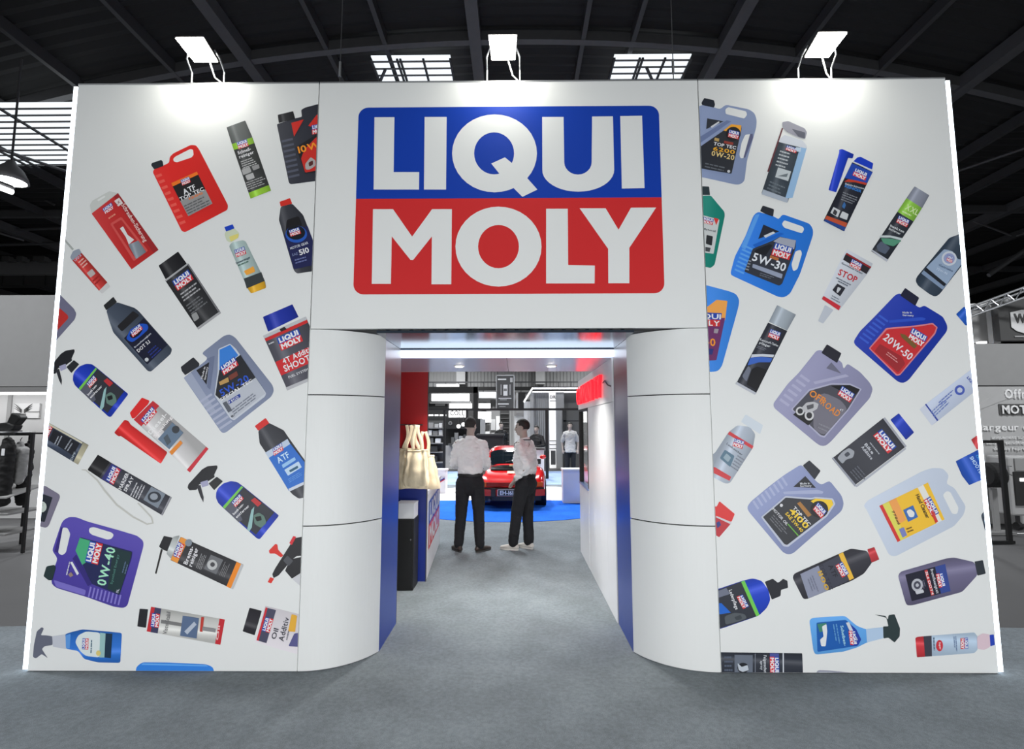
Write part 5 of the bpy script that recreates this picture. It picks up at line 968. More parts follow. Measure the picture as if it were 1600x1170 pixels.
BODY = [(0.0, .60, .36, .50, .47), (.05, .70, .30, .58, .56), (.15, .765, .25, .67, .64), (.32, .80, .22, .76, .715), (.55, .825, .20, .83, .79), (.8, .83, .19, .86, .88), (1.1, .825, .18, .86, .93),
        (1.6, .80, .18, .83, .93), (2.2, .785, .18, .82, .93), (2.8, .79, .18, .84, .88), (3.2, .80, .19, .85, .78), (3.6, .785, .20, .82, .68), (3.95, .73, .24, .72, .59), (4.15, .64, .30, .58, .52), (4.22, .55, .36, .48, .46)]
CAB = [(.62, .40, .84), (.8, .47, .915), (1.0, .51, 1.0), (1.25, .53, 1.10), (1.5, .54, 1.19), (1.75, .545, 1.26), (2.0, .55, 1.30), (2.3, .545, 1.315), (2.6, .53, 1.29), (2.85, .52, 1.18), (3.1, .51, 1.02), (3.3, .50, .86)]
CK = 0.885; CO = Vector((fl(797, 790).x, 6.62, 0.008))
def cw(x, y, z): return (CO.x + x * CK, CO.y + y * CK, CO.z + z * CK)
def cabz(y, x):
    wt, zr = lerp_tab(CAB, y); return zr - 0.10 * min(1.3, abs(x) / wt) ** 5
def deckz(y, x):
    w, zl, zf, zd = lerp_tab(BODY, y); return zd + (max(0, abs(x) - 0.35) / 0.3) ** 2 * (zf - zd) * 0.6
t = thing('sports_car', 'red classic sports car seen from behind on the round carpet', 'car', CO)
M_CAR = mat('car_red', (214, 22, 28), 0.22, var=0.02, coat=1.0)
M_CARBLK = mat('car_black', (14, 15, 18), 0.4); M_TYRE = mat('tyre', (18, 18, 20), 0.8)
ny = 44; rows = []
for i in range(ny + 1):
    y = 4.22 * i / ny; w, zl, zf, zd = lerp_tab(BODY, y)
    half_ = [(0, zd), (.2, zd), (.35, zd + .002), (.5 * w / .8, zd * .6 + zf * .4), (.68 * w / .8, zf), (w * .94, zf - .05), (w * .99, zf - .16), (w, (zf + zl) / 2), (w * .985, zl + .12), (w * .93, zl + .03), (w * .8, zl), (0, zl)]
    loop = half_ + [(-x, z) for x, z in half_[-2:0:-1]]
    rows.append([cw(x, y, z) for x, z in loop] + [cw(*(loop[0][0], y, loop[0][1]))])
mb = MB().grid(rows); n = len(rows[0]) - 1
mb.add(rows[0][:-1], [tuple(range(n))]); mb.add(rows[-1][:-1], [tuple(range(n - 1, -1, -1))])
body = part('car_body', mb, M_CAR, t, smooth=True)
rows = []
for i in range(37):
    y = .62 + (3.3 - .62) * i / 36; wt, zr = lerp_tab(CAB, y); row = []
    wb = 0.66
    row.append(cw(-wb, y, .80)); row.append(cw(-(wt * .55 + wb * .45), y, (zr + .8) / 2 - .02))
    for j in range(17):
        x = wt * (-1.04 + 2.08 * j / 16); row.append(cw(x, y, cabz(y, x)))
    row.append(cw((wt * .55 + wb * .45), y, (zr + .8) / 2 - .02)); row.append(cw(wb, y, .80)); rows.append(row)
part('cabin', MB().grid(rows), M_CAR, t, smooth=True)
def patch(fn, ys, xs, off): return MB().grid([[cw(x * (1 if not callable(xs) else 1), y, fn(y, x) + off) for x in (xs(y) if callable(xs) else xs)] for y in ys])
def span(a, b, n): return [a + (b - a) * i / (n - 1) for i in range(n)]
def thick(mb, d=0.006):
    n = len(mb.v); mb.v += [(p[0], p[1], p[2] - d) for p in mb.v]; mb.f += [tuple(i + n for i in q[::-1]) for q in mb.f]; return mb
GLASS = mat('car_glass', (18, 26, 32), 0.06, var=0.05, spec=0.8)
part('rear_window', thick(patch(cabz, span(.86, 1.62, 12), lambda y: span(-.93 * lerp_tab(CAB, y)[0], .93 * lerp_tab(CAB, y)[0], 13), .012)), GLASS, t, 'dark sloping rear window', smooth=True)
part('wiper', MB().tube([cw(-.1, .88, cabz(.88, 0) + .03), cw(.28, 1.02, cabz(1.02, .28) + .03)], 0.006, 6), M_CARBLK, t)
part('window_sticker', thick(patch(cabz, span(.92, 1.0, 3), span(.04, .2, 3), .016), 0.002), M_WHITE, t)
gr = part('engine_grille', thick(patch(lambda y, x: max(deckz(y, x), cabz(y, x) if y > .62 else 0), span(.56, .74, 6), span(-.46, .46, 9), .016)), M_CARBLK, t, 'black engine lid grille')
for i in range(7):
    y = .575 + i * .025; z = max(deckz(y, 0), cabz(y, 0) if y > .62 else 0) + .02
    part('grille_slat', MB().box(cw(-.44, y, z), cw(.44, y + .01, z + .008)), mat('slat_grey', (46, 48, 52), 0.4, 0.4), gr)
part('script_badge', MB().box(cw(-.02, .66, .89), cw(.06, .68, .93)), mat('badge_gold', (226, 204, 160), 0.3, 0.5), t)
part('lid_sticker', thick(patch(deckz, span(.40, .52, 4), span(-.06, .10, 4), .010), 0.002), mat('sticker_cream', (240, 226, 190), 0.4), t)
def rear(x0, x1, z0, z1, d0, m, name, label=None, bow=0.10, parent=None):
    xs = span(x0, x1, 13); fr_ = [(x, d0 + bow * (abs(x) / .75) ** 2.4) for x in xs]
    mb = MB(); mb.grid([[cw(x, y, z0) for x, y in fr_], [cw(x, y, z1) for x, y in fr_], [cw(x, y + .05, z1) for x, y in fr_]]); mb.grid([[cw(x, y, z0) for x, y in fr_], [cw(x, y + .05, z0) for x, y in fr_]])
    return part(name, mb, m, parent or t, label)
M_REFL = mat('reflector_red', (150, 10, 18), 0.15, emit=0.0, var=0.1)
rear(-.74, .74, .50, .585, -.035, M_REFL, 'reflector_band', 'dark red reflector strip across the tail')
for s in (-1, 1):
    rear(s * .52 if s > 0 else -.74, s * .74 if s > 0 else -.52, .495, .59, -.045, mat('lamp_orange', (226, 96, 40), 0.15), 'tail_lamp')
bp = rear(-.78, .78, .30, .44, -.11, M_CAR, 'rear_bumper', 'red rear bumper')
rear(-.765, .765, .44, .475, -.075, M_CARBLK, 'bumper_bellows')
for s in (-1, 1):
    part('bumper_guard', MB().box(cw(s * .36 - .05, -.15, .29), cw(s * .36 + .05, -.09, .47)), M_CARBLK, t, bevel=0.006)
rear(-.70, .70, .19, .30, -.04, M_CARBLK, 'rear_valance')
pt = part('number_plate', MB().box(cw(-.255, -.128, .315), cw(.265, -.118, .44)), M_CARBLK, t, 'black number plate with white characters')
part('plate_border', MB().box(cw(-.265, -.126, .308), cw(.275, -.117, .447)), M_WHITE, pt)
part('plate_characters', text3d('EH-161-P', cw(-.215, -.130, .335), (.40 * CK, 0, 0), (0, 0, .085 * CK), (0, -1, 0), 0.002), M_WHITE, pt)
for s in (-1, 1):
    part('exhaust', MB().tube([cw(s * .45, -.10, .22), cw(s * .45, .1, .22)], 0.028, 10), M_STEEL, t)
    part('side_window', MB().prism([cw(s * .618, 1.5, .95), cw(s * .618, 2.75, .95), cw(s * .60, 2.5, 1.19), cw(s * .60, 1.8, 1.19)], (s * 0.012, 0, 0)), GLASS, t)
    part('mirror', MB().ball(cw(s * .88, 2.75, .98), .09 * CK, .05 * CK, .06 * CK), M_CAR, t, smooth=True)
    for yy in (.80, 3.02):
        c = cw(s * .71, yy, .31); r = .31 * CK
        wh = part('wheel', MB().tube([(c[0] - .09 * CK, c[1], c[2]), (c[0] - .075 * CK, c[1], c[2]), (c[0] + .075 * CK, c[1], c[2]), (c[0] + .1 * CK, c[1], c[2])], [r * .9, r, r, r * .9], 28), M_TYRE, t, smooth=False)
        part('rim', MB().tube([(c[0] + s * .08 * CK, c[1], c[2]), (c[0] + s * .108 * CK, c[1], c[2])], [r * .64, r * .60], 20), M_ALU, wh)
        # dark wheel arch behind the tyre
    part('wheel_arch', MB().tube([cw(s * .60, .80, .31), cw(s * .838, .80, .31)], .35 * CK, 28), M_CARBLK, t)
    part('wheel_arch', MB().tube([cw(s * .60, 3.02, .31), cw(s * .812, 3.02, .31)], .35 * CK, 28), M_CARBLK, t)

# ---------------------------------------------------------------- people


def blob(name, mb, voxel, m, parent, label=None, smooth=6, disp=None, sub=True):
    """one continuous surface grown round the laid-out limbs"""
    me = bpy.data.meshes.new('tmp'); me.from_pydata(mb.v, [], mb.f); me.update()
    o = bpy.data.objects.new('tmp', me); COL.objects.link(o)
    r = o.modifiers.new('r', 'REMESH'); r.mode = 'VOXEL'; r.voxel_size = voxel
    s = o.modifiers.new('s', 'SMOOTH'); s.iterations = smooth; s.factor = 0.5
    bpy.context.view_layer.update()
    dg = bpy.context.evaluated_depsgraph_get(); ev = bpy.data.meshes.new_from_object(o.evaluated_get(dg))
    bpy.data.objects.remove(o); bpy.data.meshes.remove(me)
    ev.name = name
    if disp:
        nn = [v.normal.copy() for v in ev.vertices]
        for v, nr in zip(ev.vertices, nn): v.co += nr * disp(v.co)
    ev.materials.clear(); ev.materials.append(m)
    ev.polygons.foreach_set('use_smooth', [True] * len(ev.polygons))
    ob = bpy.data.objects.new(name, ev); COL.objects.link(ob)
    if parent: ob.parent = parent; ORG[ob.name] = Vector()
    if label: ob['label'] = label
    return ob


def wrinkle(k, a=0.006, up=1.0):
    return lambda c: a * noise.noise(Vector((c.x * 9 + k, c.y * 9, c.z * 14 * up))) + a * 0.7 * noise.noise(Vector((c.x * 22, c.y * 22 + k, c.z * 40)))


def chain(mb, pts, n=14, ref=(1, 0, 0), flat=False):
    """limb from (point, rx, ry) stations with rounded ends"""
    P = [Vector(p[0]) for p in pts]; R = [(p[1], p[2] if len(p) > 2 else p[1]) for p in pts]
    d0 = (P[0] - P[1]).normalized(); d1 = (P[-1] - P[-2]).normalized()
    r0, r1 = min(R[0]), min(R[-1])
    PP = [P[0] + d0 * r0 * 0.9, P[0] + d0 * r0 * 0.55] + P + [P[-1] + d1 * r1 * 0.55, P[-1] + d1 * r1 * 0.9]
    RR = [(R[0][0] * .4, R[0][1] * .4), (R[0][0] * .8, R[0][1] * .8)] + R + [(R[-1][0] * .8, R[-1][1] * .8), (R[-1][0] * .4, R[-1][1] * .4)]
    if flat: PP, RR = [P[0] + d0 * 0.012] + PP[2:], [R[0]] + RR[2:]
    mb.tube(PP, RR, n, ref)


SKIN = mat('skin', (172, 158, 150), 0.55, var=0.05)
HAIRM = mat('hair_dark', (34, 32, 31), 0.7, var=0.25, scale=60, bump=0.3)


def person(label, loc, rz, elbow, wrist, shirt, trousers, shoes, headyaw=0.0, foot=((-.10, -.02, 20), (.10, -.02, -20)), knee=0.02, scale=1.0, vox=0.0075,
           lanyard=False, jacket=False, belt=True, untuck=0.0, lean=(0, 0), handcurl=0.6, hair=True, bulk=1.0):
    """built facing +Y; elbow/wrist: (left, right) points; the whole figure is turned by rz"""
    t = thing('person', label, 'person', loc); t.rotation_euler = (0, 0, rz); t.scale = (scale,) * 3
    lx, ly = lean
    ORG[t.name] = Vector()
    T = lambda x, y, z: Vector((x + lx * max(0, (z - .9)), y + ly * max(0, (z - .9)), z))
    hipx = 0.092
    feet = []
    for (fx, fy, fa) in foot: feet.append((Vector((fx, fy, 0.0)), math.radians(fa)))
    # body under the clothes: one surface with head, neck, arms, hands and legs
    b = MB()
    chain(b, [(T(0, 0, .92), .145, .10), (T(0, 0, 1.05), .125, .09), (T(0, 0, 1.25), .14, .10), (T(0, -.005, 1.38), .135, .085), (T(0, -.005, 1.44), .08, .065)])
    chain(b, [(T(0, -.01, 1.42), .058, .058), (T(0, .0, 1.53), .052, .055), (T(0, .005, 1.58), .05, .055)])
    hm = MB(); hc = T(0, .012, 1.64); cy_, sy_ = math.cos(headyaw), math.sin(headyaw)
    hm.ball((0, -.005, .025), .073, .092, .088, 20, 14); hm.ball((0, .022, -.035), .058, .066, .072, 16, 12); hm.ball((0, .05, -.085), .034, .03, .025, 10, 8)
    chain(hm, [((0, .086, .015), .010), ((0, .103, -.022), .013), ((0, .098, -.032), .015)], 10)
    hm.ball((0, .078, .028), .045, .02, .012); hm.ball((0, .083, -.062), .026, .014, .011)
    for s in (-1, 1): hm.ball((s * .074, -.008, -.008), .010, .020, .032, 10, 8); hm.ball((s * .035, .066, -.022), .022, .018, .02, 8, 6)
    rot = lambda p: Vector((p[0] * cy_ - p[1] * sy_, p[0] * sy_ + p[1] * cy_, p[2]))
    b.add([hc + rot(p) for p in hm.v], hm.f)
    armp = []
    for s, el, wr in ((-1, elbow[0], wrist[0]), (1, elbow[1], wrist[1])):
        sh = T(s * .175, -.005, 1.405); el = Vector(el); wr = Vector(wr); armp.append((s, sh, el, wr))
        chain(b, [(sh, .046), (sh.lerp(el, .5), .042), (el, .036)], 12, None); chain(b, [(el, .036), (el.lerp(wr, .35), .036), (wr, .026)], 12, None)
        d = (wr - el).normalized(); side = d.cross(Vector((0, 0, 1)))
        if side.length < .2: side = Vector((0, 1, 0))
        side.normalize(); nrm = side.cross(d).normalized()
        pc_ = wr + d * .05; chain(b, [(wr, .024, .02), (wr + d * .045, .036, .016), (wr + d * .085, .038, .014)], 12, side)
        curl = nrm * (-1 if nrm.z > 0 else 1)
        for fi, (off, ln) in enumerate(((-.030, .062), (-.010, .074), (.010, .070), (.030, .055))):
            f0 = wr + d * .085 + side * off; f1 = f0 + d * ln * .45 + curl * ln * .22 * handcurl; f2 = f1 + d * ln * .25 + curl * ln * .35 * handcurl; f3 = f2 + d * ln * .05 + curl * ln * .3 * handcurl
            chain(b, [(f0, .0095), (f1, .0088), (f2, .008), (f3, .007)], 8, None)
        th = wr + d * .03 + side * (-.03 * s); chain(b, [(th, .012), (th + d * .03 + side * (-.022 * s), .010), (th + d * .058 + side * (-.022 * s) + curl * .01, .0085)], 8, None)
    legs = []
    for k, s in enumerate((-1, 1)):
        fp, fa = feet[k]; hip = Vector((s * hipx, 0, .90)); an = fp + Vector((0, 0, .085)); kn = hip.lerp(an, .52) + Vector((0, knee, 0)); legs.append((s, hip, kn, an, fa, fp))
        chain(b, [(hip, .075), (hip.lerp(kn, .5), .065), (kn, .046), (kn.lerp(an, .35), .046), (an, .032)])
        dv = Vector((-math.sin(fa), math.cos(fa), 0)); chain(b, [(an - Vector((0, 0, .03)), .03), (fp + dv * .13 + Vector((0, 0, .035)), .03, .02)], 10, None)
    body = blob('body', b, vox, SKIN, t, smooth=3)
    # eyes and mouth
    em = MB()
    for s in (-1, 1): part('eye', MB().ball(hc + rot((s * .033, .074, .004)), .0095, .0095, .0075, 8, 6), mat('eye_dark', (40, 36, 34), 0.2), t)
    mm = MB(); mm.ball(hc + rot((0, .0955, -.064)), .019, .004, .004, 8, 6); part('lips', mm, mat('lips', (140, 104, 98), 0.5), t)
    # hair: cap over the skull, open over face, ears and neck
    if hair:
        h = MB(); nu, nv = 30, 18; vs = []; fs = []
        for i in range(nv + 1):
            ph = math.pi * i / nv
            for j in range(nu):
                th = 2 * math.pi * j / nu; x, y, z = math.sin(ph) * math.cos(th), math.sin(ph) * math.sin(th), math.cos(ph)
                k = 1.075 + .03 * noise.noise(Vector((x * 5, y * 5, z * 5)))
                vs.append(hc + rot((x * .073 * k, -.006 + y * .093 * k, .027 + z * .09 * k)))
        for i in range(nv):
            for j in range(nu):
                th = 2 * math.pi * (j + .5) / nu; y = math.sin(math.pi * (i + .5) / nv) * math.sin(th); z = math.cos(math.pi * (i + .5) / nv)
                lim = .42 if y > .45 else (-.02 if y > -.1 else -.55)
                if z > lim: fs.append((i * nu + j, i * nu + (j + 1) % nu, (i + 1) * nu + (j + 1) % nu, (i + 1) * nu + j))
        h.add(vs, fs); part('hair', h, HAIRM, t, smooth=True)
    # shirt
    c = MB(); k_ = bulk
    low = [(T(0, 0, .95), .140, .100), (T(0, 0, .995), .150, .108), (T(0, 0, 1.035), .166 * k_, .124 * k_)] if not untuck else [(T(0, 0, .90 - untuck), .198 * k_, .152 * k_), (T(0, 0, .99), .186 * k_, .140 * k_)]
    chain(c, low + [(T(0, .0, 1.12), .166 * k_, .126 * k_), (T(0, .0, 1.27), .174 * k_, .128 * k_), (T(0, -.005, 1.37), .165, .108), (T(0, -.005, 1.43), .10, .078)], 18, (1, 0, 0), True)
    for s in (-1, 1): chain(c, [(T(s * .07, -.01, 1.435), .05), (T(s * .17, -.008, 1.395), .062)], 12, None)
    slim = 1.0
    for s, sh, el, wr in armp:
        chain(c, [(sh - Vector((s * .01, 0, .01)), .066), (sh.lerp(el, .35), .060), (sh.lerp(el, .8), .054), (el, .053)], 12, None)
        if not jacket == 'tee': chain(c, [(el, .053), (el.lerp(wr, .4), .049), (el.lerp(wr, .93), .036)], 12, None)
    k0 = sum(map(ord, label)) % 50
    blob('jacket' if jacket is True else 'shirt', c, vox * 1.15, shirt, t, smooth=5, disp=wrinkle(k0, 0.017))
    cm = MB(); pts = [T(.062 * math.cos(a), -.012 + .066 * math.sin(a), 1.475 - .014 * math.sin(a)) for a in span(0, 2 * math.pi, 17)]
    cm.tube(pts, [(.010, .024)] * 17, 8, (0, 0, 0.001) if False else None, cap=False); part('collar', cm, shirt, t, smooth=True)
    # trousers
    g = MB(); chain(g, [(Vector((0, 0, .985)), .160, .118), (Vector((0, -.008, .90)), .172, .130), (Vector((0, -.006, .82)), .15, .115)], 18)
    for s, hip, kn, an, fa, fp in legs:
        chain(g, [(hip + Vector((0, -.01, -.01)), .1, .112), (hip.lerp(kn, .45), .092, .098), (kn, .077, .08), (kn.lerp(an, .4), .072, .075), (an + Vector((0, 0, .01)), .064, .072)], 14)
    blob('trousers', g, vox * 1.15, trousers, t, smooth=4, disp=wrinkle(k0 + 9, 0.006, .6))
    if belt:
        pts = [Vector((.166 * math.cos(a), -.0 + .124 * math.sin(a), .99)) for a in span(0, 2 * math.pi, 25)]; part('belt', MB().tube(pts, [(.006, .02)] * 25, 8, None, cap=False), M_BLACK, t)
    for s, hip, kn, an, fa, fp in legs:
        dv = Vector((-math.sin(fa), math.cos(fa), 0)); sd = Vector((dv.y, -dv.x, 0)); q = MB()
        chain(q, [(fp - dv * .05 + Vector((0, 0, .040)), .036, .034), (fp + dv * .03 + Vector((0, 0, .042)), .038, .038), (fp + dv * .12 + Vector((0, 0, .034)), .043, .028), (fp + dv * .17 + Vector((0, 0, .028)), .036, .020)], 12, sd)
        chain(q, [(fp - dv * .03 + Vector((0, 0, .05)), .036, .040), (fp - dv * .02 + Vector((0, 0, .10)), .036, .042)], 12, sd)
        sh_ = blob('shoe', q, .008, shoes, t, smooth=3)
        so = MB(); poly = [fp + dv * (.06 + .135 * math.cos(a)) + sd * (.042 + .006 * math.cos(a)) * math.sin(a) for a in span(0, 2 * math.pi, 21)[:-1]]
        so.prism(poly, (0, 0, .018)); part('sole', so, mat('sole_' + shoes.name, tuple(int(255 * x ** .45) for x in (.05, .05, .05)) if 'white' not in shoes.name else (215, 213, 208), 0.6), sh_)
    if lanyard:
        pts = [T(.075 * math.cos(a), -.005 + .09 * math.sin(a), 1.47 + .0 * a) for a in span(-.5, math.pi + .5, 13)]
        pts = [T(.03, .135, 1.15), T(.06, .14, 1.28), T(.085, .10, 1.42)] + [T(.082 * math.cos(a), -.02 + .078 * math.sin(a), 1.475) for a in span(.6, -math.pi - .6, 13)] + [T(-.085, .10, 1.42), T(-.06, .14, 1.28), T(-.03, .135, 1.15)]
        part('lanyard', MB().tube(pts, [(.004, .009)] * len(pts), 6), mat('lanyard_grey', (70, 70, 74), 0.7), t)
        part('badge', MB().box(T(-.04, .135, 1.04), T(.04, .142, 1.15)), M_WHITE, t)
    return t


M_SHIRT = mat('shirt_white', (240, 240, 240), 0.8, var=0.04, scale=10)
M_TROU = mat('trousers_black', (24, 25, 30), 0.85, var=0.15)
M_SHOE = mat('shoe_brown', (52, 42, 38), 0.5); M_SNEAK = mat('sneaker_white', (206, 202, 196), 0.7)
p = fl(734, 861)
person('man in white shirt and black trousers standing with his back turned', (p.x, p.y, 0), math.radians(-2), ((-.232, .0, 1.135), (.228, .015, 1.135)), ((-.165, .20, 1.07), (.17, .19, 1.05)), M_SHIRT, M_TROU, M_SHOE, headyaw=-.35,
       foot=((-.145, -.02, 32), (.135, -.02, -42)), scale=1.0, bulk=1.02)
p = fl(822, 859)
person('man in white shirt and white sneakers with a hand in his pocket', (p.x, p.y, 0), math.radians(62), ((-.25, -.15, 1.14), (.24, -.02, 1.14)), ((-.205, .055, .945), (.17, .17, 1.0)), M_SHIRT, M_TROU, M_SNEAK, headyaw=.25,
       foot=((-.085, .15, 8), (.085, .0, -12)), lanyard=True, scale=0.985, lean=(0, .05), handcurl=.4, bulk=1.16)
# ---------------------------------------------------------------- the hall: roof, end walls, lamps
def rz_(x): return 10.2 - 0.0125 * min(abs(x), 11.5) ** 2
M_ROOF = mat('roof_black', (20, 20, 21), 0.8, var=0.2); M_BEAM = mat('beam_grey', (76, 76, 78), 0.6, var=0.15); M_BEAMD = mat('beam_dark', (58, 58, 60), 0.6)
cl = thing('ceiling', 'black arched hall roof with dark steel beams', None, (0, 20, 8.5), kind='structure')
xs = [i * 0.5 for i in range(-64, 65)]; rows = []
y = -1.5
for k in range(2 * 146):
    yy = -1.5 + 0.15 * k; dz = 0.05 if (k // 1) % 2 else 0.0
    rows.append([(x, yy, rz_(x) + 0.25 + dz) for x in xs])
part('roof_sheet', MB().grid(rows), M_ROOF, cl)
for yb in (3.4, 6.95, 12.5, 19, 27, 35):
    mb = MB()
    for a, b in zip(xs, xs[1:]):
        if abs(a) > 30: continue
        za, zb2 = rz_(a) - 0.05, rz_(b) - 0.05
        mb.add([(a, yb, za), (b, yb, zb2), (b, yb, zb2 + .22), (a, yb, za + .22), (a, yb + .16, za), (b, yb + .16, zb2), (b, yb + .16, zb2 + .22), (a, yb + .16, za + .22)], [(0, 1, 2, 3), (5, 4, 7, 6), (0, 4, 5, 1), (3, 2, 6, 7)])
    part('arch_beam', mb, M_BEAM, cl)
for i, x in enumerate([-27, -24, -21, -18, -15.6, -13.2, -11.4, -9.6, -7.6, -6.0, -4.2, -2.9, -0.9, 1.5, 2.6, 4.6, 6.2, 8.0, 9.8, 11.6, 13.6, 16, 18.5, 21, 24, 27]):
    wd = 0.13 if i % 3 == 0 else 0.05
    part('purlin', MB().box((x - wd, -1.4, rz_(x) - 0.02 - wd * .5), (x + wd, 42, rz_(x) + 0.2)), M_BEAM if i % 3 == 0 else M_BEAMD, cl)
for s in (-1, 1):
    for x in (3.0, 9.5, 16):
        part('brace', MB().tube([(s * x, 7.4, rz_(x) - .3), (s * (x + 3.2), 12.4, rz_(x + 3.2) - 0.9)], 0.035, 6), M_BEAM, cl)
        part('brace', MB().tube([(s * (x + 3.2), 7.4, rz_(x + 3.2) - .3), (s * x, 12.4, rz_(x) - 0.9)], 0.035, 6), M_BEAM, cl)
# skylights with louvres
M_SKY = mat('skylight_glass', (214, 220, 224), 0.4, emit=1.15, var=0.1, scale=3); M_LOUV = mat('louvre', (92, 92, 94), 0.5)
for wi, (x0, x1, y0, y1, lb) in enumerate(((-3.32, -1.50, 7.34, 10.4, 'louvred skylight left of the middle floodlight'), (2.25, 4.0, 7.30, 10.4, 'louvred skylight right of the middle floodlight'), (-14.5, -9.3, 6.6, 9.2, 'large louvred skylight in the upper left corner'))):
    zc = rz_((x0 + x1) / 2) - 0.06
    t = thing('window_%d' % (wi + 1), lb, None, ((x0 + x1) / 2, (y0 + y1) / 2, zc), kind='structure')
    part('glazing', MB().box((x0, y0, zc), (x1, y1, zc + 0.03)), M_SKY, t)
    n = int((y1 - y0) / 0.22)
    for i in range(n):
        yy = y0 + (y1 - y0) * (i + .5) / n; part('louvre', MB().box((x0, yy - .022, zc - .05), (x1, yy + .022, zc - .03)), M_LOUV, t)
    for k in (0, .33, .37, .66, 1):
        part('bar', MB().box((x0 + (x1 - x0) * k - .025, y0, zc - .09), (x0 + (x1 - x0) * k + .025, y1, zc - .05)), M_BEAMD, t)
# enclosing walls, far away
M_HALLW = mat('hall_wall_dark', (34, 34, 35), 0.8); M_HALLG = mat('hall_wall_grey', (150, 150, 150), 0.7, var=0.06, scale=3)
single('wall_left', MB().box((-32.4, -9, 0), (-32, 42, 9.5)), M_HALLW, 'dark left wall of the hall', None, kind='structure')
single('wall_right', MB().box((32, -9, 0), (32.4, 42, 9.5)), M_HALLW, 'dark right wall of the hall', None, kind='structure')
YB = 34.0
t = thing('wall_back', 'grey ribbed back wall of the hall', None, (0, YB, 0), kind='structure')
part('wall_sheet', MB().box((-32, YB + 0.1, 0), (32, YB + .4, 9.6)), M_HALLG, t)
mb = MB(); mb.box((0, 0, 0), (0.12, 0.06, 9.0)); ribme = mesh('wall_rib', mb, M_HALLG)
for i in range(130):
    o = bpy.data.objects.new('wall_rib', ribme); COL.objects.link(o); o.parent = t; o.location = (-16 + i * 0.25, 0.04, 0)
for px in (720, 844):
    a = at(px - 7, 600, YB - .5); b = at(px + 7, 560, YB - .5); part('pilaster', MB().box((a.x, YB - .5, a.z), (b.x, YB, 9.5)), mat('pilaster_grey', (186, 186, 186), 0.6), t)
mb = MB(); za = at(760, 597, YB - 1).z
part('gallery_rail', MB().box((-8, YB - 1, za - .05), (9, YB - .94, za + .05)), M_STEEL, t)
for i in range(15): part('rail_post', MB().box((-6 + i * .9, YB - 1, za - .9), (-5.95 + i * .9, YB - .95, za)), M_STEEL, t)
a, b = at(660, 610, YB - 1.2), at(920, 604, YB - 1.2); part('gallery_beam', MB().box((a.x - 3, YB - 1.3, a.z), (b.x + 3, YB - 1.0, b.z)), M_BLACK, t)
# high-bay bells for the added fills, and the one hanging at the left
M_BELL = mat('lamp_bell', (120, 120, 122), 0.5); M_BULB = mat('lamp_bulb', (255, 255, 250), 0.4, emit=9, var=0)


def high_bay(p, lb):
    t = thing('pendant_lamp', lb, 'pendant lamp', (p[0], p[1], p[2] - .4), group='high bay lamps under the roof')
    part('bell', MB().lathe((p[0], p[1], p[2] - .38), [(.30, 0), (.28, .08), (.2, .24), (.1, .34), (.06, .42)]), M_BELL, t, smooth=True)
    part('bulb', MB().lathe((p[0], p[1], p[2] - .41), [(.2, 0), (.26, .025)]), M_BULB, t)
    part('rod', MB().tube([(p[0], p[1], p[2] + .04), (p[0], p[1], rz_(p[0]) + .1)], .02, 6), M_BEAM, t)


for i, p in enumerate(HALL_FILLS):
    if p[1] > 0: high_bay(p, 'added high bay lamp high above ' + ['the left of the car', 'the right of the car', 'the far left of the disc', 'the left neighbouring stands', 'the right neighbouring stands', 'the far aisle', 'the left of the hall back wall', 'the right of the hall back wall', 'the clothing stand', 'the offer wall'][i - 3])
q = at(15, 283, 6.0); high_bay((q.x, q.y, q.z + .38), 'white bell lamp hanging beside the left light strip')
q = at(2, 296, 5.0)
t = thing('strip_lamp', 'bright strip lamp at the left picture edge', 'lamp', (q.x, q.y, q.z))
a, b = at(-40, 278, 5.0), at(19, 300, 5.6); part('tube', MB().tube([a, b], .05, 8), mat('tube_glow', (255, 255, 255), 0.4, emit=6, var=0), t); part('tray', MB().tube([a + Vector((0, 0, .07)), b + Vector((0, 0, .07))], .06, 4), M_BEAM, t)
# steel lattice lines of the left bay
t = thing('roof_truss', 'grey steel roof truss beyond the left light strip', 'truss', at(40, 300, 12))
for (x0, y0, x1, y1, yy, r) in ((-60, 222, 130, 225, 12, .10), (-60, 257, 120, 253, 12, .05), (-60, 329, 100, 325, 13, .05), (-60, 363, 95, 356, 14, .05), (0, 275, 85, 320, 12, .035), (-20, 245, 30, 228, 12, .03), (60, 232, 95, 250, 12, .035), (-30, 300, 90, 280, 13, .03), (20, 180, 90, 245, 11, .05), (-60, 384, 95, 380, 15, .06)):
    part('truss_bar', MB().tube([at(x0, y0, yy), at(x1, y1, yy)], r, 6), M_BEAM, t)
t = thing('roof_truss', 'grey steel roof truss beyond the right light strip', 'truss', at(1560, 250, 12))
for (x0, y0, x1, y1, yy, r) in ((1480, 128, 1680, 136, 10, .08), (1480, 208, 1680, 205, 12, .10), (1490, 238, 1680, 242, 12, .05), (1500, 283, 1680, 283, 13, .08), (1480, 236, 1600, 160, 11, .05), (1500, 262, 1600, 205, 12, .035), (1510, 315, 1680, 318, 14, .07), (1545, 430, 1610, 385, 8, .05), (1500, 330, 1610, 326, 14, .05), (1520, 345, 1580, 368, 12, .03)):
    part('truss_bar', MB().tube([at(x0, y0, yy), at(x1, y1, yy)], r, 6), M_BEAM, t)
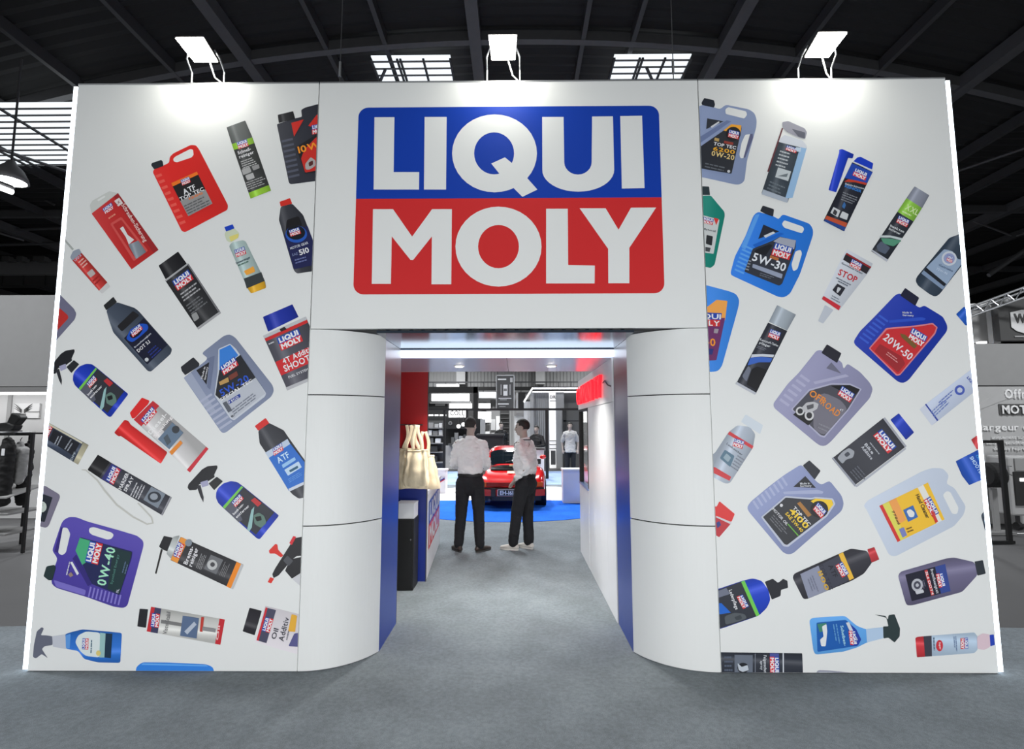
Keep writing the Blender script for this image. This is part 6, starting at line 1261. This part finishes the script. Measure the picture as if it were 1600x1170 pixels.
# thin suspension wires of the wall
for px, lb in ((531, 'thin steel wire rising above the left panel joint'), (1052, 'thin steel wire rising above the right panel joint')):
    a = at(px, 118, 0.1); t = thing('suspension_wire', lb, 'wire', (a.x, .1, WH))
    part('wire', MB().tube([(a.x, .1, WH + .002), (a.x + .02, .1, rz_(a.x) + .1)], .004, 5), M_STEEL, t)
    part('turnbuckle', MB().tube([(a.x, .1, WH + .12), (a.x, .1, WH + .24)], .010, 6), M_ALU, t)


# ---------------------------------------------------------------- background stands
def G(v, **k): return mat('grey_%d%s' % (v, '_e' if k.get('emit') else ''), (v, v, v), 0.6, **k)


def B(t, name, x0, y0, x1, y1, y, d, m, label=None, bevel=0):
    a, b = at(x0, y1, y), at(x1, y0, y)
    return part(name, MB().box((a.x, y, max(0, a.z) if y1 > 664 else a.z), (b.x, y + d, b.z)), m, t, label, bevel=bevel)


def T_(t, s, x0, y1, x1, h, y, m, name='lettering'):
    a, b = at(x0, y1, y), at(x1, y1, y); u = at(x0, y1 - h, y) - a
    return part(name, text3d(s, a, b - a, Vector((0, 0, u.z)), (0, -1, 0), 0.01), m, t)


GL1 = mat('sign_glow', (255, 255, 255), 0.5, emit=1.6, var=0.05)
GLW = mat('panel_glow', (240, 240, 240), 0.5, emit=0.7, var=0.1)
# pale floor behind the disc
single('floor', MB().box((-3.55, 10.8, 0.0005), (3.55, 15.0, 0.004)), M_PALE, 'pale blue carpet strip behind the disc', None, kind='structure')
# black metal portal at the rear of the stand
YQ = 12.4
t = thing('portal_frame', 'black metal portal frame across the rear of the stand', 'frame', at(780, 735, YQ))
B(t, 'crossbar', 640, 637.5, 925, 641.5, YQ, .1, M_BLACK)
for x0, x1 in ((692, 695.5), (728, 731), (852.5, 857)):
    a, b = at(x0, 700, YQ), at(x1, 700, YQ); zz = at(800, 641, YQ).z; part('post', MB().box((a.x, YQ + .01, 0), (b.x, YQ + .09, zz)), M_BLACK, t)
# dark booth at the left with glowing signs
YD = 19.0
t = thing('dark_booth', 'black framed exhibition stand with glowing white signs', 'exhibition stand', at(705, 700, YD))
B(t, 'top_beam', 640, 604, 746, 614, YD, .3, M_BLACK); B(t, 'post', 739, 604, 747, 735, YD, .25, M_BLACK); B(t, 'back_wall', 640, 614, 760, 735, YD + 3, .1, G(60))
B(t, 'light_box', 674, 615, 733, 626, YD + .8, .2, GL1, 'glowing white light box'); B(t, 'light_box', 672, 627, 735, 630.5, YD + .7, .2, G(190)); B(t, 'light_box', 702, 630, 737, 640, YD + 1, .1, GL1); B(t, 'light_box', 748, 630, 766, 640, YD + 1.2, .1, GL1)
B(t, 'shelf_unit', 668, 630, 700, 640, YD + .9, .2, G(40)); B(t, 'shelf_items', 680, 631, 695, 634, YD + .85, .05, G(170))
B(t, 'lettering_panel', 640, 642, 700, 657, YD - .2, .1, G(44))
for x0, x1 in ((669, 677), (679, 685), (687, 697)): B(t, 'sign_stroke', x0, 647.5, x1, 649.8, YD - .23, .02, GL1)
s_ = B(t, 'sign_board', 701, 641, 727.5, 655, YD - .3, .1, GL1, 'white sign board with dark letters'); T_(s_, 'COLL', 703, 648.5, 726, 7, YD - .32, G(60)); B(s_, 'sign_rule', 705, 650.6, 725, 651.4, YD - .32, .01, G(150))
B(t, 'sign_board', 747, 643, 767, 660, YD - .2, .1, GL1); B(t, 'roof_lamp', 682, 600, 716, 604.5, YD + .5, .3, GL1)
t = thing('black_kiosk', 'black kiosk with round emblem and glowing globes', 'kiosk', at(722, 735, 15.5))
YK = 15.5
B(t, 'kiosk_body', 695, 654, 752, 740, YK + .6, .8, M_BLACK); k_ = B(t, 'front_top', 693, 652, 735, 670, YK + .3, .1, G(22)); B(t, 'side_post', 750, 655, 758, 735, YK + .3, .2, G(150))
c = at(703.5, 661, YK + .28); part('emblem_ring', MB().tube([(c.x, YK + .30, c.z), (c.x, YK + .27, c.z)], .075, 16), G(120), k_); part('emblem_mark', text3d('X', (c.x - .035, YK + .265, c.z - .035), (.07, 0, 0), (0, 0, .07), (0, -1, 0), .005), G(20), k_)
for px, py, r in ((716.5, 666, .075), (724, 663, .075), (733, 665.5, .065)):
    c = at(px, py, YK + .2); gl_ = part('globe', MB().ball(c, r), GL1, t, smooth=True); part('globe_stem', MB().tube([c + Vector((0, .05, r * .8)), c + Vector((0, .1, .35))], .01, 5), G(60), gl_)
for px, py, g in ((713, 683, 120), (720, 688, 150), (708, 690, 90), (727, 686, 70)): B(t, 'display_item', px - 3, py - 7, px + 3, py + 6, YK + .15, .1, G(g))
B(t, 'ledge', 700, 693, 729, 696, YK + .05, .4, G(70)); B(t, 'drawer', 703, 712, 724, 718, YK + .5, .1, G(26)); B(t, 'side_panel', 696, 696, 710, 735, YK + .4, .1, G(170))
t = thing('display_shelf', 'grey display shelf with small goods left of the kiosk', 'shelf', at(680, 735, 14.0))
B(t, 'back_panel', 650, 657, 693, 740, 14.3, .1, G(72))
for py in (668, 680, 692, 706, 722): B(t, 'shelf_board', 655, py, 692, py + 1.4, 13.9, .4, G(120))
for i, (px, py, w_, h_, g) in enumerate(((672, 668, 9, 8, 130), (682, 668, 6, 6, 160), (688, 668, 4, 7, 190), (671, 680, 7, 8, 200), (680, 680, 8, 7, 110), (688, 680, 5, 9, 180), (672, 692, 10, 8, 90), (684, 692, 8, 7, 210), (675, 706, 16, 9, 40), (674, 722, 18, 10, 34))):
    single('boxed_good', MB().box(tuple(at(px - w_ / 2, py - .2, 13.95)), tuple(at(px + w_ / 2, py - h_, 13.95) + Vector((0, .2, 0)))), G(g), ('dark', 'grey', 'pale')[0 if g < 80 else 1 if g < 170 else 2] + ' box at the %s of the %s board, far display shelf' % (('left', 'middle', 'right')[i % 3] if i < 6 else ('left', 'right', 'centre', 'centre')[i - 6], ('top', 'second', 'third', 'fourth', 'lowest')[{668: 0, 680: 1, 692: 2, 706: 3, 722: 4}[py]]), 'box', group='goods on the far display shelf')
# hanging banner
t = thing('hanging_banner', 'dark grey banner hanging from the roof with a white picture', 'banner', at(790, 637, 17))
YN = 17.0
B(t, 'banner_sheet', 776, 587, 803, 638, YN, .03, G(74)); B(t, 'banner_frame', 775, 586, 776.2, 638, YN - .01, .05, G(190)); B(t, 'banner_frame', 802.6, 586, 804, 638, YN - .01, .05, G(190)); B(t, 'banner_frame', 775, 585.6, 804, 587, YN - .01, .05, G(190))
for (x0, y0, x1, y1, g) in ((778, 591.5, 791, 593.6, 235), (797, 590, 801, 597, 180), (779, 621.5, 799, 623, 215), (781, 624, 792, 625, 190), (778, 630, 795, 632, 225), (780, 634.5, 790, 635.5, 170)): B(t, 'print_line', x0, y0, x1, y1, YN - .02, .01, G(g))
B(t, 'print_picture', 786.5, 601, 793, 618, YN - .02, .01, G(225)); B(t, 'print_picture', 782, 600.5, 784, 617, YN - .02, .01, G(150)); B(t, 'print_picture', 796, 600.5, 798, 617, YN - .02, .01, G(150)); B(t, 'print_picture', 787, 607, 792, 611, YN - .03, .01, G(120))
for px in (777, 802): part('hanging_wire', MB().tube([at(px, 587, YN), Vector((at(px, 587, YN).x, YN, 10.2))], .012, 5), G(60), t)
# slatted kiosk at the right
YS = 16.0
t = thing('slatted_kiosk', 'grey slatted kiosk with bright edged roof at the rear right', 'kiosk', at(850, 735, YS))
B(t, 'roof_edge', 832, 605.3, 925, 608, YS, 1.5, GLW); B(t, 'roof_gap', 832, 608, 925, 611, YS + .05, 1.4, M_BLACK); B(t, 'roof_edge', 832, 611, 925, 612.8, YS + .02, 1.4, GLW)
a, b = at(819, 627.5, YS - 1.2), at(832, 606.6, YS); part('roof_side', MB().tube([a, b], .035, 6), GLW, t)
B(t, 'wall_panel', 833, 612, 906, 740, YS + .5, .1, G(92)); 
for i in range(8): B(t, 'slat', 835 + i * 2.95, 613, 836.7 + i * 2.95, 704, YS + .30, .1, G(140))
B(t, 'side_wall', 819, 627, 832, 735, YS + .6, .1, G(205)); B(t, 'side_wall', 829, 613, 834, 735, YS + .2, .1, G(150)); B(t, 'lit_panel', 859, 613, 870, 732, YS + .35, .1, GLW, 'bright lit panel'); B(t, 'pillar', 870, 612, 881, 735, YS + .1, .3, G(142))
T_(t, 'DR', 859.5, 622.5, 868.5, 5, YS + .32, G(50)); B(t, 'sign_rule', 859, 625.5, 870, 626.6, YS + .3, .02, G(80))
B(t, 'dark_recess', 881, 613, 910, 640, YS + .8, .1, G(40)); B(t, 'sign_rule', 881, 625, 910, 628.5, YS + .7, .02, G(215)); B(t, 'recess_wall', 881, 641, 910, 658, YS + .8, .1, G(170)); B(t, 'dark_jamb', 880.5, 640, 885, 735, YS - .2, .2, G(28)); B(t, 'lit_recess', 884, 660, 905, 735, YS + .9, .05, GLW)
B(t, 'lintel', 880, 656.5, 905, 658.5, YS - .2, .2, G(40))
for py in (688, 694, 700): B(t, 'shelf', 859, py, 870, py + 1.2, YS + .25, .1, G(90))
B(t, 'stool', 861, 704, 868, 726, YS + .2, .1, G(70))
t = thing('white_partition', 'plain white partition beside the slatted kiosk', 'partition', at(812, 735, 17.5))
B(t, 'sheet', 804, 650, 822, 790, 17.5, .1, G(225)); B(t, 'top_box', 806, 613, 809.5, 640, 17.6, .1, G(215)); B(t, 'dark_screen', 809, 613, 821, 638, 17.7, .1, G(30)); B(t, 'small_sign', 807, 645, 820, 649.5, 17.4, .05, G(150))
t = thing('goods_tower', 'dark goods tower behind the car in the far aisle', 'display tower', at(787, 700, 20)); B(t, 'tower', 781, 640, 796, 790, 20, .5, G(58)); 
for py in (646, 653, 660, 668, 676): B(t, 'tower_shelf', 782, py, 795, py + .9, 19.9, .1, G(110))
t = thing('poster_wall', 'bright poster wall in the far aisle', 'poster wall', at(770, 700, 22)); B(t, 'sheet', 752, 640, 782, 790, 22, .1, G(120)); 
for i, (x0, y0, x1, y1, g) in enumerate(((753, 650, 765, 660, 235), (767, 655, 774, 672, 190), (775, 650, 781, 676, 220), (756, 664, 765, 672, 60), (757, 674, 765, 684, 230), (768, 676, 774, 690, 170))): B(t, 'poster', x0, y0, x1, y1, 21.95, .04, G(g))
B(t, 'dark_top', 748, 622, 766, 628, 21.9, .1, G(50)); B(t, 'pale_band', 748, 612, 776, 622, 21.9, .1, G(190))
t = thing('black_desk', 'black counter behind the car roof', 'counter', at(767, 735, 13.6)); B(t, 'front', 746, 680, 786, 742, 13.6, .5, M_BLACK); B(t, 'top', 744, 678, 788, 681, 13.55, .6, G(34))
t = thing('white_desk', 'white reception desk with a small dark screen', 'desk', at(835, 745, 11.6)); B(t, 'front', 818, 702, 850, 752, 11.6, .4, M_WHITE); B(t, 'top', 817, 700, 851, 703, 11.55, .5, G(60)); B(t, 'screen', 836.5, 717, 845, 725, 11.58, .02, M_BLACK)
t = thing('white_desk', 'low white counter in front of the standing visitor', 'desk', at(892, 787, 7.3)); B(t, 'front', 880, 735, 912, 786, 7.4, .35, M_WHITE); B(t, 'top', 879, 733, 913, 736, 7.37, .42, M_WHITE)
t = thing('white_desk', 'low white counter with a red and blue stripe left of the car', 'desk', at(688, 762, 9)); B(t, 'front', 660, 736, 696, 800, 9.0, .4, M_WHITE); B(t, 'top', 659, 734, 697, 737, 8.97, .45, M_WHITE)
a = at(686, 752, 8.985); b = at(694.5, 747, 8.985); part('stripe', MB().tube([a, b], .012, 6), mat('stripe_blue', (40, 60, 150), .5), t); part('stripe', MB().tube([a + Vector((0, 0, -.03)), b + Vector((0, 0, -.03))], .012, 6), mat('stripe_red', (200, 50, 60), .5), t)
M_SUIT = mat('suit_black', (22, 22, 24), .8); M_TEE = mat('tee_grey', (186, 186, 186), .8); M_SHOEB = mat('shoe_black', (26, 26, 28), .5)
q = at(891, 700, 13.0); person('visitor in pale T-shirt and dark trousers beyond the low counter', (q.x, 13.0, 0), math.radians(175), ((-.26, 0, 1.13), (.26, 0, 1.13)), ((-.24, .08, .88), (.24, .08, .88)), M_TEE, M_TROU, M_SHOEB, vox=.014, jacket='tee', untuck=.1, scale=.99)
q = at(839, 700, 12.4); person('person in black jacket seated low behind the white reception desk', (q.x, 12.6, -.12), math.radians(150), ((-.28, .05, 1.14), (.28, .05, 1.14)), ((-.12, .26, 1.08), (.12, .26, 1.08)), M_SUIT, M_TROU, M_SHOEB, vox=.014, jacket=True, untuck=.06, scale=1.0)
q = at(783, 700, 14.8); person('person in black suit walking behind the car', (q.x, 14.8, 0), math.radians(200), ((-.25, 0, 1.13), (.25, 0, 1.13)), ((-.24, .1, .9), (.24, .1, .9)), M_SUIT, M_TROU, M_SHOEB, vox=.014, jacket=True, untuck=.06, scale=1.0)

# ---------------------------------------------------------------- left neighbour: clothing stand
YL = 4.6
t = thing('neighbour_stand', 'grey exhibition stand with a deep fascia left of the printed wall', 'exhibition stand', at(20, 850, YL))
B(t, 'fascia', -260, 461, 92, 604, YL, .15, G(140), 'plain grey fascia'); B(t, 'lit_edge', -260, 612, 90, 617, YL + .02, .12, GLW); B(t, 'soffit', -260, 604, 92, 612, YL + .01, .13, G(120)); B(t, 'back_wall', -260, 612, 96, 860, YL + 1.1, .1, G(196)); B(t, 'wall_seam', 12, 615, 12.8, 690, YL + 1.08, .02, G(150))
q = at(-40, 616, YL + .5); area('stand_soffit_light', (q.x, YL + .5, q.z), (math.radians(25), 0, 0), 3.0, .3, 14)
p_ = B(t, 'poster', 21, 630, 62, 653, YL + 1.06, .03, G(214), 'white poster with a winged emblem')
c = at(36, 639, YL + 1.05)
for s in (-1, 1):
    for k in range(3):
        part('emblem_wing', MB().prism([c + Vector((s * .02, 0, -.05 + k * .02)), c + Vector((s * .17, 0, .02 + k * .04)), c + Vector((s * .12, 0, .0 + k * .035)), c + Vector((s * .03, 0, -.07 + k * .02))], (0, -.006, 0)), G(70), p_)
B(p_, 'emblem_line', 42, 642.5, 61, 644, YL + 1.05, .01, G(130)); B(p_, 'emblem_line', 33, 646, 40, 648.5, YL + 1.05, .01, G(110))
t = thing('duct', 'pale horizontal duct under the hall roof at the left', 'duct', at(20, 430, 16)); B(t, 'duct_box', -300, 407, 110, 430, 16, .8, G(120)); B(t, 'duct_base', -300, 430, 110, 446, 16.2, .5, G(60)); 
for px in (3, 36, 70): B(t, 'duct_seam', px, 428, px + 1, 446, 16.15, .02, G(30))
t = thing('lighting_gantry', 'dark lighting gantry far behind the left stand', 'gantry', at(20, 400, 15)); B(t, 'beam', -300, 398, 100, 406, 15, .3, G(26)); 
for px, w_ in ((8, 6), (60, 9), (30, 5)): B(t, 'fixture', px - w_, 400, px + w_, 407, 14.8, .3, G(70))
YR = 3.2
t = thing('clothing_rack', 'black metal clothing rack with two shelves', 'clothing rack', at(20, 850, YR))
for px, yy in ((-30, YR), (50, YR), (-30, YR + .5), (46, YR + .5)):
    a = at(px, 700, yy); part('post', MB().box((a.x - .015, yy - .015, 0), (a.x + .015, yy + .015, 1.55)), M_BLACK, t)
a, b = at(-30, 680, YR + .25), at(50, 680, YR + .25)
part('hanging_rail', MB().tube([(a.x, YR + .25, 1.53), (b.x, YR + .25, 1.53)], .014, 8), M_BLACK, t)
for yy in (YR, YR + .5): part('top_bar', MB().box((a.x, yy - .012, 1.53), (b.x, yy + .012, 1.555)), M_BLACK, t)
for zz in (.22, .48): part('shelf', MB().box((a.x - .02, YR - .02, zz), (b.x + .02, YR + .52, zz + .025)), G(120), t)
part('slant_tray', MB().prism([(a.x, YR - .03, .70), (b.x, YR - .03, .70), (b.x, YR + .5, .80), (a.x, YR + .5, .80)], (0, 0, .02)), G(150), t)


def garment(label, px, yy, ztop, wd, ln, m, slv, seed, tag=False, cat='jacket'):
    x = at(px, 700, yy).x
    t = thing(cat.replace(' ', '_'), label, cat, (x, yy, ztop - ln)); ORG[t.name] = Vector((0, 0, 0)); t.location = (0, 0, 0)
    mb = MB()
    chain(mb, [(Vector((x, yy, ztop)), wd * .25, .05), (Vector((x, yy, ztop - .08)), wd * .48, .07), (Vector((x, yy, ztop - .3)), wd * .46, .085), (Vector((x, yy, ztop - ln * .7)), wd * .44, .08), (Vector((x, yy, ztop - ln)), wd * .46, .07)], 16)
    if slv:
        for s in (-1, 1): chain(mb, [(Vector((x + s * wd * .42, yy, ztop - .1)), .07), (Vector((x + s * wd * .55, yy - .03, ztop - .35)), .065), (Vector((x + s * wd * .5, yy - .06, ztop - slv)), .05)], 12, None)
    blob('cloth', mb, .014, m, t, smooth=4, disp=wrinkle(seed, .014))
    part('hanger_hook', MB().tube([(x, yy, ztop), (x, yy, ztop + .06), (x + .02, yy, ztop + .09)], .005, 6), M_STEEL, t)
    if tag: part('price_tag', MB().box((x + .02, yy - .1, ztop - .20), (x + .06, yy - .095, ztop - .11)), M_WHITE, t)
    return t


garment('long black coat hanging on the clothing rack', 12, YR + .07, 1.46, .20, .82, mat('coat_black', (26, 26, 27), .85), 0, 3, True, 'coat')
garment('grey jacket with full sleeves hanging on the clothing rack', 31, YR + .24, 1.40, .17, .42, mat('jacket_grey', (150, 150, 150), .85), .5, 8, False, 'jacket')
garment('white jacket hanging at the left end of the rack', -26, YR + .1, 1.50, .30, .62, mat('jacket_white', (214, 214, 212), .85), .5, 12, False, 'jacket')
garment('black trousers hanging behind the coats', 42, YR + .42, 1.36, .18, .75, mat('cloth_black', (20, 20, 21), .85), 0, 21, False, 'trousers')
x = at(17, 660, YR + .2).x; t = thing('black_boot', 'black boot lying on top of the clothing rack', 'boot', (x, YR + .2, 1.57))
part('foot', MB().prism([(x - .16, YR + .12, 1.585), (x + .10, YR + .12, 1.585), (x + .13, YR + .12, 1.66), (x + .02, YR + .12, 1.70), (x - .14, YR + .12, 1.68)], (0, .14, 0)), M_BLACK, t, bevel=.02)
part('shaft', MB().prism([(x - .0, YR + .13, 1.68), (x + .10, YR + .13, 1.64), (x + .19, YR + .13, 1.76), (x + .16, YR + .13, 1.80), (x + .06, YR + .13, 1.83)], (0, .12, 0)), M_BLACK, t, bevel=.015)
part('sole', MB().box((x - .17, YR + .115, 1.572), (x + .11, YR + .265, 1.586)), M_STEEL, t)
x = at(10, 668, YR + .25).x; t = thing('folded_cloth', 'white folded cloth under the black boot', 'cloth', (x, YR + .25, 1.556)); part('fold', MB().box((x - .30, YR - .02, 1.556), (x + .16, YR + .52, 1.571)), M_SHIRT, t, bevel=.003)

# ---------------------------------------------------------------- right neighbour: printed offer wall, sign, frame and machine
YR2 = 5.2
t = thing('offer_wall', 'grey exhibition wall with white offer lettering right of the printed wall', 'exhibition stand', at(1570, 810, YR2))
B(t, 'upper_wall', 1500, 536, 1900, 602, YR2, .15, G(150)); B(t, 'seam', 1500, 601, 1900, 603.5, YR2 + .01, .1, G(60)); B(t, 'printed_wall', 1500, 603, 1900, 860, YR2 + .005, .15, G(178), 'grey printed wall')
a = [at(1530, 640, YR2), at(1530, 628, YR2), at(1572, 612, YR2), at(1640, 600, YR2), at(1640, 612, YR2), at(1572, 624, YR2)]
part('pale_swoosh', MB().prism([p + Vector((0, -.003, 0)) for p in a], (0, .004, 0)), G(180), t)
T_(t, 'Offre', 1570, 622, 1611, 14, YR2 - .006, G(238)); b_ = B(t, 'dark_box', 1562, 631, 1640, 648, YR2 - .01, .01, G(84)); T_(t, 'MOT', 1566, 646, 1604, 13, YR2 - .022, G(240))
T_(t, 'chargeur d', 1517, 672, 1607, 10, YR2 - .006, G(240)); T_(t, 'uniquement sur', 1549, 685.5, 1600, 5, YR2 - .006, G(225)); T_(t, 'dans les conditions', 1540, 694, 1608, 5, YR2 - .006, G(225)); T_(t, 'de nos repres', 1552, 703, 1606, 5, YR2 - .006, G(225))
t = thing('upper_booth', 'pale grey upper booth wall with white frame and lit corner', 'exhibition stand', at(1540, 536, YR2 + .5))
B(t, 'wall', 1490, 474, 1554, 536, YR2 + .55, .1, G(150)); B(t, 'frame_post', 1553, 470, 1557.5, 536, YR2 + .45, .15, G(232)); B(t, 'frame_top', 1490, 474, 1557, 477.5, YR2 + .45, .15, G(232)); B(t, 'dark_gap', 1557, 474, 1561, 536, YR2 + .7, .1, M_BLACK); B(t, 'spot', 1533, 533, 1542, 536.5, YR2 + .42, .1, GL1)
t = thing('shield_sign', 'dark sign with a pale shield and dark letters', 'sign', at(1590, 532, YR2 + .35))
B(t, 'board', 1564, 466, 1680, 532, YR2 + .2, .12, G(78)); YT = YR2 + .185
P = [at(x, y, YT) for x, y in ((1578, 488), (1596, 484), (1625, 484), (1644, 488), (1643, 511), (1636, 516), (1611, 524), (1588, 517), (1580, 511))]
s_ = part('shield', MB().prism([p for p in P], (0, -.006, 0)), G(222), t); T_(s_, 'WE', 1585, 504, 1612, 14, YT - .012, G(84)); B(t, 'sign_rule', 1586, 524.5, 1600, 526.5, YT, .01, G(170)); B(t, 'lamp', 1576, 466, 1579, 470.5, YR2 + .1, .1, G(235))
t = thing('lattice_truss', 'bright aluminium lattice truss above the right signs', 'truss', at(1560, 460, YR2))
e0, e1 = at(1490, 489, YR2 + .4), at(1690, 416, YR2 - .6); dwn = Vector((0, 0, -.17))
for off in (Vector(), dwn, dwn * .5 + Vector((0, .18, 0))): part('chord', MB().tube([e0 + off, e1 + off], .02, 6), M_ALU, t)
for i in range(16):
    k0, k1 = i / 16, (i + 1) / 16; u, v = (Vector(), dwn) if i % 2 else (dwn, Vector()); part('lacing', MB().tube([e0.lerp(e1, k0) + u, e0.lerp(e1, k1) + v], .010, 5), M_ALU, t)
t = thing('banner_frame', 'black rectangular metal frame standing on the dark floor', 'frame', fl(1578, 849))
q = fl(1578, 849); a = at(1500, 700, q.y); zt2 = at(1560, 692, q.y).z
part('post', MB().box((q.x - .03, q.y - .02, 0), (q.x + .03, q.y + .02, zt2)), M_BLACK, t); part('post', MB().box((a.x - .03, q.y - .02, 0), (a.x + .03, q.y + .02, zt2)), M_BLACK, t); part('top_bar', MB().box((a.x - .03, q.y - .02, zt2), (q.x + .03, q.y + .02, zt2 + .04)), M_BLACK, t); part('foot_bar', MB().box((a.x - .03, q.y - .03, 0), (q.x + .05, q.y + .03, .04)), M_BLACK, t)
t = thing('workshop_charger', 'pale grey wheeled machine with a dark screen beside the frame', 'machine', fl(1600, 812))
YM = 4.6
B(t, 'cabinet', 1583, 713, 1650, 806, YM, .4, G(170), bevel=.03); B(t, 'screen_bezel', 1587, 716, 1650, 735, YM - .02, .03, G(150)); B(t, 'screen', 1589, 737, 1650, 790, YM - .02, .03, G(44)); B(t, 'indicator', 1594.5, 747, 1602, 752, YM - .03, .01, GL1)
a = at(1580, 728, YM - .05); part('side_handle', MB().tube([a, a + Vector((-.05, 0, .0)), a + Vector((-.05, 0, -.12)), a + Vector((0, 0, -.14))], .012, 6), G(120), t)
for px in (1589, 1640):
    a = at(px, 800, YM + .1); part('caster', MB().tube([(a.x - .03, YM + .1, .06), (a.x + .03, YM + .1, .06)], .06, 14), M_TYRE, t)
    part('caster_fork', MB().box((a.x - .02, YM + .08, .1), (a.x + .02, YM + .12, .3)), M_STEEL, t)
t = thing('tyre_stack', 'dark round tyre display behind the black frame', 'tyre', at(1557, 800, 4.4)); c = at(1550, 742, 4.4)
part('tyre', MB().tube([(c.x - .1, 4.4, c.z), (c.x - .08, 4.4, c.z), (c.x + .08, 4.4, c.z), (c.x + .1, 4.4, c.z)], [.15, .19, .19, .15], 24), M_TYRE, t); part('stand_leg', MB().box((c.x - .04, 4.38, 0), (c.x + .04, 4.42, c.z - .2)), G(140), t)
part('stand_base', MB().box((c.x - .2, 4.3, 0), (c.x + .2, 4.5, .04)), G(120), t)
single('floor', MB().box(tuple(fl(1568, 833) + Vector((0, 0, -.0078))), tuple(fl(1568, 833) + Vector((4, .04, -.005)))), G(220), 'white marking line on the dark hall floor', None, kind='structure')
